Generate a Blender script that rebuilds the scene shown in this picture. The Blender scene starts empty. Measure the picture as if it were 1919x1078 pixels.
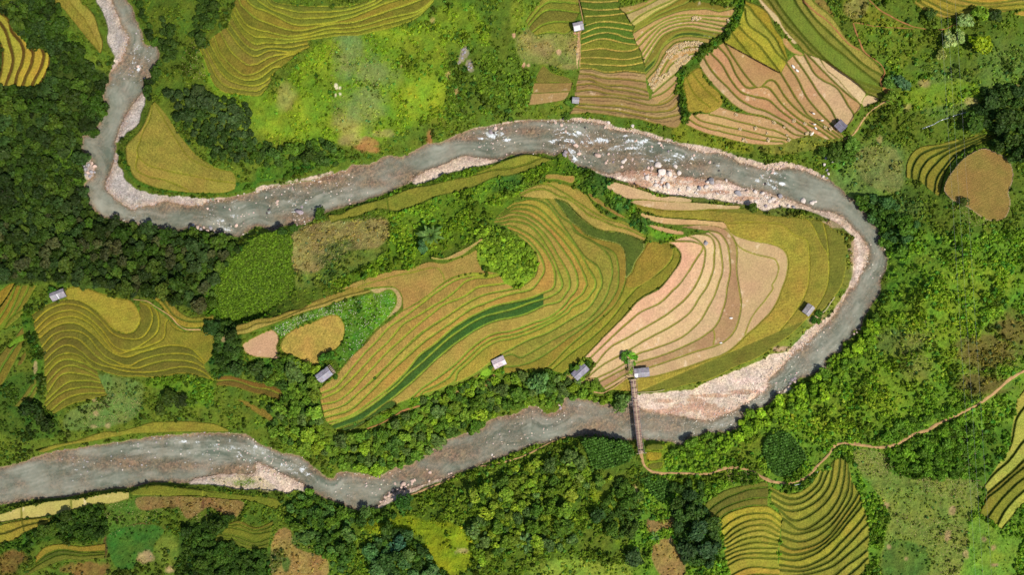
import bpy, math, random
import numpy as np
from mathutils import Vector, Matrix

random.seed(7)
RS = np.random.RandomState(11)
SC = bpy.context.scene
COLL = SC.collection

# ------------------------------------------------------------------ camera, sky, sun, exposure
CAM_H = 330.0            # metres above the river
MPP = 0.2                # metres per photo pixel at river level
cam = bpy.data.cameras.new("camera")
cam.sensor_width = 36.0
cam.lens = 36.0 / (2 * (959.5 * MPP) / CAM_H)
cam.clip_start = 1.0
cam.clip_end = 3000.0
cam_ob = bpy.data.objects.new("camera", cam)
cam_ob.location = (0, 0, CAM_H)
cam_ob.rotation_euler = (0, 0, 0)
COLL.objects.link(cam_ob)
SC.camera = cam_ob

SUN_ELEV, SUN_AZ = 56.0, -42.0   # azimuth counted from +X towards +Y: the light comes from the lower right of the picture
world = bpy.data.worlds.new("World")
SC.world = world
world.use_nodes = True
wt = world.node_tree
wt.nodes.clear()
w_out = wt.nodes.new("ShaderNodeOutputWorld")
w_bg = wt.nodes.new("ShaderNodeBackground")
w_sky = wt.nodes.new("ShaderNodeTexSky")
w_sky.sky_type = 'NISHITA'
w_sky.sun_disc = False
w_sky.sun_elevation = math.radians(SUN_ELEV)
w_sky.sun_rotation = math.radians(90 - SUN_AZ)
w_bg.inputs['Strength'].default_value = 0.095
wt.links.new(w_sky.outputs[0], w_bg.inputs[0])
wt.links.new(w_bg.outputs[0], w_out.inputs[0])
sun = bpy.data.lights.new("sun", 'SUN')
sun.energy = 4.5
sun.angle = math.radians(0.6)
sun.color = (1.0, 0.95, 0.86)
sun_ob = bpy.data.objects.new("sun", sun)
_ce = math.cos(math.radians(SUN_ELEV))
_sd = Vector((_ce * math.cos(math.radians(SUN_AZ)), _ce * math.sin(math.radians(SUN_AZ)), math.sin(math.radians(SUN_ELEV))))
sun_ob.rotation_euler = _sd.to_track_quat('Z', 'Y').to_euler()
sun_ob.location = _sd * 400
COLL.objects.link(sun_ob)
SC.view_settings.view_transform = 'Standard'
SC.view_settings.look = 'None'
SC.view_settings.exposure = 0.0
SC.view_settings.gamma = 1.0

# ------------------------------------------------------------------ plan helpers (survey of the photograph, in its pixels)
TX = (0.0, 480.0, 960.0, 1439.0)
TY = (0.0, 270.0, 540.0, 808.0)
TS = 480.0 / 1916.0

def pts(s):
    """'20:x,y x,y|30:x,y' : survey sheets (column,row), or plain 'x,y x,y' in whole-photo pixels."""
    out = []
    for part in s.split('|'):
        part = part.strip()
        if ':' in part:
            t, rest = part.split(':')
            c, r = int(t[0]), int(t[1])
            for q in rest.split():
                a, b = q.split(',')
                out.append((TX[c] + float(a) * TS, TY[r] + float(b) * TS))
        else:
            for q in part.split():
                a, b = q.split(',')
                out.append((float(a), float(b)))
    return np.array(out, float)

def smooth(p, step=3.5, closed=False):
    """Catmull-Rom resampling of a surveyed line."""
    n = len(p)
    if n < 3:
        closed = False
    out = []
    rng = range(n if closed else n - 1)
    for i in rng:
        if closed:
            p0, p1, p2, p3 = p[(i - 1) % n], p[i], p[(i + 1) % n], p[(i + 2) % n]
        else:
            p1, p2 = p[i], p[i + 1]
            p0 = p[i - 1] if i > 0 else 2 * p1 - p2
            p3 = p[i + 2] if i + 2 < n else 2 * p2 - p1
        L = np.hypot(*(p2 - p1))
        k = max(1, int(L / step))
        d0 = max(np.hypot(*(p1 - p0)), 1e-3) ** .5
        d1 = max(L, 1e-3) ** .5
        d2 = max(np.hypot(*(p3 - p2)), 1e-3) ** .5
        m1 = (p1 - p0) / d0 - (p2 - p0) / (d0 + d1) + (p2 - p1) / d1
        m2 = (p2 - p1) / d1 - (p3 - p1) / (d1 + d2) + (p3 - p2) / d2
        m1 = m1 * d1
        m2 = m2 * d1
        t = np.linspace(0, 1, k, endpoint=False)[:, None]
        out.append((2 * t**3 - 3 * t**2 + 1) * p1 + (t**3 - 2 * t**2 + t) * m1 + (-2 * t**3 + 3 * t**2) * p2 + (t**3 - t**2) * m2)
    if not closed:
        out.append(p[-1:])
    return np.concatenate(out)

G = 1.4                  # grid spacing, photo pixels
MG = 84.0                # margin round the photograph
NX = int((1919 + 2 * MG) / G) + 1
NY = int((1078 + 2 * MG) / G) + 1
PXC = -MG + G * np.arange(NX)
PYC = -MG + G * np.arange(NY)
PX, PY = np.meshgrid(PXC, PYC)

def fill(poly):
    """Boolean raster of a polygon, as (row slice, column slice, mask)."""
    x = (poly[:, 0] + MG) / G
    y = (poly[:, 1] + MG) / G
    r0, r1 = max(0, int(np.floor(y.min()))), min(NY - 1, int(np.ceil(y.max())))
    c0, c1 = max(0, int(np.floor(x.min()))), min(NX - 1, int(np.ceil(x.max())))
    if r1 < r0 or c1 < c0:
        return slice(0, 0), slice(0, 0), np.zeros((0, 0), bool)
    m = np.zeros((r1 - r0 + 1, c1 - c0 + 1), bool)
    x2, y2 = np.roll(x, -1), np.roll(y, -1)
    cols = np.arange(c0, c1 + 1)
    for r in range(r0, r1 + 1):
        cr = (y <= r) != (y2 <= r)
        if not cr.any():
            continue
        xs = np.sort(x[cr] + (r - y[cr]) * (x2[cr] - x[cr]) / (y2[cr] - y[cr]))
        m[r - r0] = np.searchsorted(xs, cols) % 2 == 1
    return slice(r0, r1 + 1), slice(c0, c1 + 1), m

def dist_line(qx, qy, line):
    """Distance of the points to an open polyline, photo pixels."""
    out = np.full(len(qx), 1e9)
    a, b = line[:-1], line[1:]
    d = b - a
    l2 = np.maximum((d ** 2).sum(1), 1e-9)
    for s in range(0, len(qx), 20000):
        x = qx[s:s + 20000, None]
        y = qy[s:s + 20000, None]
        best = None
        for k in range(0, len(a), 64):
            aa, dd, ll = a[k:k + 64], d[k:k + 64], l2[k:k + 64]
            t = np.clip(((x - aa[:, 0]) * dd[:, 0] + (y - aa[:, 1]) * dd[:, 1]) / ll, 0, 1)
            e = (x - aa[:, 0] - t * dd[:, 0]) ** 2 + (y - aa[:, 1] - t * dd[:, 1]) ** 2
            e = e.min(1)
            best = e if best is None else np.minimum(best, e)
        out[s:s + 20000] = np.sqrt(best)
    return out

def vnoise(cell, seed, aniso=1.0):
    """Smooth value noise over the grid, 0..1, cell size in photo pixels."""
    rs = np.random.RandomState(seed)
    fx = (PXC + MG) / (cell * aniso)
    fy = (PYC + MG) / cell
    g = rs.rand(int(fy[-1]) + 3, int(fx[-1]) + 3)
    ix, iy = fx.astype(int), fy.astype(int)
    tx, ty = fx - ix, fy - iy
    tx = tx * tx * (3 - 2 * tx)
    ty = (ty * ty * (3 - 2 * ty))[:, None]
    a = g[iy][:, ix] * (1 - tx) + g[iy][:, ix + 1] * tx
    b = g[iy + 1][:, ix] * (1 - tx) + g[iy + 1][:, ix + 1] * tx
    return a * (1 - ty) + b * ty

def fbm(cell, seed, octs=4):
    s, amp, tot = 0, 1.0, 0
    for o in range(octs):
        s = s + amp * vnoise(max(cell / 2 ** o, 2.0), seed + o * 17)
        tot += amp
        amp *= .6
    return s / tot

def blur(a, r):
    """Twice box blurred raster, radius in cells."""
    r = int(max(1, r))
    for _ in range(2):
        for ax in (0, 1):
            p = np.pad(a, [(r + 1, r) if k == ax else (0, 0) for k in (0, 1)], mode='edge')
            c = np.cumsum(p, axis=ax)
            n = a.shape[ax]
            a = (np.take(c, np.arange(2 * r + 1, 2 * r + 1 + n), axis=ax) - np.take(c, np.arange(n), axis=ax)) / (2 * r + 1)
    return a

def sstep(a, b, x):
    t = np.clip((x - a) / (b - a), 0, 1)
    return t * t * (3 - 2 * t)

KL = 1.18                # light that a level white surface returns under this sun and sky
def alb(c):
    """Albedo of a surface that reads as the given sRGB triple in the open sun."""
    c = np.array(c, float) / 255.0
    lin = np.where(c <= .04045, c / 12.92, ((c + .055) / 1.055) ** 2.4)
    return lin / KL

N_A = fbm(60, 3)
N_B = fbm(22, 5)
N_C = fbm(9, 8, 3)
N_D = vnoise(3.0, 21)
# ------------------------------------------------------------------ the river and its gravel bars
RIVER_A = ("00:835,-80 835,0 870,80 900,170 955,250 968,290 940,360 905,450 865,500 825,545 820,600 790,650 770,710 790,760 790,830 760,880 745,930 690,990 620,1030 612,1075"
  "|01:600,20 640,70 690,130 705,190 690,250 640,290 635,350 650,430 700,480 770,540 860,550 940,580 1050,605 1100,610 1250,640 1380,640 1440,615 1500,635 1600,650 1740,690 1790,690"
  "|11:0,610 130,640 200,612 330,600 440,555 540,500 640,470 760,435 900,390 1000,350 1120,300 1170,262 1300,190 1430,140 1560,90 1660,100 1800,115 1916,80"
  "|21:20,80 110,70 230,65 300,80 400,60 430,110 500,160 600,190 700,225 820,205 960,190 1010,200 1080,215 1180,190 1240,235 1340,250 1460,265 1500,268 1600,280 1700,320 1850,345 1916,360"
  "|31:10,365 100,395 160,415 240,440 300,462 350,488 420,500 530,530 600,580 650,640 720,720 750,790 740,880 700,960 660,1040 640,1078"
  "|32:610,0 560,90 510,170 470,240 400,300 300,400 210,470 130,560 70,620 0,690"
  "|22:1916,735 1800,830 1720,880 1600,940 1500,985 1440,990 1200,950 1000,920 940,890 850,875 760,870 680,880 640,860 560,840 480,830 400,825 370,900 250,950 200,900 110,890 60,930 0,950"
  "|12:1916,955 1800,970 1720,1010 1700,1050 1600,1078|13:1520,40 1400,75 1340,130 1280,185 1200,210 1180,250 1050,270 1000,300 950,330 880,345 820,330 720,315 600,325 590,355 540,360 480,310 430,280 370,220 270,175 180,165 100,130 0,90"
  "|03:1860,45 1780,25 1500,20 1300,35 1130,50 940,80 780,100 600,130 430,155 310,185 190,230 0,275 -350,300")
RIVER_B = ("00:950,-80 940,0 990,50 1005,130 1050,220 1080,330 1170,350 1185,430 1150,490 1140,570 1085,610 1080,680 1060,695 1000,770 930,880 880,1000 862,1075"
  "|01:865,80 830,200 790,290 790,330 850,400 920,450 1000,490 1050,465 1150,452 1240,428 1310,440 1400,455 1520,455 1560,430 1700,405 1912,360"
  "|11:80,330 130,320 300,290 430,270 520,240 590,215 680,190 700,165 780,155 840,155 900,130 990,90 1060,100 1170,60 1290,0"
  "|10:1380,1070 1460,1030 1530,1000 1640,960 1720,950 1912,915|20:150,900 300,905 420,900 560,910 680,930 720,960 850,985 960,1000 1060,1040 1200,1065"
  "|21:1250,5 1330,30 1420,60 1560,70 1650,110 1700,140 1780,150 1860,180 1912,185|31:150,180 250,190 330,220 400,260 470,280 540,340 600,390 650,430 700,490 760,560 810,620 840,690 835,740 870,800 890,860 880,940 840,1010 840,1075"
  "|32:820,70 770,130 720,220 690,300 630,330 620,380 560,400 550,470 490,490 430,540 420,620 350,640 230,680 150,740 100,790 40,830 0,870"
  "|22:1800,920 1720,960 1680,1050|23:1430,20 1310,60 1290,95 1180,80 1050,65 980,60 920,60 800,70 700,50 620,40 490,40 400,40 330,55 250,85 170,95 80,130 0,160"
  "|13:1820,200 1700,240 1600,280 1480,325 1390,355 1280,385 1200,420 1000,470 900,570 810,590 720,580 600,540 520,500 430,460 380,420 270,360 170,310 0,240"
  "|03:1905,310 1700,320 1500,350 1390,385 1260,380 1110,385 1000,415 850,430 650,460 500,490 340,500 180,520 70,540 0,550 -350,590")
bankA = smooth(pts(RIVER_A))
bankB = smooth(pts(RIVER_B))
RIV = np.zeros((NY, NX), bool)
_r, _c, _m = fill(np.concatenate([bankA, bankB[::-1]]))
RIV[_r, _c] = _m
# signed distance to the water's edge (negative in the water), only near the river
near = blur(RIV.astype(float), 20) > 1e-6
SD = np.full((NY, NX), 60.0)
_i = np.nonzero(near)
_d = np.minimum(dist_line(PX[_i], PY[_i], bankA), dist_line(PX[_i], PY[_i], bankB))
SD[_i] = np.minimum(_d, 60)
SD = np.where(RIV, -SD, SD)
SD = SD + (N_C - .5) * 5 + (N_D - .5) * 1.6

BARS = {
 'left pebble strip': "00:722,-60 720,0 770,90 790,150 810,230 805,320 850,400 855,450 830,510 822,550 905,450 968,290 955,250 900,170 870,80 835,0 835,-60",
 'narrow strip': "00:1090,700 1085,760 1060,830 1030,930 940,1000 920,1030 870,1070 862,1040 885,990 930,880 1000,770 1060,690",
 'beach': "01:865,60 885,90 880,150 920,200 930,260 980,300 1000,330 1060,350 1150,375 1250,385 1400,395 1560,405 1730,400 1700,415 1560,440 1520,462 1400,460 1310,445 1240,432 1150,460 1050,470 1000,498 920,458 850,406 785,332 785,290 825,200",
 'mid bar': "11:1155,285 1170,258 1300,186 1430,136 1560,82 1660,92 1800,105 1916,75 1800,135 1650,165 1450,215 1300,270 1220,300",
 'rapids bar': "21:520,160 700,215 820,200 960,182 1080,205 1200,185 1250,230 1340,245 1460,260 1600,275 1700,315 1850,340 1916,355 1916,500 1780,460 1600,430 1400,400 1250,385 1130,370 1000,330 850,280 700,245 600,200",
 'bend bar': "31:0,360 100,390 240,432 340,480 430,495 530,525 600,575 650,635 722,718 755,790 745,880 705,960 665,1040 645,1078 610,1078 640,960 640,880 635,700 590,650 540,610 450,560 380,530 300,500 200,480 100,470 0,480|",
 'point bar': "32:615,0 565,90 515,170 475,240 405,300 305,400 215,470 135,560 75,620 0,695|22:1916,740 1800,835 1720,885 1600,945 1500,988 1440,994 1200,955 1000,925 940,893 850,880 850,830 920,800 1050,790 1250,770 1350,760 1450,710 1600,650 1750,590 1916,510|32:0,500 130,480 230,390 300,310 400,250 470,190 560,60 600,0",
 'left gravel bank': "03:1390,390 1500,345 1700,316 1910,306|13:0,235 170,305 270,355 380,415 430,455 400,470 300,440 240,465 150,450 0,440|03:1800,440 1700,420 1550,400",
 'north bank stones': "10:1380,1078 1460,1025 1530,995 1640,955 1720,945 1916,905|20:150,893 300,893 420,885 520,880 700,905 780,950 900,960 1000,985 1100,1020 1250,1065 1200,1078 1060,1045 960,1005 850,990 720,965 680,935 560,914 420,905 300,910 150,905 0,935|10:1720,960 1640,970 1530,1010 1460,1040",
 'north bank gravel': "21:1200,-20 1300,-5 1450,20 1560,40 1660,80 1800,120 1916,150|31:60,130 200,150 330,190 400,230 460,270 400,266 330,226 250,196 150,186 0,186|21:1860,186 1780,156 1700,146 1650,116 1560,76 1420,66 1330,36 1250,10",
 'left rocks': "01:590,80 640,75 700,140 712,190 690,250 650,270 620,190",
 'lower rocks': "13:880,600 900,560 1000,465 1100,425 1200,415 1390,350 1480,320 1480,335 1300,405 1130,480 1040,520 960,560",
 'bank edge north': "11:0,365 130,318 300,280 430,262 520,235 590,208 560,205 430,240 300,265 130,300 0,330",
}
BAR = np.zeros((NY, NX))
for s in BARS.values():
    _r, _c, _m = fill(smooth(pts(s), 3.5, True))
    BAR[_r, _c] = np.maximum(BAR[_r, _c], _m)
BAR = blur(BAR, 2)
BAR = sstep(.35, .65, BAR + (N_C - .5) * .5)

# ------------------------------------------------------------------ the fields: surveyed bund lines, terrace levels, crops
GOLD, YEL, OLI, DRK = (160, 132, 32), (172, 152, 40), (118, 116, 30), (52, 82, 26)
BRN, TAN, PNK, PALE = (172, 132, 60), (196, 158, 112), (226, 180, 142), (214, 190, 132)
GRN, MUD, LIM, OCH = (84, 110, 26), (140, 112, 72), (150, 155, 45), (148, 122, 34)
BG, BY, BT, BD, BL = (112, 132, 30), (150, 146, 40), (182, 160, 84), (58, 62, 20), (124, 128, 44)
FIELDS = []
def F(label, guides, cols, bund=BG, bw=1.5, z=(5, .5), crop=.35, name='rice_field', lines=(), lw=1.4, spk=0, over=()):
    FIELDS.append(dict(over=over, label=label, guides=guides, cols=cols, bund=bund, bw=bw, z=z, crop=crop, name=name, lines=lines, lw=lw, spk=spk))
def POLY(label, poly, col, bund=BG, bw=1.5, z=5, crop=.3, name='rice_field', lines=(), lw=1.4, spk=0):
    FIELDS.append(dict(over=(), label=label, poly=poly, cols=[col], bund=bund, bw=bw, z=(z, 0), crop=crop, name=name, lines=lines, lw=lw, spk=spk))

F('yellow terraces with dark brown risers at the upper left edge, beside dark woods',
  [(0, "00:-120,160 0,330 15,430 0,560 -40,650"), (1, "00:-60,100 0,175 40,230 75,340 95,430 85,520 40,640"), (2, "00:0,90 60,130 85,230 150,310 175,380 165,470 130,560 110,645"),
   (3, "00:215,350 245,390 240,470 200,560 170,645"), (4, "00:310,362 328,410 310,500 265,590 240,645"), (5, "00:375,410 365,500 320,600 290,640")],
  [YEL], bund=(92, 70, 24), bw=3.0, z=(10, -.8))
F('long gold brown paddy beside the pebble strip at the upper left river',
  [(0, "00:400,-60 400,0 480,70 560,170 640,270 700,340 750,400"), (2, "00:600,-60 600,0 650,50 700,110 740,220 768,330 752,402")], [(140, 122, 42), (150, 132, 42)], bund=(120, 110, 36), bw=1.0, z=(5.5, -.3))
F('big fan of olive gold terraces at the top, curving round above the dark grove',
  [(0, "10:130,-120 130,0 200,25 400,40 650,45 740,30 870,-10"), (3, "00:1850,-60 1850,0 1912,55|10:60,75 150,120 300,185 450,180 560,165 700,130 800,90 900,50 1070,-10"),
   (4, "00:1790,-40 1795,20 1840,70 1912,130|10:130,185 270,225 400,215 560,180 730,165 900,110 1250,-10"),
   (5, "00:1745,20 1790,110 1850,190 1912,220|10:100,240 250,268 400,252 520,218 700,205 800,190 1000,130 1200,85 1325,-5"),
   (7, "00:1728,110 1790,220 1860,300 1912,330|10:60,320 200,322 380,300 500,285 620,268 750,265 900,230 1100,180 1220,120 1328,10")],
  [(112, 112, 28), (128, 120, 30), (118, 116, 28), (134, 124, 32)], bund=(150, 152, 44), bw=1.7, z=(15, -.6))
F('lower left tail of the big top fan, narrow olive and rust terraces above the dark grove',
  [(7, "00:1728,110 1790,220 1860,300 1912,330|10:60,320 200,322 380,300"), (9, "00:1690,200 1780,330 1860,400 1912,420|10:100,378 250,385 400,350"),
   (11, "00:1600,270 1650,400 1740,500 1830,560 1912,545|10:100,480 210,430 320,395"), (13, "00:1530,330 1600,460 1690,580 1780,625 1912,640|10:80,600 140,540"),
   (15, "00:1495,370 1540,480 1610,640 1680,690 1760,702 1912,718|10:30,712 82,660")],
  [(122, 110, 30), (112, 108, 28), (134, 116, 36), (120, 112, 30)], bund=(152, 148, 44), bw=1.6, z=(15, -.6))
F('golden paddy filling the inside of the upper left river bend',
  [(0, "00:1135,775 1100,870 1060,960 950,1072|01:938,20 945,120 970,190 1020,260 1120,310 1300,350 1400,362 1690,360 1755,335"),
   (1, "00:1138,778 1120,880 1070,980 1040,1075|01:1030,20 1032,80 1100,150 1200,185 1400,230 1600,270 1768,295"),
   (2, "00:1150,765 1260,950 1335,1075|01:1400,85 1500,150 1620,190 1740,212 1760,250"), (3, "00:1160,755 1250,870 1390,1070|01:1480,90 1560,145 1640,180 1735,205")],
  [(152, 130, 44), (148, 128, 42), (142, 124, 40)], bund=(122, 122, 30), bw=1.0, z=(2.4, .25), lines=["01:1030,90 1020,190 1110,240 1250,275 1340,310 1410,350"])
F('long olive strip field along the south bank below the upper river',
  [(0, "11:560,592 650,560 750,545 900,492 980,492 1050,502 1200,457 1350,392 1500,362 1650,312 1780,252 1912,232|21:100,205 200,163 292,120"),
   (1, "11:535,528 640,520 700,482 900,422 1000,387 1150,332 1300,302 1420,272 1660,220 1760,195 1912,178|21:130,140 225,100 292,112")],
  [(126, 128, 36)], bund=(96, 110, 28), bw=1.4, z=(2.2, -.3), lines=["11:975,400 990,490"])
F('short olive strip field on the bank just below the upper river',
  [(0, "11:1650,222 1760,197 1912,180|21:130,140 225,100"), (1, "11:1640,215 1700,190 1800,145 1912,100|21:80,77 150,77 222,95")],
  [(140, 134, 34)], bund=(112, 124, 30), bw=1.3, z=(1.9, -.2))
# the middle spur
F('broad tan terrace above the spur, between scrub knoll and green flower patch',
  [(0, "11:640,1076 800,1012 1000,952 1150,932 1290,882 1400,892 1480,868 1600,822 1650,790 1655,860 1690,930 1760,960 1815,970"),
   (1, "12:640,8 840,2 960,-10 1040,-6 1088,50 1098,120 1105,170 1180,118 1290,52|11:1380,1052 1500,986 1640,964 1740,974 1815,968")], [BRN], bund=(128, 128, 40), bw=.8, z=(10.4, -.1), crop=.1,
  lines=["11:760,1070 950,1012 1150,962 1350,927 1390,962 1410,1032 1370,1070"])
F('tan terraces from the scrub knoll down to the broken roofed hut',
  [(0, "12:470,752 600,640 700,520 800,430 900,310 1000,240 1090,170 1180,120 1290,54|11:1380,1054 1500,988 1640,966 1740,976 1815,970"),
   (1, "12:480,790 590,740 700,620 800,500 900,400 1000,290 1130,200 1180,160 1290,78 1380,10|11:1500,1014 1640,984 1740,988 1815,974"),
   (2, "12:480,830 600,780 700,690 800,590 900,480 1000,390 1100,270 1215,200 1400,90 1510,0|11:1560,1032 1640,1002 1740,1000 1820,980"),
   (3, "12:490,872 620,840 740,740 850,620 960,500 1080,390 1220,270 1400,130 1560,60 1650,0|11:1720,1062 1860,1045"),
   (4, "12:500,925 650,880 760,790 870,690 1000,560 1130,430 1260,320 1400,230 1580,110 1700,50 1900,10|22:20,0")],
  [(172, 132, 60), (164, 128, 54), (168, 130, 52), (174, 134, 58)], bund=(132, 146, 40), bw=1.8, z=(10.4, -.5), crop=.15)
K = [
 (4, "12:500,925 650,880 760,790 870,690 1000,560 1130,430 1260,320 1400,230 1580,110 1700,50 1900,10|21:20,1078 100,1040 170,980 185,900 170,820 100,740 20,675"),
 (5, "12:510,970 700,910 830,800 950,680 1080,560 1200,450 1330,350 1500,230 1640,140 1800,80 1912,40|22:100,20|21:150,1078 200,1020 240,950 220,860 160,760 80,690 -20,645"),
 (6, "12:530,1005 700,960 850,860 980,760 1100,650 1230,500 1370,390 1530,260 1700,170 1800,130 1912,108|22:150,70 220,40|21:305,1076 320,1000 300,900 240,800 150,700 60,640 -20,612 -45,612"),
 (7, "12:560,1030 750,950 900,850 1050,730 1130,650 1260,540 1400,410 1550,300 1700,215 1800,185 1912,160|22:120,115 230,85 330,40|21:370,1076 375,1040 350,970 310,860 250,760 180,660 100,600 -20,578|11:1860,588 1785,596"),
 (8, "12:600,1060 800,980 1000,840 1150,720 1250,630 1360,520 1500,410 1620,330 1720,275 1800,245 1912,222|22:100,195 240,130 350,100 400,40|21:428,1076 430,1010 400,930 330,820 260,700 170,610 80,555 -10,548|11:1850,562 1782,572"),
 (9, "12:1060,865 1150,830 1240,750 1330,690 1480,580 1600,460 1720,370 1800,340 1912,320|22:150,265 280,215 375,140 430,70|21:482,1076 485,990 450,900 370,780 290,680 180,575 100,525 -20,514|11:1850,530 1805,545"),
 (11, "12:1260,797 1400,747 1490,690 1510,630 1620,530 1720,440 1800,400 1912,380|22:150,325 300,250 420,180 440,150 560,80 580,50|21:618,1076 620,1010 560,920 500,800 420,700 320,600 220,500 140,460 20,458|11:1880,492 1835,508"),
 (12, "12:1290,802 1450,732 1640,642 1750,562 1830,497 1912,456|22:130,385 250,340 380,270 480,210 560,160 620,80 650,20|21:665,1076 670,1000 640,920 540,840 470,740 400,640 330,540 250,450 150,415 20,432")]
KC = [BRN, (166, 128, 52), (58, 96, 30), (50, 84, 28), (164, 130, 46), (156, 128, 40), (168, 134, 48), (158, 134, 46)]
F('contour terraces round the scrub knoll with two dark green strips, sweeping down to the left', K[:6],
  [(172, 142, 62), (172, 134, 58), (160, 136, 48), (158, 134, 46), (168, 138, 54)], bund=(122, 142, 42), bw=1.8, z=(10.6, -.55), crop=.3,
  over=[('725,540 1018,540 1018,640 725,760', 6, (62, 94, 32)), ('590,545 1018,545 1018,640 590,860', 7, (60, 92, 32))])
F('golden contour terraces below the two dark green strips, running to the pale roofed hut', K[5:],
  [(168, 138, 54), (158, 134, 46), (162, 138, 50)], bund=(120, 140, 42), bw=1.7, z=(10.6, -.55), crop=.25)
K2 = [K[-1],
 (13, "12:1290,812 1450,742 1640,652 1750,575 1830,520 1912,498|22:60,522 130,490 230,430 350,360 480,290 580,220 680,100 720,5|21:720,1076 750,980 740,880 700,810 600,730 460,650 440,600 360,540 280,440 240,400"),
 (14, "22:-60,590 0,588 150,550 330,440 450,350 560,270 680,170 760,60|21:786,1076 795,980 790,900 760,820 620,740 480,650 440,600 430,560 360,470 318,413"),
 (15, "22:-60,640 0,636 100,615 250,600 420,440 560,320 680,210 770,120 830,0|21:850,1000 855,900 840,800 800,750 680,715 560,680 500,620 430,570 318,412"),
]
F('green gold contour terraces on the east side of the spur', K2, [(150, 132, 44), (146, 128, 42), (138, 124, 38)], bund=(108, 126, 38), bw=1.5, z=(10.6, -.55), crop=.3)
F('slim olive terraces at the foot of the spur, above the riverside trees',
  [(0, "22:-60,640 0,636 100,615 250,600 420,440 560,320 680,210 770,120 830,0|21:850,1000"), (1, "22:290,612 440,490 560,400 680,290 780,180 850,90 900,30|21:930,1075 1100,960 1190,860 1205,780"),
   (2, "22:380,640 540,510 700,350 850,190 950,80 1080,10|21:1110,1070 1200,960 1250,880 1255,820 1200,760 1190,745")], [(142, 128, 38), (130, 120, 34)], bund=(120, 136, 34), bw=1.3, z=(2.4, -.15))
POLY('dark green paddy on the spur, tapering to a point at its upper left',
  "21:316,413 400,440 470,510 520,560 600,620 680,650 780,660 870,680 960,715 985,740 980,790 920,880 890,960 855,1000 850,900 840,800 800,752 680,716 560,682 500,622 435,575 380,490", (84, 96, 28), bund=(150, 154, 80), bw=.8, z=2.7, crop=.5)
POLY('wedge of plain olive gold paddy beside the bare pink field',
  "21:1010,740 1100,735 1185,755 1205,790 1190,860 1100,960 930,1070 850,1070 860,1000 895,960 925,880 985,790", (142, 126, 38), bund=(134, 134, 44), bw=1.2, z=2.4, crop=.4)
F('gold brown terraces along the north shoulder of the spur',
  [(0, "21:318,410 400,440 470,510 520,560 600,620 680,650 780,660 870,680 985,728"), (1, "21:50,390 150,345 250,342 350,390 420,410 500,470 570,530 650,560 760,610 870,640 1000,700"),
   (2, "21:65,355 150,310 250,300 380,360 480,430 600,510 700,560 850,600 1000,690"), (3, "21:225,292 290,275 400,300 500,340 570,392 620,470 720,545 860,590 1000,685")],
  [(176, 142, 62), (164, 134, 54), (168, 138, 52)], bund=(122, 136, 36), bw=1.3, z=(4.4, -.2), crop=.3)
POLY('slender brown terrace beside the green hedge on the north of the spur', "21:560,352 620,388 740,478 858,556 810,552 700,488 590,412", (156, 116, 50), z=5, crop=.15)
POLY('tiny brown plot at the very top of the spur', "21:243,232 300,220 380,232 470,240 470,272 455,292 350,270 243,258", (164, 122, 54), z=5.2, crop=.15)
POLY('slim tan plot on the edge of the scrub above the spur', "11:1300,842 1400,850 1500,810 1600,760 1685,705 1695,712 1620,775 1530,838 1420,870 1310,856", (190, 150, 82), z=10.8, crop=.1)
F('two thin ochre strips edging the left of the spur',
  [(0, "02:1770,275 1850,255 1912,230|12:120,215 250,170 345,150 400,110 560,50 700,-5"), (1, "02:1765,318 1850,300 1912,268|12:120,250 340,165 480,120 600,72 760,30 840,10"), (2, "02:1775,350 1850,338 1912,312|12:100,280 340,185 500,145 700,72 870,30")],
  [(146, 120, 42), (164, 136, 56)], bund=(112, 104, 36), bw=1.2, z=(8.8, .4))
POLY('tan hairpin plot curling round the green flower patch', "12:840,12 960,-4 1040,0 1085,55 1090,130 1050,190 960,250 885,322 878,316 935,265 995,195 1048,115 1046,55 1000,12 900,44", (186, 154, 96), z=10, crop=.1)
POLY('gold brown oval paddy beside the flower patch', "12:180,430 230,340 330,280 450,240 550,200 615,205 662,270 662,340 640,410 600,455 520,490 505,545 440,580 400,575 300,520 210,495", (176, 140, 66), bund=(128, 134, 40), bw=1.8, z=8.2, crop=.35)
POLY('bare pink clay plot left of the oval paddy', "02:1815,430 1855,395 1912,362|12:120,312 160,350 170,400 155,440 175,540 100,525 0,515|02:1845,490", (206, 160, 122), bund=(140, 132, 56), bw=1.5, z=7, crop=0, name='bare_field')
POLY('dark green rice strip at the lower left foot of the spur', "12:600,1068 800,985 1020,842 1050,880 900,950 780,1030 690,1075", (62, 92, 32), bund=(150, 146, 60), bw=1.2, z=2.2, crop=.3)
POLY('bright green seedling plot beside the pale roofed hut', "12:1680,625 1752,592 1762,640 1720,668 1672,660", (132, 170, 30), z=3, crop=.1, bund=(100, 130, 30))
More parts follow.
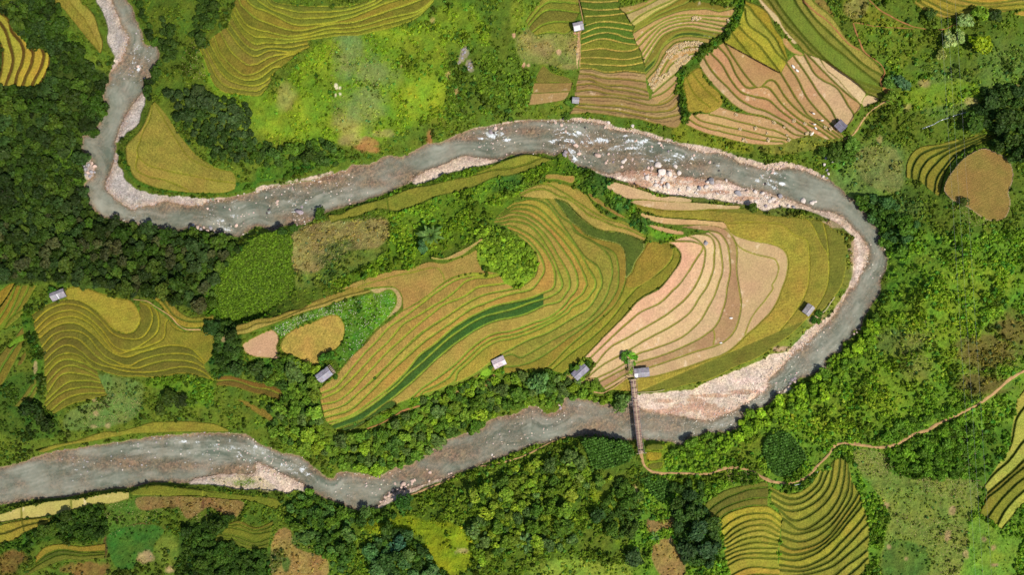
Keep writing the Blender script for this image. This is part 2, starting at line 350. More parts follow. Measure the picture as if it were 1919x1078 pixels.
# bare pink and tan terraces of the tongue
CW = [
 (0, "22:535,515 700,352 850,192 950,82 1085,10|21:1110,1070 1200,960 1252,880 1258,820 1205,762 1140,735"),
 (1, "22:590,520 700,410 860,260 960,180 1090,120 1200,20|21:1260,1040 1350,900 1420,790 1425,765 1350,730 1250,728 1145,733"),
 (2, "22:620,570 740,440 880,360 1000,290 1150,200 1270,100 1330,40|21:1365,1070 1420,950 1440,850 1440,790 1400,730 1322,688"),
 (3, "22:560,672 620,620 700,560 830,490 920,435 1050,360 1200,280 1330,180 1410,60|21:1455,1070 1500,950 1510,850 1508,740 1475,692 1400,678 1325,682"),
 (4, "22:640,672 830,572 940,492 1100,442 1290,352 1400,252 1480,120|21:1535,1070 1570,950 1560,800 1540,730 1480,662"),
 (5, "22:650,702 840,602 940,556 1100,512 1300,432 1440,352 1520,282 1580,150|21:1610,1070 1630,950 1620,800 1590,720 1550,670 1470,650"),
 (6, "22:680,747 860,642 1030,592 1150,552 1350,482 1560,416 1640,350 1690,250 1710,120|21:1695,1070 1680,950 1680,800 1660,720 1610,650 1540,612 1420,600 1260,618"),
 (7, "22:700,760 900,672 1030,667 1150,640 1400,560 1620,470 1750,350 1800,310 1870,240|32:0,200 70,100|31:110,1070 140,990 150,880 130,810 80,770 0,745|21:1750,710 1650,670 1600,610")]
F('bare pink harvested terraces in S curves on the river tongue, left half', CW[:5], [(230, 182, 142), (226, 184, 144), (226, 186, 144), (220, 180, 138)], bund=(138, 132, 50), bw=1.6, z=(2.8, -.12), crop=0, name='harvested_field')
F('tan harvested terraces in long hooks on the river tongue, right half', CW[4:], [(214, 172, 130), (182, 140, 98), (208, 168, 122)], bund=(140, 134, 52), bw=1.4, z=(2.8, -.12), crop=0, name='harvested_field',
  lines=["22:1740,350 1790,230 1912,60|32:40,0|31:30,1060 60,1000 80,920 50,860 0,845|21:1800,820 1700,770 1650,690", "22:1505,310 1515,360 1505,425"])
F('golden rice rim round the end of the river tongue',
  [(7, CW[7][1]),
   (8, "22:940,775 1100,768 1300,715 1500,660 1700,550 1860,450 1912,412|32:150,250 240,120|31:298,1070 310,900 290,720 200,680 100,600 0,588|21:1760,583 1600,590 1500,570 1300,555 1060,530 950,490 920,478"),
   (9, "22:930,782 1100,778 1300,728 1500,678 1650,600 1800,540 1912,472|32:100,400 180,340 290,230 330,190 400,90|31:443,1070 455,900 445,820 400,750 350,640 290,560 140,545 0,532|21:1830,490 1700,482 1500,490 1300,500 1100,490 930,458"),
   (10, "32:295,232 400,170 450,120|31:545,1070 580,950 590,800 570,700 500,640 400,580 292,558")],
  [(164, 138, 42), (148, 128, 38), (120, 112, 32)], bund=(150, 144, 44), bw=1.0, z=(2.8, -.12), crop=.4, lines=["31:415,590 440,700 455,830"])
POLY('pale stubble plot at the upper tip of the river tongue, behind the boulders', "21:700,320 740,285 830,300 960,340 1050,370 1110,395 1200,390 1345,415 1340,430 1100,425 950,415 860,410 760,360", (208, 170, 122), z=2.6, crop=0, name='harvested_field', bund=(120, 124, 50), bw=1.0)
POLY('long pale stubble plot under the boulder bar', "21:875,428 1000,420 1240,430 1440,440 1600,455 1710,465 1700,480 1500,490 1300,497 1100,490 960,462", (204, 166, 116), z=2.5, crop=0, name='harvested_field', bund=(110, 110, 36), bw=1.0)
POLY('curved pink stubble plot below the thin gold strip', "21:920,500 1000,520 1100,545 1250,560 1400,565 1500,575 1590,590 1605,635 1500,610 1300,605 1130,600 1000,560", (212, 166, 118), z=2.7, crop=0, name='harvested_field', bund=(112, 110, 40), bw=1.0)
POLY('small pink stubble plot in the green hollow', "21:1008,605 1080,610 1200,640 1280,660 1282,676 1200,674 1080,642", (206, 154, 108), z=3, crop=0, name='harvested_field', bund=(104, 116, 36), bw=1.0)
# left terraces
POLY('square plot of dark leafy crop with a straight right edge, left of the dry weedy plot', "11:0,690 120,655 250,680 268,900 285,1076|12:180,110 0,235|02:1770,262 1650,215 1600,120 1600,0|01:1640,1010 1740,850", (76, 102, 22), bund=(70, 92, 22), bw=1.0, z=4.5, crop=.3, name='crop_field', spk=3)
F('stack of olive gold terraces on the left, folded round a bright gold oval',
  [(1, "02:235,205 340,130 480,88 570,88 680,140 770,230 850,310 930,340 1000,325 1045,260"),
   (2, "02:250,262 350,172 450,126 540,126 640,152 760,250 840,340 940,380 1050,375 1120,300 1140,220 1110,140 1040,100"),
   (3, "02:260,312 380,206 480,171 560,171 660,222 760,312 850,432 920,465 970,465 1100,400 1180,310 1172,180 1100,110"),
   (4, "02:280,342 400,246 490,216 580,221 680,271 760,362 840,460 900,490 980,470 1100,440 1220,380 1242,260 1262,232 1300,288 1380,320 1500,318 1590,342 1595,500"),
   (5, "02:290,382 400,296 500,263 590,271 680,331 740,391 800,452 880,502 960,516 1060,482 1200,446 1300,432 1420,452 1500,522 1540,562")],
  [(112, 100, 24), (120, 106, 26), (132, 114, 26), (138, 122, 28)], bund=(146, 136, 36), bw=1.6, z=(9.5, -.42))
F('lower stack of olive terraces on the left, long bands ending at the hillside scrub',
  [(5, "02:290,382 400,296 500,263 590,271 680,331 740,391 800,452 880,502 960,516 1060,482 1200,446 1300,432 1420,452 1500,522 1540,562"),
   (6, "02:310,442 400,351 500,319 590,326 660,371 720,441 790,510 860,550 960,582 1050,542 1200,501 1350,491 1450,511 1530,572"),
   (7, "02:320,502 420,401 500,371 580,381 650,441 720,511 800,560 900,590 1020,600 1150,562 1300,541 1450,561 1530,602"),
   (8, "02:330,552 420,461 520,431 600,471 680,541 760,581 850,600 940,625 1030,632 1200,621 1380,591 1500,621 1590,682"),
   (9, "02:330,602 430,511 510,491 600,511 680,581 720,606 820,640 960,666 1020,662 1180,671 1380,641 1480,661 1600,692")],
  [(104, 96, 24), (112, 102, 26), (108, 96, 26)], bund=(140, 134, 36), bw=1.6, z=(9.5, -.42))
F('lowest left terraces, short olive bands stepping down to the white flecked scrub',
  [(9, "02:330,602 430,511 510,491 600,511 680,581 720,606"), (10, "02:330,672 430,561 520,536 620,561 725,620"), (11, "02:345,720 450,611 530,581 620,601 735,662"), (12, "02:350,790 450,661 520,636 640,651 748,692"),
   (13, "02:330,860 450,751 530,701 640,696 757,712"), (14, "02:320,905 440,801 560,751 700,746 778,757"), (15, "02:380,920 480,841 600,796 790,786"), (16, "02:400,945 520,881 640,846 805,802")],
  [(118, 106, 26), (110, 98, 24), (124, 106, 28)], bund=(132, 134, 36), bw=1.6, z=(9.5, -.42))
POLY('bright gold oval paddy right of the upper left hut', "02:490,10 600,-10 760,40 900,80 980,95 1040,180 1052,240 1000,322 930,337 860,310 780,240 700,160 600,100 500,82", (162, 140, 36), bund=(150, 142, 40), bw=1.6, z=9.6, crop=.4)
F('narrow terraces under the wood edge on the left, above the pale ditch',
  [(0, "02:1090,55 1180,110 1260,210 1310,262 1390,296 1510,296"), (1, "02:1200,72 1240,130 1300,202 1400,247 1590,242"), (2, "02:1275,92 1340,172 1420,212 1600,202")], [(150, 124, 28), (136, 116, 28)], bund=(96, 104, 28), bw=1.6, z=(8, .4))
F('steep green gold strips at the far left edge', [(0, "02:280,-20 190,130 120,215 25,305"), (2, "02:165,-20 100,130 30,250 -60,360"), (4, "02:70,-20 20,100 -60,220")], [(128, 112, 26)], bund=(104, 124, 30), bw=1.8, z=(8, .8))
F('brown green strips low on the far left edge', [(0, "02:195,400 110,560 40,690 -40,820"), (2, "02:165,290 90,380 0,490 -80,600")], [(114, 96, 28)], bund=(92, 116, 30), bw=2.0, z=(6, .8))
POLY('light olive sliver under the steep strips at the far left edge', "02:30,315 60,250 130,180 180,165 165,200 90,270", (124, 116, 30), bund=(100, 122, 30), bw=1.8, z=7.4)
POLY('bright green sliver left of the folded terraces', "02:55,440 110,380 180,345 190,380 120,420 70,455", (104, 132, 28), bund=(100, 124, 30), bw=1.4, z=6.4)
POLY('small brown strip between hedges at the far left', "02:125,590 150,520 192,470 200,500 165,570", (112, 92, 28), bund=(92, 116, 30), bw=1.5, z=6)
POLY('olive strip at the left edge under the wood', "02:-40,60 0,20 60,-30 110,-40 60,60 0,140 -40,170", (138, 118, 26), bund=(104, 124, 30), bw=1.8, z=9)
F('two short green strips beside the dark bushes on the left edge', [(0, "02:285,770 240,850 190,890"), (2, "02:262,660 200,760 95,885")], [(112, 104, 28)], bund=(96, 124, 30), bw=1.8, z=(5, .6))
F('two brown strips running right from the left terraces into the trees', [(0, "02:1612,735 1740,742 1912,792|12:80,812 180,850"), (1, "02:1615,697 1740,692 1912,745|12:90,760 200,805"), (2, "02:1612,664 1720,655 1912,702|12:80,712 180,752 210,800")], [(116, 92, 28)], bund=(122, 128, 36), bw=1.4, z=(4, .5))
F('short ochre strip among trees above the lower left river', [(0, "02:1780,838 1850,892 1912,935|12:100,995"), (1, "02:1790,832 1860,850 1912,882|12:80,920 132,985")], [(132, 108, 30)], bund=(108, 112, 30), bw=1.2, z=(3.4, .4))
F('long yellow strip along the bank above the lower left river', [(0, "03:330,160 500,112 720,72 900,37 1100,17 1500,6 1705,6"), (1, "03:265,152 400,102 560,70 690,25 800,2|02:870,1072 1000,1042 1150,1002 1350,992 1600,1012 1712,1055")], [(146, 130, 34)], bund=(104, 112, 26), bw=1.4, z=(2.2, .3))
F('pale straw coloured cut strip at the lower left river edge, split by a green bund', [(0, "03:-250,745 0,686 150,662 350,642 525,596 700,552 850,542 962,512"), (1, "03:-250,680 0,622 150,572 350,532 525,508 700,488 850,456 966,460")], [(190, 172, 96)], bund=(120, 120, 44), bw=1.2, z=(2.6, -.2), crop=.05, name='harvested_field', lines=["03:530,505 537,590", "03:160,580 162,660"], lw=2)
F('two gold plots under the pale straw strip at lower left', [(0, "03:-250,900 0,845 120,812 170,770 250,735 340,705 400,650"), (2, "03:-250,760 0,700 150,668 300,648 405,640")], [(156, 132, 34)], bund=(90, 92, 24), bw=1.3, z=(4, -.5), lines=["03:160,665 178,745"])
F('long olive strip along the lower left gravel bank', [(0, "03:990,485 1100,482 1300,487 1500,492 1700,512 1912,532|13:150,592"), (1, "03:972,462 1060,422 1170,407 1300,417 1500,442 1700,467 1912,487|13:120,502 205,535")], [(112, 112, 28)], bund=(134, 138, 44), bw=1.2, z=(2.6, -.2), lines=["03:1520,440 1518,490"])
F('small curved terraces at the lower left corner', [(0, "03:255,945 330,872 440,842 600,862 782,842"), (1, "03:262,995 350,932 450,892 600,912 782,905"), (2, "03:200,1060 300,992 450,927 600,932 782,925"), (3, "03:150,1110 330,1032 500,972 600,975 782,962")], [(146, 120, 28), (96, 98, 26), (110, 106, 26)], bund=(104, 124, 30), bw=1.5, z=(6, .6))
F('small green terraces at the lower left, below the long olive strip', [(0, "03:1715,692 1790,668 1912,718|13:130,672"), (2, "03:1620,762 1690,726 1800,737 1912,772|13:110,745"), (3, "03:1625,772 1760,787 1912,832|13:100,802"), (5, "03:1600,842 1720,818 1800,872 1912,892|13:88,872")], [(110, 108, 26)], bund=(120, 134, 36), bw=1.4, z=(5, .5))
# top middle
F('olive terraces left of the grey hut at the top', [(-1, "20:100,150 160,60 250,-40 500,-40"), (1, "20:120,200 180,130 250,78 350,72 500,92"), (2, "20:148,242 230,182 340,162 458,168"), (3, "20:170,262 300,242 400,252 450,228")], [(136, 126, 34), (126, 118, 30), (116, 106, 32)], bund=(120, 138, 36), bw=1.8, z=(9, -.5))
POLY('olive brown plot left of the small lower hut at the top', "20:172,610 235,490 300,540 440,588 452,612 300,618", (130, 112, 42), z=6, crop=.2)
F('patchy tan plot left of the small lower hut', [(0, "20:120,790 250,772 400,742 430,690"), (1, "20:150,700 280,690 430,680"), (2, "20:165,622 300,617 452,612")], [(172, 136, 84), (150, 120, 64)], bund=(104, 104, 40), bw=1.2, z=(3.5, .5), crop=0, name='harvested_field')
F('green terraces with straw coloured bunds in a straight sided block at the top',
  [(0, "20:500,-50 640,-40 820,-50"), (1, "20:505,5 640,12 790,6"), (2, "20:520,62 640,72 840,64"), (3, "20:535,122 700,112 870,98"), (4, "20:548,192 650,162 780,167 905,187"), (5, "20:518,252 640,207 760,207 922,232"),
   (6, "20:515,292 650,247 780,252 860,282 932,292"), (7, "20:515,337 640,292 740,297 870,327 946,337"), (8, "20:515,382 650,362 780,377 900,377 962,347"), (9, "20:510,432 650,432 850,442 962,422"), (10, "20:505,472 620,482 850,487 982,467"), (11, "20:508,508 600,512 700,542 850,532 1000,548")],
  [(104, 112, 26), (90, 108, 24), (84, 106, 24), (96, 110, 24), (84, 104, 24), (88, 108, 24), (82, 104, 22), (122, 120, 28), (112, 108, 28), (120, 116, 28), (110, 112, 28)], bund=(182, 160, 72), bw=1.3, z=(11, -.55), crop=.35)
F('brown harvested terraces with dark cracks above the rapids',
  [(0, "20:508,508 600,512 700,542 850,532 1000,548"), (1, "20:500,547 570,552 680,582 850,592 1000,607"), (2, "20:490,592 580,592 680,632 850,642 1010,672"), (3, "20:480,632 600,627 700,657 900,682 1025,712"),
   (4, "20:472,680 600,672 700,697 900,722 1020,742"), (5, "20:468,720 600,717 780,727 950,762 1050,782 1150,762 1235,690"), (6, "20:505,775 650,783 800,792 950,822 1100,832 1200,812 1258,740"), (7, "20:470,797 600,812 800,832 950,862 1100,882 1262,850"), (8, "20:428,852 600,847 780,872 950,892 1100,932 1235,955 1268,905")],
  [(178, 142, 92), (166, 130, 80)], bund=(130, 116, 46), bw=1.9, z=(5.6, -.45), crop=.05, name='harvested_field', spk=4)
F('tan and olive S shaped terraces beside the green gully at the top',
  [(0, "20:790,50 900,30 1020,-10"), (1, "20:850,97 950,62 1085,-10"), (2, "20:885,172 960,112 1100,42 1215,-10"), (3, "20:915,192 1050,102 1255,-10"), (5, "20:900,242 1000,182 1150,112 1280,72 1450,62 1550,82 1672,52"),
   (6, "20:922,302 1020,222 1150,142 1290,107 1420,112 1640,122"), (8, "20:965,392 1055,270 1110,210 1240,162 1350,152 1480,172 1595,195"), (10, "20:985,472 1060,352 1130,262 1230,217 1350,207 1470,232 1572,247"),
   (11, "20:995,502 1080,422 1140,322 1230,252 1340,237 1450,257 1552,285"), (12, "20:990,547 1060,482 1120,362 1200,292 1300,267 1400,272 1502,290"), (13, "20:1005,587 1080,502 1140,402 1210,322 1300,302 1420,312 1462,330")],
  [(170, 140, 72), (186, 158, 100), (204, 180, 96), (136, 124, 36), (124, 116, 32), (190, 146, 96), (206, 160, 112), (196, 152, 100), (206, 160, 108), (200, 156, 104), (136, 120, 40), (66, 92, 26)], bund=(126, 130, 44), bw=1.7, z=(11, -.5), crop=.1, name='harvested_field')
F('pale stubble steps with straw tufts tucked against the green gully',
  [(0, "20:1005,587 1080,502 1140,402 1210,322 1300,302 1420,312 1462,330"), (1, "20:1030,637 1110,542 1170,442 1240,382 1340,347 1412,352"), (2, "20:1040,667 1130,572 1190,482 1290,422 1385,392"), (3, "20:1055,692 1150,612 1235,540"), (4, "20:1035,727 1130,692 1235,600"), (5, "20:1095,772 1180,722 1235,640")],
  [(196, 156, 106), (188, 146, 92), (206, 172, 122)], bund=(118, 124, 40), bw=1.5, z=(5, -.3), crop=0, name='harvested_field')
# top right block
F('bright yellow rice slope right of the green gully at the top',
  [(0, "20:1585,312 1660,442 1740,562 1850,655"), (1, "20:1640,242 1720,342 1830,482 1912,612|30:50,600"), (2, "20:1690,192 1760,262 1850,342 1912,425|30:95,548"), (3, "20:1738,62 1760,172 1850,242 1912,292|30:60,382 142,462"), (5, "20:1748,-60 1750,0 1835,35 1912,92|30:60,222 110,292 152,452")],
  [(150, 136, 28), (166, 146, 30), (176, 154, 36), (168, 150, 44)], bund=(110, 116, 30), bw=1.4, z=(7.5, .5), crop=.35)
F('wide tan harvested terraces with many green bunds above the right rapids, lower bands',
  [(0, "20:1298,932 1420,987 1560,1027 1800,1082|30:100,1085"), (2, "20:1345,842 1400,892 1560,937 1750,977 1912,1015|30:100,1032 172,1050"), (3, "20:1480,852 1600,882 1750,922 1912,962|30:60,975 182,1037"),
   (4, "20:1500,770 1600,812 1750,850 1912,878|30:100,932 200,1002 302,1017")],
  [(202, 158, 110), (196, 152, 102)], bund=(124, 122, 36), bw=1.5, z=(2.2, .4), crop=0, name='harvested_field')
F('wide tan harvested terraces beside the dark roofed hut, fanning down from the yellow rice',
  [(4, "20:1395,482 1440,562 1560,692 1640,772 1750,842 1912,878|30:100,932 200,1002 302,1017"), (5, "20:1430,422 1480,512 1600,642 1700,742 1800,802 1912,836|30:120,902 290,1002 352,1022"),
   (6, "20:1480,387 1570,482 1640,602 1720,692 1830,722 1912,744|30:100,832 250,932 340,1002 432,1047"), (7, "20:1540,342 1620,432 1680,562 1760,652 1850,645 1912,654|30:100,772 230,882 400,982 482,1042"),
   (8, "20:1590,320 1680,460 1760,580 1850,655 1912,600|30:50,602 130,722 240,832 370,922 522,1037"), (9, "30:100,552 180,682 260,802 300,862 400,922 562,1032"), (10, "30:140,472 230,602 290,722 350,802 472,922 560,1010"),
   (11, "30:190,412 300,562 380,692 460,802 520,912"), (12, "30:270,402 340,532 420,602 520,662 600,782 650,872 600,940"), (13, "30:282,387 370,482 450,562 530,642 620,722 702,792 640,870"), (14, "30:392,442 440,505 540,560 620,650 720,760")],
  [(200, 158, 112), (190, 146, 98), (198, 152, 104), (188, 144, 94), (184, 140, 94), (188, 142, 94), (196, 150, 104), (208, 168, 124), (194, 146, 96), (216, 180, 136)], bund=(112, 114, 32), bw=1.7, z=(2.2, .45), crop=0, name='harvested_field')
POLY('gold plot in the corner of the green gully above the rapids', "20:1278,600 1300,570 1400,502 1450,600 1560,710 1572,780 1480,842 1400,835 1318,832 1290,700", (152, 134, 40), z=4, crop=.35, bund=(120, 120, 30), lines=["20:1300,580 1360,700 1480,800", "20:1340,540 1420,640 1540,760"])
F('pale stubble ribbon on the upper edge of the tan terraces', [(0, "30:392,450 440,520 520,590 600,680 690,780"), (1, "30:400,440 500,500 640,590 732,690 705,785")], [(218, 184, 140)], bund=(110, 112, 34), bw=1.2, z=(7, .1), crop=0, name='harvested_field')
POLY('pale pink corner plot at the right end of the tan terraces', "30:740,708 845,745 790,775 715,800 700,780", (216, 178, 140), z=6, crop=0, name='harvested_field')
F('green and ochre hillside strips slanting down at the top right',
  [(0, "20:1830,-60 1840,-10 1912,60|30:100,192 220,332 275,392 400,442 500,502 640,590 730,690 850,742"), (1, "30:-40,-60 0,0 120,162 260,312 330,392 430,452 560,542 720,662 860,702"), (2, "30:40,-60 60,0 200,192 350,362 480,482 640,592 852,662"),
   (3, "30:190,-60 200,0 310,162 400,272 560,402 700,522 852,642"), (4, "30:255,-60 265,0 340,122 480,262 620,392 720,482 852,562"), (5, "30:320,-60 340,0 480,122 600,292 720,382 840,500 872,560")],
  [(136, 122, 42), (116, 112, 34), (114, 124, 32), (136, 128, 40), (160, 140, 52)], bund=(104, 114, 32), bw=2.2, z=(7.5, .9), crop=.2)
POLY('pale cut ribbon above the yellow rice slope at top right', "20:1830,-40 1850,-20 1912,50|30:80,130 112,195 160,255 222,325 200,330 110,225 90,195 40,150|20:1912,95 1860,30", (220, 186, 142), z=8, crop=0, name='harvested_field', bund=(140, 120, 60), bw=1)
POLY('brown cut strip under the pale ribbon at top right', "30:105,290 130,275 200,350 265,400 262,415 180,390 110,320", (190, 144, 92), z=7.8, crop=0, name='harvested_field')
F('gold terraces at the top right corner', [(0, "30:1080,12 1160,72 1300,132 1422,142"), (2, "30:1170,-10 1300,62 1400,92 1500,62 1700,77 1990,52"), (3, "30:1285,-10 1400,32 1550,47 1700,42 1990,17"), (4, "30:1340,-40 1560,20 1990,-20"), (5, "30:1300,-90 1990,-90")], [(166, 138, 44), (172, 144, 40), (160, 138, 32)], bund=(118, 118, 36), bw=1.8, z=(12, .5))
POLY('small ochre plot at the upper right edge under the gold terraces', "30:1828,95 1916,75 1980,75 1980,125 1916,122 1840,108", (170, 142, 50), z=12)
F('curved gold terraces on the right, beside the round brown field',
  [(0, "31:1032,250 1035,150 1080,60 1150,15|30:1250,1078 1400,1042"), (1, "31:1075,257 1080,190 1130,90 1220,40|30:1400,1078 1480,1035 1540,1012"), (2, "31:1120,272 1140,190 1200,110 1290,60|30:1420,1078 1540,1035 1620,1005"),
   (3, "31:1182,312 1190,230 1250,150 1330,80 1450,20|30:1540,1060 1650,1012"), (4, "31:1245,370 1260,260 1310,180 1390,90 1480,40|30:1560,1070 1730,1002"), (5, "31:1282,392 1300,340 1320,250 1370,150 1460,60 1590,0|30:1680,1040 1745,1002")],
  [(142, 128, 32), (136, 122, 30)], bund=(80, 94, 26), bw=1.8, z=(7, .5))
POLY('round rusty brown field with planted rows on the right', "31:1320,350 1340,260 1390,190 1450,120 1520,70 1610,30 1700,60 1790,110 1832,190 1832,280 1800,370 1815,430 1790,530 1740,570 1640,565 1560,520 1490,470 1430,440 1370,410", (140, 112, 56), bund=(176, 150, 118), bw=1.2, z=12, crop=.1, name='crop_field', spk=1)
# bottom right
F('dark olive terraces at the top of the lower right block', [(0, "23:1438,545 1500,492 1600,442 1750,402 1870,380 1912,385"), (1, "23:1450,612 1520,552 1650,482 1760,442 1912,422"), (2, "23:1490,662 1560,592 1700,532 1830,502 1912,502"), (3, "23:1522,690 1600,622 1700,582 1800,562 1912,560")], [(112, 106, 28), (104, 98, 28), (118, 108, 30)], bund=(112, 134, 34), bw=1.5, z=(6, .4))
F('stack of bright gold terraces at the lower right, ending at a straight seam',
  [(3, "23:1522,690 1600,622 1700,582 1800,562 1912,566|33:60,602 105,632"), (4, "23:1560,742 1650,672 1780,622 1912,622|33:105,692"), (5, "23:1580,792 1660,722 1780,672 1912,667|33:98,732"), (10, "23:1590,942 1680,902 1800,882 1912,880|33:76,882"), (12, "23:1610,1012 1700,962 1800,952 1912,957|33:72,962"), (13, "23:1640,1080 1720,1042 1800,1022 1912,1030|33:82,1032"), (15, "23:1640,1180 1720,1140 1912,1130|33:90,1130")],
  [(164, 146, 38), (170, 150, 42), (160, 142, 36)], bund=(124, 132, 34), bw=1.3, z=(6, .4))
F('broad green gold arcs of terraces at the lower right under the dirt path',
  [(0, "33:10,410 100,452 200,462 290,422 380,300"), (1, "33:20,442 150,507 260,492 370,402 412,300"), (2, "33:20,492 150,552 270,532 390,432 452,300"), (3, "33:30,542 180,602 310,562 430,452 470,372 492,220"), (4, "33:70,582 200,672 330,622 470,482 520,372 542,200"),
   (5, "33:110,662 250,742 400,662 520,522 560,402 582,210"), (6, "33:100,742 200,772 350,742 480,652 560,532 600,432 602,250"), (7, "33:95,792 250,832 420,752 540,622 620,492 628,380"), (8, "33:90,852 200,887 380,842 520,702 620,562 682,460"), (10, "33:80,952 200,972 350,922 500,802 620,662 712,550"),
   (11, "33:80,1002 250,1022 420,952 560,822 680,692 732,620"), (12, "33:85,1042 250,1052 450,982 600,852 720,722 752,690"), (13, "33:90,1100 350,1062 500,1002 640,892 762,780"), (14, "33:90,1180 450,1110 600,1002 700,932 748,890"), (16, "33:90,1260 550,1180 700,1080 760,1000")],
  [(150, 138, 36), (142, 132, 34), (158, 144, 40), (148, 134, 34)], bund=(96, 106, 28), bw=1.9, z=(6, .35))
F('yellow and olive terraces at the right edge, lower corner', [(0, "32:1870,820 1912,760|32:1990,640"), (1, "33:1800,140 1830,60|32:1860,980 1912,900 1990,800"), (2, "33:1620,402 1700,312 1800,222 1912,80 1990,0"), (3, "33:1640,467 1740,382 1850,282 1990,150"), (4, "33:1575,612 1640,502 1740,422 1850,322 1990,210"), (5, "33:1640,652 1720,542 1830,422 1990,300"), (6, "33:1715,702 1770,602 1850,502 1990,390"), (7, "33:1750,742 1830,642 1990,480")],
  [(172, 162, 54), (176, 166, 58), (178, 168, 60), (132, 124, 34), (126, 118, 32), (134, 126, 36)], bund=(96, 104, 28), bw=2.2, z=(9, .45))
for lab, p in (('dark green maize plot beside the lower end of the footbridge', "23:520,62 650,42 760,60 860,90 905,150 860,230 700,282 600,262 550,150"),
               ('dark green maize plot inside the bend of the dirt path', "33:0,40 60,5 150,22 200,80 282,190 240,272 140,342 20,302 -30,200 -30,100"),
               ('small dark green planted plot south of the footbridge path', "23:945,362 1160,372 1182,460 1110,532 1070,502 1000,432")):
    POLY(lab, p, (40, 68, 22), bund=(70, 92, 26), bw=1.0, z=4, crop=.25, name='crop_field', spk=2)
POLY('upper of three small green plots by the footbridge end', "23:1000,112 1060,98 1122,104 1132,138 1060,150 1008,148", (110, 108, 26), bund=(124, 140, 30), bw=1.4, z=2.6)
POLY('middle gold plot of the three small ones by the footbridge end', "23:1000,164 1060,158 1120,164 1112,210 1060,226 1002,222", (154, 136, 26), bund=(124, 140, 30), bw=1.4, z=2.9)
POLY('lowest of three small plots by the footbridge end', "23:1008,252 1070,232 1132,230 1112,280 1060,288 1018,284", (106, 104, 26), bund=(124, 140, 30), bw=1.4, z=3.2)
# ------------------------------------------------------------------ ground cover colours of everything that is not a field
COL = np.empty((NY, NX, 3))
COL[:] = alb((88, 108, 28))
BUSH = np.full((NY, NX), .55)        # how much low scrub grows here, 0..1
def paint(col, shape, feather=10, amt=1.0, rough=.7, bush=None):
    """Ground cover: a surveyed outline, or x,y,r spots, with an irregular soft edge."""
    m = np.zeros((NY, NX))
    if shape[0] == '@':
        for q in shape[1:].split():
            v = [float(a) for a in q.split(',')]
            x, y, rx = v[:3]
            ry = v[3] if len(v) > 3 else rx
            R = 1.6
            r0, r1 = max(0, int((y - R * ry + MG) / G)), min(NY, int((y + R * ry + MG) / G) + 1)
            c0, c1 = max(0, int((x - R * rx + MG) / G)), min(NX, int((x + R * rx + MG) / G) + 1)
            if r1 <= r0 or c1 <= c0:
                continue
            d = np.hypot((PX[r0:r1, c0:c1] - x) / rx, (PY[r0:r1, c0:c1] - y) / ry)
            d = d + ((N_C[r0:r1, c0:c1] - .5) * .9 + (N_B[r0:r1, c0:c1] - .5) * .9 + (N_A[r0:r1, c0:c1] - .5) * .5) * rough
            f = min(.9, feather / max(rx, ry))
            m[r0:r1, c0:c1] = np.maximum(m[r0:r1, c0:c1], 1 - sstep(1 - f, 1 + f, d))
    else:
        r, c, k = fill(smooth(pts(shape), 3.5, True))
        m[r, c] = k
        m = blur(m, max(1, feather / G / 1.5))
        m = sstep(.25, .75, m + ((N_B - .5) * .6 + (N_C - .5) * .5) * rough * np.where((m > .01) & (m < .99), 1, 0))
    m = m * amt
    global COL, BUSH
    COL = COL * (1 - m[..., None]) + alb(col) * m[..., None]
    if bush is not None:
        BUSH = BUSH * (1 - m) + bush * m

MEA, LIMEG, PALEG, OLV, DKF, TEA, SOIL, RED = (104, 138, 26), (150, 172, 24), (122, 138, 62), (104, 112, 28), (54, 72, 20), (62, 92, 44), (172, 148, 100), (164, 112, 66)
# right hand hillside
paint((100, 132, 34), "1540,270 1620,300 1700,420 1760,440 1919,430 2010,430 2010,1160 1200,1160 1230,870 1380,810 1500,740 1640,600 1660,470 1600,380", 14, bush=.85)
paint((122, 146, 34), "@1750,600,90,60 1830,530,70,40 1700,690,60,50 1780,640,60 1560,790,60,30 1480,770,40,30 1650,750,60,40", 40, .7, bush=.7)
paint((110, 118, 52), "@1700,640,45,26 1720,690,30,22 1660,640,24", 18, .7, bush=.35)
paint((108, 92, 44), "@1850,660,60,34 1840,720,46,22 1900,620,40,30", 22, .8, bush=.5)
paint((106, 128, 58), "@1640,310,60,48 1600,350,50,36 1690,390,40,20", 26, .85, bush=.3)
paint((52, 76, 28), "@1640,400,40,26 1700,380,24 1620,420,30,24", 18, .7, bush=.8)
paint((96, 122, 50), "@1880,120,50,40 1880,170,44,34 1780,200,60,20 1760,150,50,30", 24, .8, bush=.45)
paint((98, 116, 30), "30:640,180 760,160 1100,190 1270,220 1390,190 1320,300 1250,430 1150,470 960,500 860,460 740,380 680,280", 8, bush=.75)
paint((110, 118, 30), "30:560,0 740,0 860,80 1010,165 1090,200 800,190 640,165 560,60", 8, .9, bush=.5)
paint((86, 112, 26), "30:880,500 1040,520 1230,560 1100,680 960,680 880,600", 10, bush=.8)
paint((112, 136, 30), "30:960,700 1200,640 1500,600 1600,660 1500,740 1200,800 1000,820", 14, .8, bush=.5)
paint((124, 124, 66), "31:640,60 960,40 1020,240 1000,340 860,360 700,260", 12, .6, bush=.3)
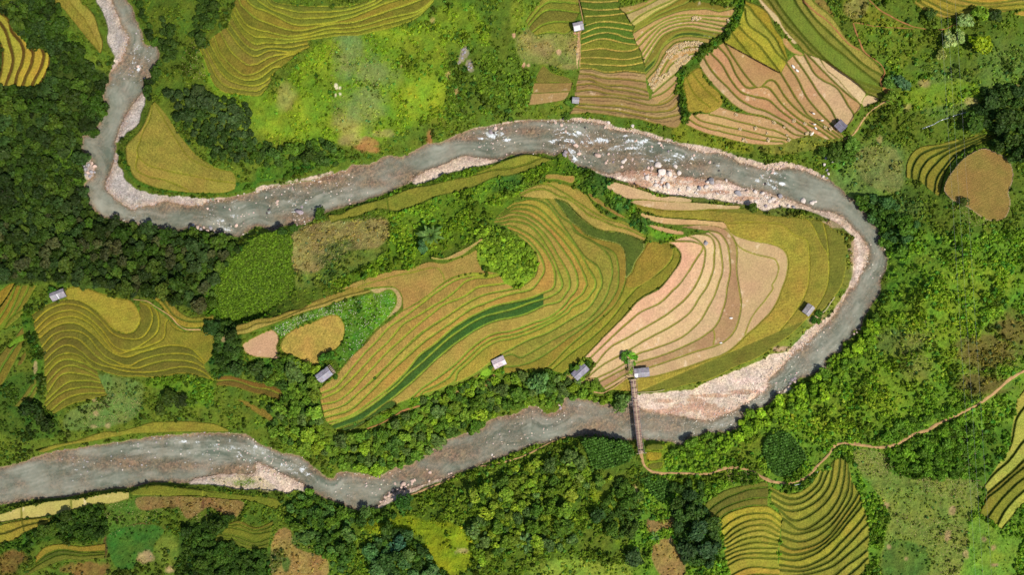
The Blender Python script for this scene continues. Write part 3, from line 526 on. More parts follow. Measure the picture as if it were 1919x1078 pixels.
# lower right pasture with pale stubble flecks
paint((116, 132, 52), "33:640,150 880,180 900,300 1080,350 1500,360 1600,400 1560,560 1500,640 1500,900 1430,1090 860,1090 900,600 780,420 680,300", 10, bush=.25)
paint((84, 112, 40), "33:900,840 1000,820 1180,900 1190,1090 860,1090 860,940", 10, bush=.15)
paint((112, 146, 44), "33:1510,700 1580,640 1700,740 1780,800 1900,820 1850,950 1830,1100 1440,1100 1500,900", 6, bush=.1)
paint((72, 104, 22), "33:1140,60 1520,20 1530,330 1340,350 1000,340 890,270 940,160", 10, bush=.95)
paint((74, 108, 24), "@1850,870,30,60 1890,960,30,20 1880,820,30", 18, .9, bush=.8)
paint(SOIL, "@1784,960,7,9 1776,1006,7,11 1660,946,6,7 1810,1040,6,10 1665,1025,4 1698,1048,4 1861,1027,5 1865,1060,6,3 1845,1012,4", 3, .8, rough=1.2, bush=0)
# river bank strips, south side
paint((110, 130, 30), "23:1000,60 1180,80 1200,110 1150,150 1140,280 1150,310 1040,310 990,230 975,150", 5, bush=.2)
paint((100, 122, 28), "@1290,900,40,14 1340,890,40,12 1420,850,50,30", 12, .8, bush=.7)
paint((90, 112, 28), "13:640,520 800,580 1100,500 1400,380 1700,260 1916,170|23:150,100 400,60 540,60 540,260 600,400 650,560 640,700 800,1090 0,1090|13:400,1090 540,900 330,700 240,560", 16, .85, bush=.9)
paint((128, 142, 22), "13:700,650 850,640 1000,620 1150,640 1330,680 1500,700 1600,830 1610,1000 1500,1090 1380,1090 1250,900 1260,800 1060,780 860,760", 12, bush=.3)
paint((126, 140, 24), "23:560,480 660,450 800,480 880,560 880,700 800,720 820,900 760,820 780,640 660,560", 10, .7, bush=.35)
paint((132, 152, 50), "23:200,1000 400,950 700,1000 880,1000 900,1090 100,1090", 12, .85, bush=.35)
paint((150, 114, 72), "23:1000,660 1130,680 1200,640 1210,720 1100,740 1040,770", 5, .8, bush=.1)
paint((148, 122, 68), "23:1040,880 1180,800 1240,900 1290,980 1280,1090 1120,1090", 5, .9, bush=.1)
paint(SOIL, "@1190,920,5,16 1200,935,5 1248,900,7,3 866,1034,10,6 1256,1012,4,9", 4, .8, rough=1.2, bush=0)
paint((150, 122, 66), "13:100,1000 140,780 200,720 260,750 275,830 350,900 520,945 530,1090 130,1090", 6, .9, bush=.15)
paint((70, 100, 36), "@536,1058,8,14 552,1014,7,10", 4, .9, bush=.2)
# lower left
paint((66, 98, 22), "03:200,600 400,560 760,560 780,800 640,830 400,820 250,860 200,960 0,900 0,850 150,800", 10, .9, bush=.85)
paint((84, 112, 34), "03:800,560 1000,520 1210,500 1200,640 1040,690 880,750 800,770", 6, .9, bush=.35)
paint((138, 110, 62), "03:1010,510 1300,490 1520,500 1700,510 1830,540 1740,660 1690,640 1560,570 1460,640 1400,660 1330,570 1210,580 1050,590", 6, .85, bush=.1)
paint((98, 72, 40), "03:800,775 900,745 980,705 1080,690 1200,720 1240,735 1200,745 1080,705 980,725 890,760 ", 2, .9, bush=0)
paint((98, 72, 40), "@380,945,3,14 198,1025,4,20 412,955,7,5 322,950,8,4", 3, .8, bush=0)
paint((66, 104, 32), "03:800,790 1050,700 1230,740 1150,860 1140,920 1030,930 1000,1030 880,1030 810,900", 5, bush=.12)
paint((112, 130, 44), "03:1170,840 1280,780 1340,900 1330,1000 1180,980", 10, .8, bush=.4)
paint((128, 96, 48), "@25,1045,26,14 10,1058,20 160,1068,40,14", 10, .8, bush=.2)
paint(SOIL, "@270,1046,14,11 318,1068,9,7", 4, .9, rough=1.0, bush=0)
paint((50, 78, 20), "03:1400,660 1600,720 1620,850 1700,900 1916,900|13:230,900 100,1090|03:1300,1090 1330,960 1330,800", 14, .8, bush=.9)
paint((100, 122, 56), "02:720,640 860,660 1060,720 1060,860 1000,980 620,1060 480,1060 480,960 640,870 800,820", 10, .85, bush=.35)
paint((92, 126, 26), "02:1080,700 1380,660 1590,710 1600,800 1500,900 1380,870 1360,780 1100,740", 8, .8, bush=.85)
paint((60, 88, 22), "02:0,720 300,620 310,900 420,960 460,1090 0,1090", 12, .8, bush=.85)
paint((74, 104, 22), "02:170,130 240,130 260,330 310,520 320,650 260,640 240,480 190,330 160,240", 6, .9, bush=.85)
paint(SOIL, "@175,745,6,8 180,775,5 202,798,5,4 176,800,5,3 66,690,3,12", 3, .7, rough=1.2, bush=0)
# left woods floor
paint(DKF, "0,10 20,0 105,0 120,60 160,120 205,140 205,190 180,250 150,270 155,340 180,400 240,410 330,425 430,440 450,470 400,520 390,590 330,570 130,530 0,535 -90,535 -90,-90 0,-90", 10, bush=.8)
paint((78, 108, 24), "01:260,90 420,40 600,60 620,190 600,300 420,280 250,120", 12, .9, bush=.7)
paint((84, 112, 28), "00:110,170 300,120 480,160 640,330 700,420 640,470 500,380 300,360 200,340 130,280", 14, .7, bush=.75)
paint((56, 84, 22), "02:1600,250 1770,260 1780,650 1600,660 1560,560 1600,400", 8, bush=.8)
paint((176, 144, 104), "@418,634,5,6", 3, .7, bush=0)
paint((72, 104, 22), "11:0,690 250,680 285,1078|12:0,240|02:1916,220 1620,240 1500,160 1500,0 1560,0|01:1600,1000 1720,820 1916,690", 8, bush=.92)
# top middle pasture
paint((104, 130, 28), "10:-420,340 0,720 60,700 330,480 460,330 640,270 900,240 1150,190 1300,90 1420,30 1560,0 1680,120 1760,260 1700,420 1450,560 1430,800 1300,900 1180,950 900,1060 640,1078 300,1078 0,900 -300,730", 12, bush=.5)
paint((126, 148, 34), "@560,215,50,40 600,120,30,20 540,240,40 480,230,30,20", 30, .5, bush=.3)
paint((116, 132, 70), "@655,100,26,46 690,190,30,44 668,210,30,26 700,140,40,30", 24, .8, bush=.22)
paint((138, 160, 36), "@795,185,50,34 770,70,32,12 720,60,24,8 820,170,20 660,250,18 505,240,16", 34, .7, bush=.15)
paint((164, 148, 82), "@535,180,16,22 530,190,10,14 655,245,18,22 640,230,14", 12, .6, bush=.1)
paint((84, 108, 28), "10:1420,300 1560,280 1700,330 1916,420|20:170,500 130,700 0,900|10:1800,830 1500,900 1400,860 1450,600 1400,420", 14, .9, bush=.92)
paint((104, 122, 28), "10:1200,180 1330,60 1500,20 1680,150 1600,300 1300,480 1150,500 1020,420 1050,300", 16, .6, bush=.8)
paint((150, 142, 110), "@870,96,6,10 866,108,4,6 880,122,6,8 861,115,3,6", 2.5, .9, rough=1.4, bush=0)
paint((168, 140, 88), "@752,124,3 840,138,5,8 810,38,5,6 855,172,3,10", 3, .7, bush=.1)
paint((226, 212, 176), "@630,163,3.4,6 637,164,2.5 629,178,2,3 637,176,2.5", 1.5, .9, rough=1.5, bush=0)
paint(RED, "@690,268,20,10 680,275,16,8 805,260,5,14 698,280,16,7", 7, .8, bush=.05)
paint((150, 140, 80), "@715,250,24,8 660,262,20,10", 8, .6, bush=.2)
paint((128, 132, 62), "20:40,260 160,270 480,240 500,300 490,500 420,520 250,480 100,460 30,380", 10, .9, bush=.3)
paint((164, 132, 86), "@1010,90,26,12 990,70,14 1070,125,12,4 1075,90,12,16 1025,80,10", 12, .45, bush=.1)
paint((210, 166, 128), "@1047,97,4,5 981,121,4,5 990,122,3 963,66,3,5 1078,62,5,3 1085,80,3,30 1082,100,2,24", 2, .8, rough=.8, bush=0)
paint((110, 128, 34), "20:0,0 110,0 150,150 60,220 0,250", 8, .8, bush=.4)
paint((96, 116, 32), "20:60,780 250,790 420,760 440,850 360,880 100,890 0,890", 8, bush=.55)
# green gully and lips round the top right terraces
paint((72, 100, 22), "20:1660,-20 1725,-20 1730,80 1690,170 1600,260 1550,320 1440,360 1390,470 1280,550 1270,650 1310,780 1310,880 1280,940 1200,960 1240,900 1260,760 1230,640 1240,540 1350,460 1400,350 1500,300 1560,250 1640,150 1680,80", 3, bush=.95)
paint((112, 124, 30), "20:1210,900 1300,930 1420,990 1560,1030 1800,1090 1800,1140 1500,1110 1200,1040", 5, .9, bush=.4)
paint((118, 122, 44), "30:-100,1090 100,1050 300,1020 560,1035 700,900 860,760 940,690 960,740 800,830 720,920 640,1020 540,1078 300,1130 0,1150", 6, .9, bush=.3)
paint(RED, "30:860,650 950,690 960,740 920,740 880,700", 4, .7, bush=0)
paint(RED, "30:345,0 420,0 490,130 440,120 390,60", 3, .5, bush=0)
paint((140, 84, 48), "@1533,64,9,9 1601,118,5,3 1516,10,8,12", 3, .9, bush=0)
paint(SOIL, "30:600,0 760,0 700,120 640,150 560,60", 10, .3, bush=.2)
paint((176, 148, 96), "@1732,155,10,8 1700,200,7,6 1648,262,5,8 1905,162,8,5 1820,190,14,8", 5, .6, bush=.1)
# spur scrub, hedges and the patch of flowers
paint((96, 122, 26), "11:980,500 1200,460 1350,395 1780,250 1916,236|21:100,205 300,110 480,150 640,230 700,320 860,400 1000,560 1060,660 980,690 860,560 560,350 480,280 460,230 240,230 60,340 40,380 0,440|11:1790,560 1780,640 1690,700 1300,840 1150,930 650,1070 560,1030 820,900 980,780 980,560", 6, bush=.85)
paint((110, 140, 34), "@800,390,60,24 860,360,60,18 740,420,30,20 900,340,30,12", 20, .6, bush=.7)
paint((64, 100, 36), "@1120,345,30,26 1160,380,26,20 1200,420,24,20 1090,310,20,20 955,345,30,14 960,330,14", 14, .8, bush=.9)
paint((148, 134, 76), "11:260,680 400,600 560,575 700,580 980,565 980,700 900,780 700,800 560,870 450,960 300,960", 10, .9, bush=.28)
paint((112, 128, 48), "11:300,960 460,960 600,850 900,780 980,800 820,900 560,1030 480,1060 300,1078", 10, .8, bush=.5)
paint((56, 90, 34), "@630,468,22,18 610,490,16,14 650,455,14,12 616,510,14", 12, .7, bush=.6)
paint((106, 134, 32), "11:1690,700 1916,640|21:20,680 150,790 185,890 165,980 90,1040 0,1075|11:1860,1040 1740,990 1815,970 1700,925 1660,850 1650,790", 4, bush=.8)
paint((116, 152, 36), "@960,526,40,9 925,496,20,6 905,460,6,26 985,520,20,7", 8, .8, bush=.15)
paint((86, 126, 34), "12:125,305 300,212 450,162 700,78 840,50 1000,15 1050,60 1042,120 930,285 870,330 700,560 640,590 600,560 600,455 650,400 662,270 610,200 450,230 330,275 200,370", 4, bush=.4)
paint((104, 148, 36), "@690,575,10,24 735,560,10,14 720,585,16,14 703,605,10", 10, .8, bush=.2)
paint((100, 132, 28), "21:1000,600 1100,650 1290,680 1420,740 1430,780 1400,740 1300,720 1200,720 1060,700", 4, bush=.7)
paint((72, 104, 28), "12:0,520 170,545 300,580 440,600 450,720 380,740 300,640 100,600 0,600", 6, bush=.7)
paint((188, 126, 82), "@552,704,6,5 555,700,4 700,705,3", 3, .8, bush=0)
paint((100, 130, 30), "12:1060,880 1240,790 1480,715 1680,650 1760,600 1916,560|22:100,640 290,620 380,640 440,640 560,680 650,760 620,780 400,700 0,640|12:1720,690 1300,840 1000,960 760,1070", 5, .8, bush=.6)
paint((172, 124, 84), "12:1310,840 1420,785 1600,735 1740,690 1780,640 1800,650 1760,720 1600,760 1400,810", 3, .75, bush=.05)
paint((190, 150, 108), "22:360,650 440,650 520,700 560,660 620,640 600,700 520,730 400,690", 3, .6, bush=.05)
paint((122, 150, 40), "@899,452,6,12 896,488,5,20 905,524,9,10 918,438,12,6 944,428,16,5", 5, .9, bush=.08)
# banks of the river tongue
paint((118, 126, 44), "22:880,790 1100,780 1300,730 1500,690 1650,610 1800,545 1916,480|32:0,470 180,345 290,240 330,200 500,60 560,80 470,180 380,250 300,300 220,390 130,470 0,520|22:1750,600 1600,660 1400,750 1100,800 920,800", 3, .9, bush=.25)
paint((112, 116, 44), "31:0,480 130,500 280,530 380,540 470,590 560,640 630,720 640,880 630,960 600,1078 540,1078 580,950 592,800 572,700 500,640 400,580 280,560 130,545 0,525", 3, .9, bush=.6)
paint((112, 118, 50), "21:1130,395 1220,380 1350,400 1600,400 1720,440 1750,480 1600,440 1350,430 1340,415 1200,392", 3, .8, bush=.35)
paint((90, 118, 26), "11:540,525 640,500 780,440 920,390 1130,300 1180,285 1250,300 1400,240 1640,170 1900,95 1640,215 1420,268 1150,330 900,420 640,520", 3, .9, bush=.8)
paint((70, 104, 24), "01:865,70 900,50 930,60 920,130 960,220 1010,290 1120,330 1300,365 1500,380 1720,370 1916,330|11:0,340 0,300 130,270 300,220 520,160 680,120 660,80 560,70 400,120 0,190|01:1916,270 1760,290 1750,340 1690,362 1400,365 1300,352 1120,312 1020,262 970,192 945,122", 3, .9, bush=.8)
# the shaped bars and shingle lie over the turf
BARC = fbm(14, 77, 3)[..., None]
barcol = alb((224, 202, 180)) * (.80 + .32 * BARC)
lefty = sstep(500, 300, PX)[..., None]
barcol = barcol * (1 - lefty) + alb((190, 178, 166)) * (.72 + .5 * BARC) * lefty
wetbar = (sstep(14, 1, SD + (N_B - .5) * 12) * (.45 + .55 * N_A))[..., None]
barcol = barcol * (1 - .7 * wetbar) + alb((182, 146, 116)) * .7 * wetbar
COL = COL * (1 - BAR[..., None]) + barcol * BAR[..., None]
BUSH = BUSH * (1 - BAR)
paint((196, 150, 120), "@1290,765,60,9 1230,772,40,7 1350,775,50,8 1400,735,36,5 1330,742,40,4 1460,705,20,3 1250,752,20,5 1300,750,20,4", 6, .75, rough=1.3)
paint((184, 132, 98), "@1220,322,30,8 1250,345,40,7 1205,345,30,7 1310,345,26,5 1190,325,24,8 1285,335,20,6 1350,360,22,4 1400,372,24,4 1320,360,14,4", 6, .7, rough=1.4)
paint((196, 160, 134), "@1600,480,8,26 1560,420,26,7 1530,600,14,12 1470,655,20,6", 6, .6, rough=1.2)
paint((244, 216, 196), "@1230,762,40,5 1400,715,40,6 1450,730,30,8 1500,660,16,10 1420,750,36,8 1610,500,6,20 1270,360,40,5 1370,350,40,5", 6, .7, rough=1.3)
paint((172, 158, 116), "03:1560,360 1700,345 1916,340|13:150,420 100,460 0,440|03:1800,430 1640,400", 6, .6, bush=.15)
paint((104, 132, 44), "@450,906,16,6 470,902,10,5", 5, .8, bush=.2)
# broad tonal drift
COL *= (.86 + .28 * N_A)[..., None]
COL *= (.70 + .60 * N_C)[..., None] * (.88 + .24 * N_D)[..., None]
_h = (N_B - .5)[..., None] * np.array([.18, .06, -.2])
COL = np.clip(COL * (1 + _h), .004, .9)

# ------------------------------------------------------------------ the river bed
bed_n = fbm(7, 41, 3)
shal = sstep(-14, 0, SD)
SHOAL = np.zeros((NY, NX))
def spot(arr, s, amp=1.0, soft=.8):
    for q in s.split():
        x, y, rx, ry = [float(v) for v in q.split(',')][:4]
        r0, r1 = max(0, int((y - 2 * ry + MG) / G)), min(NY, int((y + 2 * ry + MG) / G) + 1)
        c0, c1 = max(0, int((x - 2 * rx + MG) / G)), min(NX, int((x + 2 * rx + MG) / G) + 1)
        if r1 <= r0 or c1 <= c0:
            continue
        d = np.hypot((PX[r0:r1, c0:c1] - x) / rx, (PY[r0:r1, c0:c1] - y) / ry)
        arr[r0:r1, c0:c1] = np.maximum(arr[r0:r1, c0:c1], amp * (1 - sstep(1 - soft, 1 + soft, d)))
spot(SHOAL, "1180,300,60,22 1240,320,50,16 1330,345,50,14 1290,310,40,16 1100,270,70,24 560,410,50,14 500,430,40,10 620,340,60,20 660,320,60,16 340,385,50,12 420,372,40,10 1300,770,110,20 1400,730,40,20 1240,790,60,14 1560,580,16,40 1590,540,14,40 1500,650,24,14 1450,690,24,14 430,878,50,10 250,868,70,14 120,858,60,12 340,872,60,12 760,330,40,16 450,372,40,8 700,345,50,10 1180,780,50,18 1240,800,60,12 850,850,60,22 780,890,70,14 680,890,50,12 640,885,50,8 270,130,26,30 240,120,26,30 980,245,60,10 880,258,40,8 960,770,90,26 1060,770,60,18 1160,760,40,12 1120,800,60,16", .9)
DEPTH = np.clip(-SD / 9.0, 0, 1) ** .8 * (1 - .86 * SHOAL) * (.30 + 1.3 * fbm(30, 61, 3) ** 1.3)
DEPTH = np.where(SD < 0, .03 + .95 * DEPTH + .10 * (bed_n - .5), 0)
DEPTH = np.where(SD < 0, np.maximum(DEPTH, .012), 0)
bedcol = alb((176, 146, 122)) * (.55 + .75 * bed_n)[..., None]
wet = (SD < 2.0)
wetmix = sstep(2.5, -1.0, SD)[..., None]
COL = COL * (1 - wetmix) + bedcol * wetmix
BUSH = np.where(SD < 4, 0, BUSH)

# current streaks: noise laid along the stream
_i = np.nonzero(SD < 6)
_qx, _qy = PX[_i], PY[_i]
_al = np.concatenate([[0], np.cumsum(np.hypot(*np.diff(bankA, axis=0).T))])
_best = np.full(len(_qx), 1e9)
_s = np.zeros(len(_qx))
for a in range(0, len(bankA), 40):
    b = bankA[a:a + 40:2]
    dd = (_qx[:, None] - b[:, 0]) ** 2 + (_qy[:, None] - b[:, 1]) ** 2
    j = dd.argmin(1)
    m = dd[np.arange(len(j)), j]
    u = m < _best
    _best[u] = m[u]
    _s[u] = _al[a:a + 40:2][j[u]]
_cross = np.sqrt(_best)
def streaknoise(ls, lc, seed):
    rs = np.random.RandomState(seed)
    g = rs.rand(int(_al[-1] / ls) + 3, int(_cross.max() / lc) + 3)
    fx, fy = _s / ls + .35 * N_B[_i], _cross / lc + 1.2 * N_C[_i]
    ix, iy = np.clip(fx.astype(int), 0, g.shape[0] - 2), np.clip(fy.astype(int), 0, g.shape[1] - 2)
    tx, ty = fx - ix, fy - iy
    tx, ty = tx * tx * (3 - 2 * tx), ty * ty * (3 - 2 * ty)
    tx, ty = np.clip(tx, 0, 1), np.clip(ty, 0, 1)
    return (g[ix, iy] * (1 - tx) + g[ix + 1, iy] * tx) * (1 - ty) + (g[ix, iy + 1] * (1 - tx) + g[ix + 1, iy + 1] * tx) * ty
STREAK = np.full((NY, NX), .5)
STREAK[_i] = .45 * streaknoise(40, 7, 1) + .33 * streaknoise(16, 3.2, 2) + .22 * streaknoise(7, 2.0, 3)

# ------------------------------------------------------------------ rasterise the fields
FID = np.full((NY, NX), -1, np.int16)
FZ = np.full((NY, NX), np.nan)
def wobble(line, k):
    n = len(line)
    t = np.arange(n) / 6.0
    rs = np.random.RandomState(k)
    a = np.interp(t, np.arange(int(t[-1]) + 3), rs.rand(int(t[-1]) + 3) - .5)
    b = np.interp(t, np.arange(int(t[-1]) + 3), rs.rand(int(t[-1]) + 3) - .5)
    return line + np.stack([a, b], 1) * 1.5
def crop_col(c):
    a = alb(c)
    a = a * .94 + .06 * a.mean()
    return a * np.array([.955, 1.045, .98])
_cache = {}
def guide(s):
    if s not in _cache:
        _cache[s] = wobble(smooth(pts(s), 4.0), len(s) * 7 + 3)
    return _cache[s]
def level_hash(fid, lev, k):
    return ((fid * 73 + lev * 151 + k * 37) * 2654435761 % 1000) / 999.0
for fi, f in enumerate(FIELDS):
    strips = []
    if 'poly' in f:
        outline = wobble(smooth(pts(f['poly']), 4.0, True), fi)
        strips.append((np.concatenate([outline, outline[:1]]), None, 0, 1))
    else:
        g = f['guides']
        for (la, sa), (lb, sb) in zip(g[:-1], g[1:]):
            strips.append((guide(sa), guide(sb), la, lb))
    bund = alb(f['bund'])
    extra = [guide(s) for s in f['lines']]
    for A, B, la, lb in strips:
        poly = A[:-1] if B is None else np.concatenate([A, B[::-1]])
        r, c, m = fill(poly)
        if not m.any():
            continue
        iy, ix = np.nonzero(m)
        iy += r.start
        ix += c.start
        qx, qy = PX[iy, ix], PY[iy, ix]
        if B is None:
            d = dist_line(qx, qy, A)
            lev = np.full(len(qx), float(la))
            k = np.full(len(qx), la)
            zf = np.full(len(qx), f['z'][0])
        else:
            da, db = dist_line(qx, qy, A), dist_line(qx, qy, B)
            w = da + db + 1e-6
            n = max(1, int(round(lb - la)))
            t = np.clip(da / w, 0, .99999)
            if n > 1:
                t = np.clip(t + (N_C[iy, ix] - .5) * .16 / n * np.sin(np.pi * t), 0, .99999)
            tn = t * n
            k0 = np.floor(tn).astype(int)
            k = la + k0
            fr = tn - k0
            wl = w / n
            d = np.minimum(fr, 1 - fr) * wl
            edge_a, edge_b = fr * wl, (1 - fr) * wl
            zl, dz = f['z']
            # level terrace treads; each drops within about two pixels of its bund line
            rise = .5 * sstep(2.2, 0, edge_a) * -1 + .5 * sstep(2.2, 0, edge_b)
            zf = zl + dz * (la + k0 + .5 + rise)
        for L in extra:
            lx0, ly0 = L.min(0) - 6
            lx1, ly1 = L.max(0) + 6
            s = (qx > lx0) & (qx < lx1) & (qy > ly0) & (qy < ly1)
            if s.any():
                dl = np.full(len(qx), 99.0)
                dl[s] = dist_line(qx[s], qy[s], L) * f['bw'] / f['lw']
                d = np.minimum(d, dl)
        bwv = f['bw'] * (.75 + .5 * N_B[iy, ix]) + (N_D[iy, ix] - .5) * .7
        bm = 1 - sstep(bwv - .6, bwv + .5, d)
        cols = np.array([crop_col(cc) for cc in f['cols']])
        ci = (k - (0 if 'poly' in f else f['guides'][0][0])) % len(cols)
        base = cols[ci].copy()
        for op, ok, oc in f['over']:
            r2, c2, m2 = fill(pts(op))
            full = np.zeros((NY, NX), bool)
            full[r2, c2] = m2
            base[full[iy, ix] & (k == ok)] = alb(oc)
        jit = np.array([[1 + (level_hash(fi, int(kk), 1) - .5) * .20, 1 + (level_hash(fi, int(kk), 2) - .5) * .16, 1 + (level_hash(fi, int(kk), 3) - .5) * .24] for kk in range(int(k.min()), int(k.max()) + 1)])
        harvested = f['name'] in ('harvested_field', 'bare_field')
        if harvested:
            jit = 1 + (jit - 1) * .45
        base = base * jit[k - k.min()]
        blot = sstep(.55, .8, N_B[iy, ix]) * .5 + sstep(.6, .85, N_A[iy, ix]) * .5
        if harvested:
            base = base * np.array([1.0, .94, .92]) * (.84 + .22 * N_B[iy, ix] + .16 * (N_D[iy, ix] - .5))[:, None]
            straw = sstep(.62, .78, N_C[iy, ix]) * sstep(.45, .7, N_B[iy, ix])
            base = base * (1 - .5 * straw[:, None]) + alb((240, 214, 178)) * .5 * straw[:, None]
        else:
            base = base * (1 - .26 * blot)[:, None] * (.80 + .40 * N_C[iy, ix])[:, None]
            hh = (N_B[iy, ix] - .5)[:, None]
            base = base * (1 + hh * np.array([-.24, .10, -.2])) * (.93 + .14 * N_D[iy, ix])[:, None]
            th = level_hash(fi, 3, 5) * 3.14
            base = base * (1 + .06 * np.sin((qx * math.cos(th) + qy * math.sin(th)) * 1.0 + 3 * N_C[iy, ix]))[:, None]
        if f['spk'] == 1:
            rows = .5 + .5 * np.sin((qx * .35 + qy * .94) * 1.75 + (N_C[iy, ix] - .5) * 1.5)
            base = base * (.62 + .5 * rows)[:, None] + alb((96, 104, 30)) * (.5 * (1 - rows))[:, None]
        if f['spk'] == 4 and B is not None:
            dl = np.abs(fr - .45 + (N_C[iy, ix] - .5) * .35) * wl
            ck = (1 - sstep(.4, 1.3, dl)) * sstep(.3, .5, N_B[iy, ix]) * .8
            base = base * (1 - ck)[:, None] + alb((92, 70, 44)) * ck[:, None]
        if f['spk'] == 2:
            rows = .5 + .5 * np.sin((qx * .3 + qy * .95) * 1.257 + (N_C[iy, ix] - .5) * 2)
            base = base * (.45 + 1.1 * rows)[:, None]
        bn = bund * (.78 + .44 * N_C[iy, ix])[:, None]
        bn = bn * (1 + (N_B[iy, ix] - .5)[:, None] * np.array([.4, .1, -.1]))
        colr = base * (1 - bm)[:, None] + bn * bm[:, None]
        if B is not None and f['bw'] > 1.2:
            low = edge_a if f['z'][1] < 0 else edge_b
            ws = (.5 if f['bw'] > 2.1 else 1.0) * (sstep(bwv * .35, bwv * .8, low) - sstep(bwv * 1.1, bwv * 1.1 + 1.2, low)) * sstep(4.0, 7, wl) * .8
            riser_shade = alb((56, 70, 18)) * (.7 + .6 * N_C[iy, ix])[:, None]  # thin dark line beside each bund: riser shade painted into the field colour
            colr = colr * (1 - ws)[:, None] + riser_shade * ws[:, None]
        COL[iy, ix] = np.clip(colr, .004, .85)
        FID[iy, ix] = fi
        rough = f['crop'] * (1 - bm) * (.85 + .3 * N_D[iy, ix])
        FZ[iy, ix] = zf + rough + bm * (.10 if f['crop'] < .2 else .02)
BUSH = np.where(FID >= 0, 0, BUSH)
FID = np.where(SD < 1.0, -1, FID)
FZ = np.where(FID < 0, np.nan, FZ)

# ------------------------------------------------------------------ heights: fields and river are surveyed, the rest is eased between them
CS = 6
cz = np.full((NY // CS + 1, NX // CS + 1), np.nan)
sub = FZ[::CS, ::CS]
cz[:sub.shape[0], :sub.shape[1]] = sub
ssd = SD[::CS, ::CS]
known = ~np.isnan(cz)
riv = np.zeros_like(known)
riv[:ssd.shape[0], :ssd.shape[1]] = ssd < 3
bar = np.zeros_like(known)
_b = BAR[::CS, ::CS] > .5
bar[:_b.shape[0], :_b.shape[1]] = _b
cz[riv] = .15
known |= riv
cz[bar & ~riv] = .55
known |= bar
ctrl = "20,60,17 100,120,13 60,220,13 60,330,12 30,440,13 150,480,9 260,480,5.5 340,480,5.5 420,470,3.5 60,620,9 300,790,6 60,800,7 400,630,5 530,720,4 700,820,3.6 900,760,2.6 1000,730,2.6 560,800,3.4 340,100,6 300,120,3.5 340,30,9 400,230,5 560,290,3.4 640,220,6 560,200,8 700,140,9 800,100,10.5 900,80,10 900,180,5.5 820,220,4 950,20,12 1020,110,7 500,390,1.6 600,450,3 650,440,4 750,470,6 800,440,6 880,400,6.5 960,440,11.5 940,520,10.8 480,510,4 1060,340,3.5 1200,420,3.5 1120,360,4.5 1650,100,12 1750,100,13 1850,150,15 1700,200,9 1600,290,4 1640,350,7 1650,430,6 1800,470,10 1850,600,14 1750,560,10 1720,680,9 1850,740,14 1650,780,6 1500,790,3.4 1400,830,3 1540,860,5.5 1700,900,8 1760,1000,11 1860,1040,15 1280,940,5 1300,1040,9 1150,1000,9 1000,960,7 1040,1060,12 850,1000,8 900,920,4 700,1000,6 760,1060,9 600,980,4 600,1060,7 450,980,4 350,980,4.5 300,1060,7 150,960,4.5 60,1060,9 1250,895,3 1350,760,.5 1700,840,7 1880,860,12 950,485,13.5 -60,500,14 -60,60,19 1990,300,18 1990,700,18 1000,1140,14 1900,1140,17 500,1140,9"
for q in ctrl.split():
    x, y, z = [float(v) for v in q.split(',')]
    i, j = int((y + MG) / G / CS), int((x + MG) / G / CS)
    if 0 <= i < cz.shape[0] and 0 <= j < cz.shape[1] and not known[i, j]:
        cz[i, j] = z
        known[i, j] = True
hz = np.where(known, np.nan_to_num(cz), 6.0)
# coarse to fine relaxation
def relax(h, kn, val, it):
    for _ in range(it):
        p = np.pad(h, 1, mode='edge')
        h = .25 * (p[:-2, 1:-1] + p[2:, 1:-1] + p[1:-1, :-2] + p[1:-1, 2:])
        h = np.where(kn, val, h)
    return h
val = np.nan_to_num(cz)
lev = [(known, val)]
while min(lev[-1][0].shape) > 12:
    kn, vl = lev[-1]
    a, b = kn.shape[0] // 2 * 2, kn.shape[1] // 2 * 2
    kk = kn[:a, :b].reshape(a // 2, 2, b // 2, 2).astype(float)
    vv = (kk * vl[:a, :b].reshape(a // 2, 2, b // 2, 2)).sum((1, 3))
    nn = kk.sum((1, 3))
    lev.append((nn > 0, vv / np.maximum(nn, 1)))
h = np.full(lev[-1][0].shape, 6.0)
for kn, vl in lev[::-1]:
    if h.shape != kn.shape:
        h = np.repeat(np.repeat(h, 2, 0), 2, 1)
        h = np.pad(h, ((0, max(0, kn.shape[0] - h.shape[0])), (0, max(0, kn.shape[1] - h.shape[1]))), mode='edge')[:kn.shape[0], :kn.shape[1]]
    h = relax(h, kn, vl, 120)
def upsample(a):
    fy, fx = np.arange(NY) / CS, np.arange(NX) / CS
    iy, ix = np.minimum(fy.astype(int), a.shape[0] - 2), np.minimum(fx.astype(int), a.shape[1] - 2)
    ty, tx = (fy - iy)[:, None], fx - ix
    t0 = a[iy][:, ix] * (1 - tx) + a[iy][:, ix + 1] * tx
    t1 = a[iy + 1][:, ix] * (1 - tx) + a[iy + 1][:, ix + 1] * tx
    return t0 * (1 - ty) + t1 * ty
SM = blur(upsample(h), 4)
Z = SM + (N_C - .5) * .5 + (N_D - .5) * .14 + (N_B - .5) * .8
offriv = sstep(0, 12, SD)
bank_lo = .10 + .35 * sstep(0, 8, SD) + (N_D - .5) * .16 + (N_C - .5) * .15
Z = np.where(BAR > .4, bank_lo, Z * offriv + bank_lo * (1 - offriv))
Z = np.where(SD < 0, -DEPTH, np.maximum(Z, .05 + .02 * SD.clip(0, 10)))
Z = np.where(FID >= 0, np.nan_to_num(FZ), Z)
# ------------------------------------------------------------------ materials
def new_mat(name):
    m = bpy.data.materials.new(name)
    m.use_nodes = True
    nt = m.node_tree
    b = nt.nodes['Principled BSDF']
    b.inputs['Specular IOR Level'].default_value = .15
    b.inputs['Roughness'].default_value = .85
    return m, nt, b

def node(nt, kind, **kw):
    n = nt.nodes.new(kind)
    for k, v in kw.items():
        if k in n.inputs:
            n.inputs[k].default_value = v
        else:
            setattr(n, k, v)
    return n

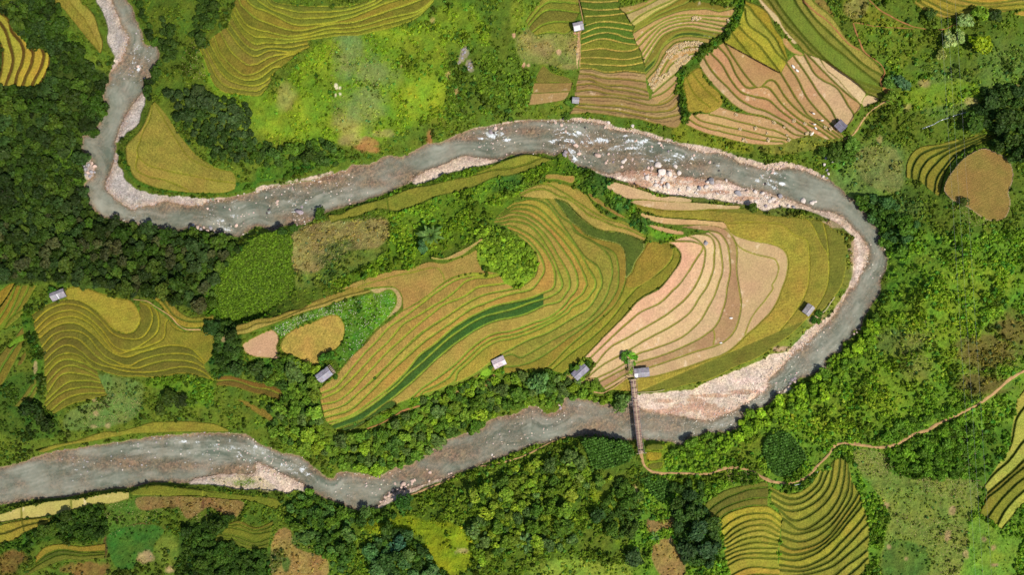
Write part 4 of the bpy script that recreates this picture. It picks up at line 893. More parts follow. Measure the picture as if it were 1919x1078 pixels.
def cover_mat(name, scale, lo, hi, bump, scale2=None, hue=.0, voro=False, blo=.2, bhi=.8):
    """Ground cover: surveyed colour times a fine grain in object space, with relief."""
    m, nt, b = new_mat(name)
    L = nt.links.new
    a = node(nt, "ShaderNodeAttribute", attribute_name="Col")
    tc = node(nt, "ShaderNodeTexCoord")
    if voro:
        n = node(nt, "ShaderNodeTexVoronoi", Scale=scale)
        src, hsrc = n.outputs['Color'], n.outputs['Distance']
        sep = node(nt, "ShaderNodeSeparateColor")
        L(src, sep.inputs[0])
        src = sep.outputs[0]
    else:
        n = node(nt, "ShaderNodeTexNoise", Scale=scale, Detail=3.0, Roughness=.65)
        src = hsrc = n.outputs['Fac']
    L(tc.outputs['Object'], n.inputs['Vector'])
    r = node(nt, "ShaderNodeMapRange")
    r.inputs['From Min'].default_value = blo
    r.inputs['From Max'].default_value = bhi
    r.inputs['To Min'].default_value = lo
    r.inputs['To Max'].default_value = hi
    L(src, r.inputs['Value'])
    mul = node(nt, "ShaderNodeVectorMath", operation='SCALE')
    L(a.outputs['Color'], mul.inputs[0])
    L(r.outputs[0], mul.inputs['Scale'])
    out = mul.outputs[0]
    if scale2:
        n2 = node(nt, "ShaderNodeTexNoise", Scale=scale2, Detail=2.0)
        L(tc.outputs['Object'], n2.inputs['Vector'])
        r2 = node(nt, "ShaderNodeMapRange")
        r2.inputs['From Min'].default_value = .3
        r2.inputs['From Max'].default_value = .7
        r2.inputs['To Min'].default_value = .5 - hue
        r2.inputs['To Max'].default_value = .5 + hue
        L(n2.outputs['Fac'], r2.inputs['Value'])
        hs = node(nt, "ShaderNodeHueSaturation")
        L(r2.outputs[0], hs.inputs['Hue'])
        L(out, hs.inputs['Color'])
        out = hs.outputs[0]
    L(out, b.inputs['Base Color'])
    if bump:
        bp = node(nt, "ShaderNodeBump", Strength=.8, Distance=bump)
        L(hsrc, bp.inputs['Height'])
        L(bp.outputs[0], b.inputs['Normal'])
    return m

M_TURF = cover_mat("rough_turf", 1.7, .62, 1.5, .4, .16, .025)
M_CROP = cover_mat("standing_rice", 2.4, .42, 1.62, .3, .10, .012)
M_STUB = cover_mat("dry_stubble", 2.0, .66, 1.34, .10, .12, .010)
M_SHING = cover_mat("river_shingle", 2.6, .66, 1.22, .12, .3, .012, voro=True, blo=0, bhi=1)
M_BED = cover_mat("river_cobbles", 1.5, .5, 1.4, .25, .3, .02, voro=True, blo=0, bhi=1)

def flat_mat(name, col, rough=.8, spec=.2, var=.25, scale=3.0, bump=0.0, stretch=None, metal=0.0):
    m, nt, b = new_mat(name)
    b.inputs['Roughness'].default_value = rough
    b.inputs['Specular IOR Level'].default_value = spec
    tc = node(nt, "ShaderNodeTexCoord")
    n = node(nt, "ShaderNodeTexNoise", Scale=scale, Detail=4.0)
    src = tc.outputs['Object']
    if stretch:
        mp = node(nt, "ShaderNodeMapping")
        mp.inputs['Scale'].default_value = stretch
        nt.links.new(src, mp.inputs['Vector'])
        src = mp.outputs[0]
    nt.links.new(src, n.inputs['Vector'])
    cr = node(nt, "ShaderNodeValToRGB")
    c = np.array(col)
    cr.color_ramp.elements[0].position = .3
    cr.color_ramp.elements[1].position = .7
    cr.color_ramp.elements[0].color = (*np.clip(c * (1 - var), 0, 1), 1)
    cr.color_ramp.elements[1].color = (*np.clip(c * (1 + var), 0, 1), 1)
    nt.links.new(n.outputs['Fac'], cr.inputs[0])
    nt.links.new(cr.outputs[0], b.inputs['Base Color'])
    if bump:
        bp = node(nt, "ShaderNodeBump", Strength=.6, Distance=bump)
        nt.links.new(n.outputs['Fac'], bp.inputs['Height'])
        nt.links.new(bp.outputs[0], b.inputs['Normal'])
    return m

def leaf_mat(name, use_obj):
    """Leaves: each tuft carries its own tint; a tree carries its own green."""
    m = bpy.data.materials.new(name)
    m.use_nodes = True
    nt = m.node_tree
    nt.nodes.clear()
    L = nt.links.new
    out = node(nt, "ShaderNodeOutputMaterial")
    a = node(nt, "ShaderNodeAttribute", attribute_name="Col")
    col = a.outputs['Color']
    if use_obj:
        oi = node(nt, "ShaderNodeObjectInfo")
        mx = node(nt, "ShaderNodeVectorMath", operation='MULTIPLY')
        L(oi.outputs['Color'], mx.inputs[0])
        L(col, mx.inputs[1])
        col = mx.outputs[0]
    d = node(nt, "ShaderNodeBsdfPrincipled")
    d.inputs['Roughness'].default_value = .6
    d.inputs['Specular IOR Level'].default_value = .2
    t = node(nt, "ShaderNodeBsdfTranslucent")
    g = node(nt, "ShaderNodeVectorMath", operation='MULTIPLY')
    g.inputs[1].default_value = (1.15, 1.1, .5)
    L(col, g.inputs[0])
    L(col, d.inputs['Base Color'])
    L(g.outputs[0], t.inputs['Color'])
    mix = node(nt, "ShaderNodeMixShader")
    mix.inputs[0].default_value = .32
    L(d.outputs[0], mix.inputs[1])
    L(t.outputs[0], mix.inputs[2])
    L(mix.outputs[0], out.inputs[0])
    return m
M_LEAF = leaf_mat("tree_leaves", True)
M_SCRUB = leaf_mat("scrub_leaves", False)
M_BARK = flat_mat("bark", (.10, .075, .05), .9, .1)

def water_mat():
    m = bpy.data.materials.new("river_water")
    m.use_nodes = True
    nt = m.node_tree
    nt.nodes.clear()
    L = nt.links.new
    out = node(nt, "ShaderNodeOutputMaterial")
    tc = node(nt, "ShaderNodeTexCoord")
    dep = node(nt, "ShaderNodeAttribute", attribute_name="depth")
    foa = node(nt, "ShaderNodeAttribute", attribute_name="foam")
    n1 = node(nt, "ShaderNodeTexNoise", Scale=.55, Detail=4.0, Roughness=.6, Distortion=.6)
    n2 = node(nt, "ShaderNodeTexNoise", Scale=2.2, Detail=3.0)
    for n in (n1, n2):
        L(tc.outputs['Object'], n.inputs['Vector'])
    ad = node(nt, "ShaderNodeMath", operation='MULTIPLY_ADD')
    ad.inputs[1].default_value = .35
    L(n2.outputs['Fac'], ad.inputs[0])
    L(n1.outputs['Fac'], ad.inputs[2])
    bp = node(nt, "ShaderNodeBump", Strength=.8, Distance=.16)
    L(ad.outputs[0], bp.inputs['Height'])
    # silt: what the water itself scatters grows with depth
    neg = node(nt, "ShaderNodeMath", operation='MULTIPLY')
    neg.inputs[1].default_value = -1.15
    L(dep.outputs['Fac'], neg.inputs[0])
    ex = node(nt, "ShaderNodeMath", operation='EXPONENT')
    L(neg.outputs[0], ex.inputs[0])
    inv = node(nt, "ShaderNodeMath", operation='SUBTRACT')
    inv.inputs[0].default_value = 1.0
    L(ex.outputs[0], inv.inputs[1])
    tr = node(nt, "ShaderNodeBsdfTransparent")
    tr.inputs[0].default_value = (.86, .84, .78, 1)
    murk = node(nt, "ShaderNodeBsdfDiffuse")
    mn = node(nt, "ShaderNodeTexNoise", Scale=.045, Detail=4.0)
    L(tc.outputs['Object'], mn.inputs['Vector'])
    mn2 = node(nt, "ShaderNodeTexNoise", Scale=.6, Detail=4.0, Roughness=.7)
    L(tc.outputs['Object'], mn2.inputs['Vector'])
    stk = node(nt, "ShaderNodeAttribute", attribute_name="streak")
    mp = node(nt, "ShaderNodeMath", operation='MULTIPLY_ADD')
    mp.inputs[1].default_value = .9
    L(stk.outputs['Fac'], mp.inputs[0])
    L(mn.outputs['Fac'], mp.inputs[2])
    ms = node(nt, "ShaderNodeMath", operation='MULTIPLY_ADD')
    ms.inputs[1].default_value = .34
    L(mn2.outputs['Fac'], ms.inputs[0])
    L(mp.outputs[0], ms.inputs[2])
    mc = node(nt, "ShaderNodeValToRGB")
    mc.color_ramp.elements[0].position = 0.0
    mc.color_ramp.elements[1].position = 1.0
    mc.color_ramp.elements[0].color = (.150, .188, .138, 1)
    mc.color_ramp.elements[1].color = (.405, .410, .325, 1)
    mr = node(nt, "ShaderNodeMapRange")
    mr.inputs['From Min'].default_value = .90
    mr.inputs['From Max'].default_value = 1.36
    L(ms.outputs[0], mr.inputs['Value'])
    L(mr.outputs[0], mc.inputs[0])
    L(mc.outputs[0], murk.inputs[0])
    L(bp.outputs[0], murk.inputs['Normal'])
    mx1 = node(nt, "ShaderNodeMixShader")
    L(inv.outputs[0], mx1.inputs[0])
    L(tr.outputs[0], mx1.inputs[1])
    L(murk.outputs[0], mx1.inputs[2])
    gl = node(nt, "ShaderNodeBsdfGlossy")
    gl.inputs['Roughness'].default_value = .16
    L(bp.outputs[0], gl.inputs['Normal'])
    fr = node(nt, "ShaderNodeFresnel", IOR=1.33)
    L(bp.outputs[0], fr.inputs['Normal'])
    mx2 = node(nt, "ShaderNodeMixShader")
    L(fr.outputs[0], mx2.inputs[0])
    L(mx1.outputs[0], mx2.inputs[1])
    L(gl.outputs[0], mx2.inputs[2])
    fn = node(nt, "ShaderNodeTexNoise", Scale=1.5, Detail=4.0, Roughness=.75, Distortion=.8)
    L(tc.outputs['Object'], fn.inputs['Vector'])
    fs = node(nt, "ShaderNodeMath", operation='MULTIPLY_ADD')
    fs.inputs[1].default_value = .54
    L(foa.outputs['Fac'], fs.inputs[0])
    L(fn.outputs['Fac'], fs.inputs[2])
    fm = node(nt, "ShaderNodeMapRange")
    fm.inputs['From Min'].default_value = .93
    fm.inputs['From Max'].default_value = 1.10
    L(fs.outputs[0], fm.inputs['Value'])
    fd = node(nt, "ShaderNodeBsdfDiffuse")
    fd.inputs[0].default_value = (.72, .75, .76, 1)
    mx3 = node(nt, "ShaderNodeMixShader")
    L(fm.outputs[0], mx3.inputs[0])
    L(mx2.outputs[0], mx3.inputs[1])
    L(fd.outputs[0], mx3.inputs[2])
    L(mx3.outputs[0], out.inputs[0])
    return m
M_WATER = water_mat()

# ------------------------------------------------------------------ mesh helpers
def link(o, parent=None):
    COLL.objects.link(o)
    if parent is not None:
        o.parent = parent
    return o

def tag(o, label=None, cat=None, group=None, kind=None):
    if label:
        o['label'] = label
    if cat:
        o['category'] = cat
    if group:
        o['group'] = group
    if kind:
        o['kind'] = kind
    return o

def np_mesh(name, V, Fq, mat, col=None, smooth_=False, attrs=None):
    """Mesh from vertex and face arrays (faces all quads or all triangles)."""
    me = bpy.data.meshes.new(name)
    V = np.ascontiguousarray(V, np.float32)
    Fq = np.ascontiguousarray(Fq, np.int32)
    k = Fq.shape[1]
    me.vertices.add(len(V))
    me.vertices.foreach_set("co", V.ravel())
    me.loops.add(Fq.size)
    me.loops.foreach_set("vertex_index", Fq.ravel())
    me.polygons.add(len(Fq))
    me.polygons.foreach_set("loop_start", np.arange(0, Fq.size, k, dtype=np.int32))
    if smooth_:
        me.polygons.foreach_set("use_smooth", np.ones(len(Fq), bool))
    me.update(calc_edges=True)
    if col is not None:
        at = me.attributes.new("Col", 'FLOAT_COLOR', 'POINT')
        rgba = np.ones((len(V), 4), np.float32)
        rgba[:, :3] = col
        at.data.foreach_set("color", rgba.ravel())
    for nm, arr in (attrs or {}).items():
        at = me.attributes.new(nm, 'FLOAT', 'POINT')
        at.data.foreach_set("value", np.ascontiguousarray(arr, np.float32))
    me.materials.append(mat)
    return me

def place(name, me, parent=None):
    return link(bpy.data.objects.new(name, me), parent)

def P(px, py, z):
    """The point at height z that the survey line through a photo pixel meets."""
    s = MPP * (CAM_H - z) / CAM_H
    return ((px - 959.5) * s, (539.0 - py) * s, z)

def ground_at(x, y):
    z = np.full(np.shape(x), 3.0)
    for _ in range(3):
        s = MPP * (CAM_H - z) / CAM_H
        fx = np.clip((x / s + 959.5 + MG) / G, 0, NX - 1.01)
        fy = np.clip((539.0 - y / s + MG) / G, 0, NY - 1.01)
        ix, iy = fx.astype(int), fy.astype(int)
        tx, ty = fx - ix, fy - iy
        z = (Z[iy, ix] * (1 - tx) + Z[iy, ix + 1] * tx) * (1 - ty) + (Z[iy + 1, ix] * (1 - tx) + Z[iy + 1, ix + 1] * tx) * ty
    return z

def spot_at(px, py, h=0.0):
    """Foot of a thing whose top, h metres up, is seen at a photo pixel."""
    i, j = int(np.clip((py + MG) / G, 0, NY - 1)), int(np.clip((px + MG) / G, 0, NX - 1))
    x, y, _ = P(px, py, Z[i, j] + h)
    return x, y, float(ground_at(np.array([x]), np.array([y]))[0])

# ------------------------------------------------------------------ terrain, fields, river
PAD = 14
grow = 3.0 * 1.45 ** np.arange(1, PAD + 1)
pxs = np.concatenate([(PXC[0] - np.cumsum(grow))[::-1], PXC, PXC[-1] + np.cumsum(grow)])
pys = np.concatenate([(PYC[0] - np.cumsum(grow))[::-1], PYC, PYC[-1] + np.cumsum(grow)])
ZP = np.pad(Z, PAD, mode='edge')
CP = np.pad(COL, ((PAD, PAD), (PAD, PAD), (0, 0)), mode='edge')
SDP = np.pad(SD, PAD, mode='edge')
GX, GY = np.meshgrid(pxs, pys)
SP = MPP * (CAM_H - ZP) / CAM_H
XW, YW = (GX - 959.5) * SP, (539.0 - GY) * SP
NYP, NXP = ZP.shape
IDX = np.arange(NYP * NXP).reshape(NYP, NXP)
QUADS = np.stack([IDX[1:, :-1], IDX[1:, 1:], IDX[:-1, 1:], IDX[:-1, :-1]], -1)
BARID = np.full((NY, NX), -1, np.int16)
for bi, s in enumerate(BARS.values()):
    r, c, m = fill(smooth(pts(s), 3.5, True))
    sub = BARID[r, c]
    sub[m] = bi
CLS = np.where(FID >= 0, FID, -1)
CLS = np.where((CLS < 0) & (SD < -.5), -2, CLS)
CLS = np.where((CLS == -1) & (BAR > .5) & (BARID >= 0), -10 - BARID, CLS)
CLSP = np.pad(CLS, PAD, mode='edge')
FC = CLSP[:-1, :-1]
FLATV = np.stack([XW, YW, ZP], -1).reshape(-1, 3)
FLATC = CP.reshape(-1, 3)
def piece(name, mask, mat):
    q = QUADS[mask]
    u, inv = np.unique(q, return_inverse=True)
    me = np_mesh(name, FLATV[u], inv.reshape(-1, 4), mat, FLATC[u], True)
    return place(name, me)
tag(piece("hillside_ground", FC == -1, M_TURF), "green grass and scrub ground of the valley sides", kind='structure')
tag(piece("river_bed", FC == -2, M_BED), "brown cobbled bed showing through the shallow river", kind='structure')
bar_label = {
 'left pebble strip': 'pale pebble strip along the left river arm at the top', 'narrow strip': 'narrow pebble strip opposite the gold paddy at upper left', 'beach': 'broad grey pebble beach inside the upper left river bend',
 'mid bar': 'pale shingle bar beside the long olive strip field', 'rapids bar': 'pink boulder strewn bar below the rapids', 'bend bar': 'curved pink shingle bar round the end of the river tongue',
 'point bar': 'wide pink sand bar beside the footbridge', 'left gravel bank': 'gravel bank on the lower left river', 'north bank stones': 'stony margin above the rapids', 'north bank gravel': 'gravel margin on the far side of the right rapids',
 'left rocks': 'rocky ledge at the foot of the left woods', 'lower rocks': 'stony shore on the lower river by the bank path', 'bank edge north': 'thin stony edge on the north bank of the upper river'}
for bi, k in enumerate(BARS):
    mk = FC == -10 - bi
    if mk.any():
        tag(piece("gravel_bar", mk, M_SHING), bar_label[k], kind='structure', group='gravel bars along the river')
for fi, f in enumerate(FIELDS):
    mk = FC == fi
    if mk.any():
        mat = M_STUB if f['name'] in ('harvested_field', 'bare_field') else M_CROP
        tag(piece(f['name'], mk, mat), f['label'], kind='structure', group='terraced fields')

# water surface: one sheet that the banks rise through
FOAM = np.zeros((NY, NX))
spot(FOAM, "258,58,7,12 262,88,10,12 252,104,12,14 258,128,8,12 212,158,8,3 289,87,6,4 252,406,18,5 240,402,8,4 420,390,18,14 404,405,16,8 440,405,14,14 450,385,14,12 415,412,12,8 424,428,18,10 402,394,10,8 566,392,12,10 552,396,10,8 505,398,6,5 575,380,10,6 620,372,6,5", .8)
spot(FOAM, "900,262,16,8 920,256,18,8 935,250,14,8 950,262,10,6 1055,252,22,9 1066,265,18,8 1040,265,16,6 1082,250,14,8 1075,282,14,12 1078,296,10,10 1100,270,20,10 1120,290,16,8 1130,262,20,8 1150,270,14,8 1165,255,16,8 1185,280,20,8 1200,270,14,8 1220,300,16,8 1225,282,16,8 1255,300,18,7 1265,304,14,6 1262,290,16,6 1278,292,10,8 1180,262,12,8 1210,262,14,6 1095,300,12,6 1110,305,12,5 1345,305,6,10 1300,297,10,5 1395,328,9,6 1428,330,10,6 1440,342,14,8 1452,350,12,7 1448,326,14,7 1462,330,8,8 1465,345,8,8 1420,338,8,5", .95)
spot(FOAM, "1650,465,6,12 1656,475,5,8 1645,500,8,10 1640,510,12,10 1545,628,10,6 1515,645,12,6 1490,668,10,6 1470,700,8,10 1474,706,6,6 1452,725,14,12 1356,795,14,8 1395,765,20,14 1440,740,10,8", .62)
spot(FOAM, "330,822,10,6 345,828,8,5 370,830,10,5 405,835,10,6 432,826,8,5 435,840,10,6 455,845,8,6 470,830,8,6 478,838,8,8 420,852,12,5 470,862,10,6 450,855,10,5 490,848,14,7 505,858,14,7 560,885,14,9 568,878,10,8 545,878,10,7 580,890,12,8 590,893,10,6 530,870,12,6 395,860,8,5 355,850,7,5", .82)
spot(FOAM, "300,835,30,10 250,850,40,10 150,880,40,10 350,845,30,10 1030,790,30,16 1062,795,20,10 1000,800,26,14 960,812,26,14 985,830,20,10 930,822,20,12 580,340,40,20 640,350,40,16 540,370,40,16 700,900,30,14 640,910,30,12", .40)
fst = fbm(8, 91, 3)
RAP0 = np.clip(blur(np.minimum(1, FOAM * 2), 8) * 2, 0, 1)
FOAM = np.maximum(FOAM, np.minimum(.64 * RAP0, blur(FOAM, 8) * 1.7))
FOAM = FOAM * sstep(.22, .60, .5 * fst + .5 * STREAK) * (.45 + 1.1 * STREAK)
wsel = np.pad((SD < 5.0), PAD, mode='edge')[:-1, :-1]
wq = QUADS[wsel]
u, inv = np.unique(wq, return_inverse=True)
gz = np.zeros(len(u))
px_, py_ = GX.reshape(-1)[u], GY.reshape(-1)[u]
WV = np.stack([(px_ - 959.5) * MPP, (539.0 - py_) * MPP, gz], -1)
dpt = np.pad(np.maximum(DEPTH, 0), PAD, mode='edge').reshape(-1)[u]
RAP = blur(np.minimum(1, FOAM * 2), 10)
RAP = np.clip(RAP * 2.2, 0, 1)
STREAK = .5 + (STREAK - .5) * (.55 + .6 * RAP)
stv = np.pad(STREAK, PAD, mode='edge').reshape(-1)[u]
fo = np.pad(FOAM, PAD, mode='edge').reshape(-1)[u]
tag(place("river_water", np_mesh("river_water", WV, inv.reshape(-1, 4), M_WATER, None, True, dict(depth=dpt, foam=fo, streak=stv))), "grey green river winding round the terraced tongue of land", kind='structure')

# footpaths: worn earth sheets draped just above the turf
M_PATH = flat_mat("worn_earth", alb((190, 152, 104)), .95, .05, .22, .8, .05)
M_PATHR = flat_mat("red_earth", alb((166, 118, 72)), .95, .05, .22, .8, .05)
PATHD = np.full((NY, NX), 99.0)
def path(label, s, w, mat):
    line = wobble(smooth(pts(s), 2.0), len(s))
    r0, r1 = int(max(0, (line[:, 1].min() - 25 + MG) / G)), int(min(NY, (line[:, 1].max() + 25 + MG) / G))
    c0, c1 = int(max(0, (line[:, 0].min() - 25 + MG) / G)), int(min(NX, (line[:, 0].max() + 25 + MG) / G))
    if r1 > r0 and c1 > c0:
        dd = dist_line(PX[r0:r1, c0:c1].ravel(), PY[r0:r1, c0:c1].ravel(), line[::2]).reshape(r1 - r0, c1 - c0) - w * .5
        PATHD[r0:r1, c0:c1] = np.minimum(PATHD[r0:r1, c0:c1], dd)
    n = len(line)
    t = np.gradient(line, axis=0)
    t /= np.maximum(np.hypot(t[:, 0], t[:, 1]), 1e-6)[:, None]
    nn = np.stack([-t[:, 1], t[:, 0]], 1)
    ww = w * .5 * (.5 + .9 * np.interp(np.arange(n) / 7.0, np.arange(n // 7 + 3), np.random.RandomState(n).rand(n // 7 + 3)))
    offs = np.linspace(-1, 1, 7)
    q = line[:, None, :] + nn[:, None, :] * (offs[None, :] * ww[:, None])[..., None]
    i = np.clip((q[..., 1] + MG) / G, 0, NY - 1.01)
    j = np.clip((q[..., 0] + MG) / G, 0, NX - 1.01)
    zz = np.maximum.reduce([Z[np.floor(i).astype(int), np.floor(j).astype(int)], Z[np.ceil(i).astype(int), np.floor(j).astype(int)], Z[np.floor(i).astype(int), np.ceil(j).astype(int)], Z[np.ceil(i).astype(int), np.ceil(j).astype(int)]]) + .12
    zz = zz - .16 * (np.abs(offs) > .9)
    s_ = MPP * (CAM_H - zz) / CAM_H
    V = np.stack([(q[..., 0] - 959.5) * s_, (539 - q[..., 1]) * s_, zz], -1).reshape(-1, 3)
    I = np.arange(n * 7).reshape(n, 7)
    Q = np.stack([I[:-1, :-1], I[:-1, 1:], I[1:, 1:], I[1:, :-1]], -1).reshape(-1, 4)
    o = place("footpath", np_mesh("footpath", V, Q, mat, None, True))
    return tag(o, label, kind='structure', group='earth footpaths')
path('tan earth path from the footbridge curving away to the right edge', "23:963,165 972,200 985,250 1030,300 1100,318 1200,315 1330,320 1480,320 1600,277 1700,277 1800,302 1912,368|33:150,393 280,350 380,250 450,180 500,112 560,90 620,95 700,105 820,125 900,115 1000,80 1100,22 1190,0|32:1250,1030 1400,960 1560,880 1700,780 1800,690 1990,580", 5.2, M_PATH)
path('thin bank path on the lower river ending at the stony shore', "13:1120,492 1250,442 1400,382 1485,338", 3.2, M_PATH)
path('thin bank path below the trees near the dark maize plot', "13:1680,265 1800,245 1912,215|23:100,180 220,120 300,80 400,48", 3.0, M_PATH)
path('faint red trail across the scrub at the top right', "30:760,0 850,80 1000,160 1100,198 1270,222 1330,210 1410,178", 2.4, M_PATHR)
path('second red trail joining from the left at the top right', "30:645,165 800,193 950,205 1090,215", 1.8, M_PATHR)
path('red earth trail dropping beside the hillside strips at top right', "30:640,170 665,250 720,380 790,440 850,490 875,550 845,600 850,650", 3.4, M_PATHR)
path('tan earth track round the right end of the tan terraces', "30:570,1040 640,1005 690,930 740,860 820,790 945,735", 3.0, M_PATH)
path('red earth cut path along the riverside trees under the spur', "12:830,1055 960,1000 1100,920 1225,880", 3.0, M_PATHR)
path('pale path curving to the footbridge head', "22:610,778 680,785 740,755 800,715 865,672", 3.0, M_PATH)
path('pale ditch edge path between the left terraces', "02:1000,88 1100,102 1180,150 1280,215 1330,275 1390,310 1500,312", 2.0, M_PATH)
path('pale footpath down the side of the straight sided green terraces', "20:495,-20 515,80 530,180 505,250 500,330 508,420 505,500", 2.2, M_PATH)

path('red earth cut running down between the green strips at top right', "30:262,0 320,60 400,120 480,190 600,322 690,372", 3.2, M_PATHR)
M_BROOK = flat_mat("brook_water", (.26, .29, .30), .2, .6, .35, 1.5, .05)
path('little white stream tumbling down the shaded right hand gully', "30:1150,965 1205,945 1280,908 1350,880 1430,852 1500,838", 1.8, M_BROOK)
# ------------------------------------------------------------------ leaf clumps
def unit(v):
    return v / np.maximum(np.linalg.norm(v, axis=-1, keepdims=True), 1e-6)

def leaf_quads(P0, N, size, rs):
    """One leaf tuft (a small folded quad) per point, facing N."""
    n = len(P0)
    a = unit(np.cross(N, rs.randn(n, 3)))
    b = np.cross(N, a)
    s = (size * (.65 + .7 * rs.rand(n)))[:, None]
    asp = (.55 + .5 * rs.rand(n))[:, None]
    V = np.stack([P0 - a * s - b * s * asp * .5, P0 - b * s * asp * -.1 + N * s * .15 - a * 0 + b * 0 - b * s * asp, P0 + a * s - b * s * asp * .3, P0 + b * s * asp], 1)
    return V

def crown(seed, lobes=11, per=44, leaf=.17, flat=.8, spread=.62, lobe=(.30, .48)):
    """Crown of radius about 1 with its base at z=0: lumps of leaf tufts with gaps between the lumps."""
    rs = np.random.RandomState(seed)
    Vs, T = [], []
    for i in range(lobes):
        ang = rs.rand() * 6.283
        rad = spread * math.sqrt(rs.rand()) if i else 0
        h = (1 - rad ** 2) * .75 * flat + .25 * rs.rand()
        c = np.array([rad * math.cos(ang), rad * math.sin(ang), h])
        r = lobe[0] + (lobe[1] - lobe[0]) * rs.rand()
        d = unit(rs.randn(per, 3))
        d[:, 2] = np.abs(d[:, 2]) * .9 - .25
        d = unit(d)
        p = c + d * r * (.72 + .35 * rs.rand(per))[:, None] * np.array([1, 1, flat])
        nrm = unit(d + .55 * rs.randn(per, 3) + np.array([0, 0, .35]))
        Vs.append(leaf_quads(p, nrm, leaf, rs))
        T.append((.78 + .44 * rs.rand()) * (.72 + .56 * rs.rand(per)))
    return np.concatenate(Vs), np.concatenate(T)

def tint_cols(T, rs):
    c = np.repeat(T[:, None], 3, 1)
    c[:, 0] *= .9 + .3 * rs.rand(len(T))
    c[:, 2] *= .8 + .4 * rs.rand(len(T))
    return c

def quad_mesh(name, V, C, mat):
    n = len(V)
    return np_mesh(name, V.reshape(-1, 3), np.arange(n * 4).reshape(n, 4), mat, np.repeat(C, 4, 0))

def tube(path_, r0, r1, sides=6):
    """Tapered tube along points; returns vertices and quads."""
    path_ = np.array(path_, float)
    n = len(path_)
    t = unit(np.gradient(path_, axis=0))
    ref = np.where(np.abs(t[:, 2:3]) > .9, np.array([[1.0, 0, 0]]), np.array([[0, 0, 1.0]]))
    a = unit(np.cross(t, ref))
    b = np.cross(t, a)
    ang = np.linspace(0, 2 * math.pi, sides, endpoint=False)
    rr = np.linspace(r0, r1, n)[:, None, None]
    V = path_[:, None, :] + rr * (a[:, None, :] * np.cos(ang)[None, :, None] + b[:, None, :] * np.sin(ang)[None, :, None])
    I = np.arange(n * sides).reshape(n, sides)
    J = np.roll(I, -1, 1)
    Q = np.stack([I[:-1], J[:-1], J[1:], I[1:]], -1).reshape(-1, 4)
    return V.reshape(-1, 3), Q

class MB:
    """Collects shapes into one quad mesh."""
    def __init__(self):
        self.V, self.Q, self.n = [], [], 0
    def add(self, V, Q):
        self.V.append(np.asarray(V, float))
        self.Q.append(np.asarray(Q) + self.n)
        self.n += len(V)
        return self
    def tube(self, p, r0, r1=None, sides=6):
        return self.add(*tube(p, r0, r0 if r1 is None else r1, sides))
    def box(self, c, s, M=None):
        v = np.array([[x, y, z] for x in (-.5, .5) for y in (-.5, .5) for z in (-.5, .5)]) * np.array(s) 
        if M is not None:
            v = v @ np.asarray(M).T
        q = [[0, 1, 3, 2], [4, 6, 7, 5], [0, 4, 5, 1], [2, 3, 7, 6], [0, 2, 6, 4], [1, 5, 7, 3]]
        return self.add(v + np.array(c), np.array(q))
    def mesh(self, name, mat, col=None, smooth_=False):
        V, Q = np.concatenate(self.V), np.concatenate(self.Q)
        return np_mesh(name, V, Q, mat, col, smooth_)

CROWNS, TRUNKS = [], []
for k in range(9):
    flat = (.8, .95, .7)[k % 3]
    V, T = crown(100 + k, lobes=(15, 12, 19)[k % 3], per=40, leaf=(.14, .155, .125)[k % 3], flat=flat, spread=(.7, .62, .78)[k % 3], lobe=((.24, .46), (.28, .5), (.2, .4))[k % 3])
    CROWNS.append(quad_mesh("crown", V, tint_cols(T, np.random.RandomState(k)), M_LEAF))
for k in range(4):
    rs = np.random.RandomState(300 + k)
    mb = MB()
    mb.tube([(0, 0, -.3), (.03 * rs.randn(), .03 * rs.randn(), .5), (.08 * rs.randn(), .08 * rs.randn(), 1.25)], .085, .045)
    for j in range(5):
        a = j * 1.257 + rs.rand()
        mb.tube([(0, 0, .75 + .08 * j), (.25 * math.cos(a), .25 * math.sin(a), 1.0 + .06 * j), (.55 * math.cos(a), .55 * math.sin(a), 1.25 + .08 * rs.rand())], .04, .012, 5)
    TRUNKS.append(mb.mesh("trunk", M_BARK, None, True))

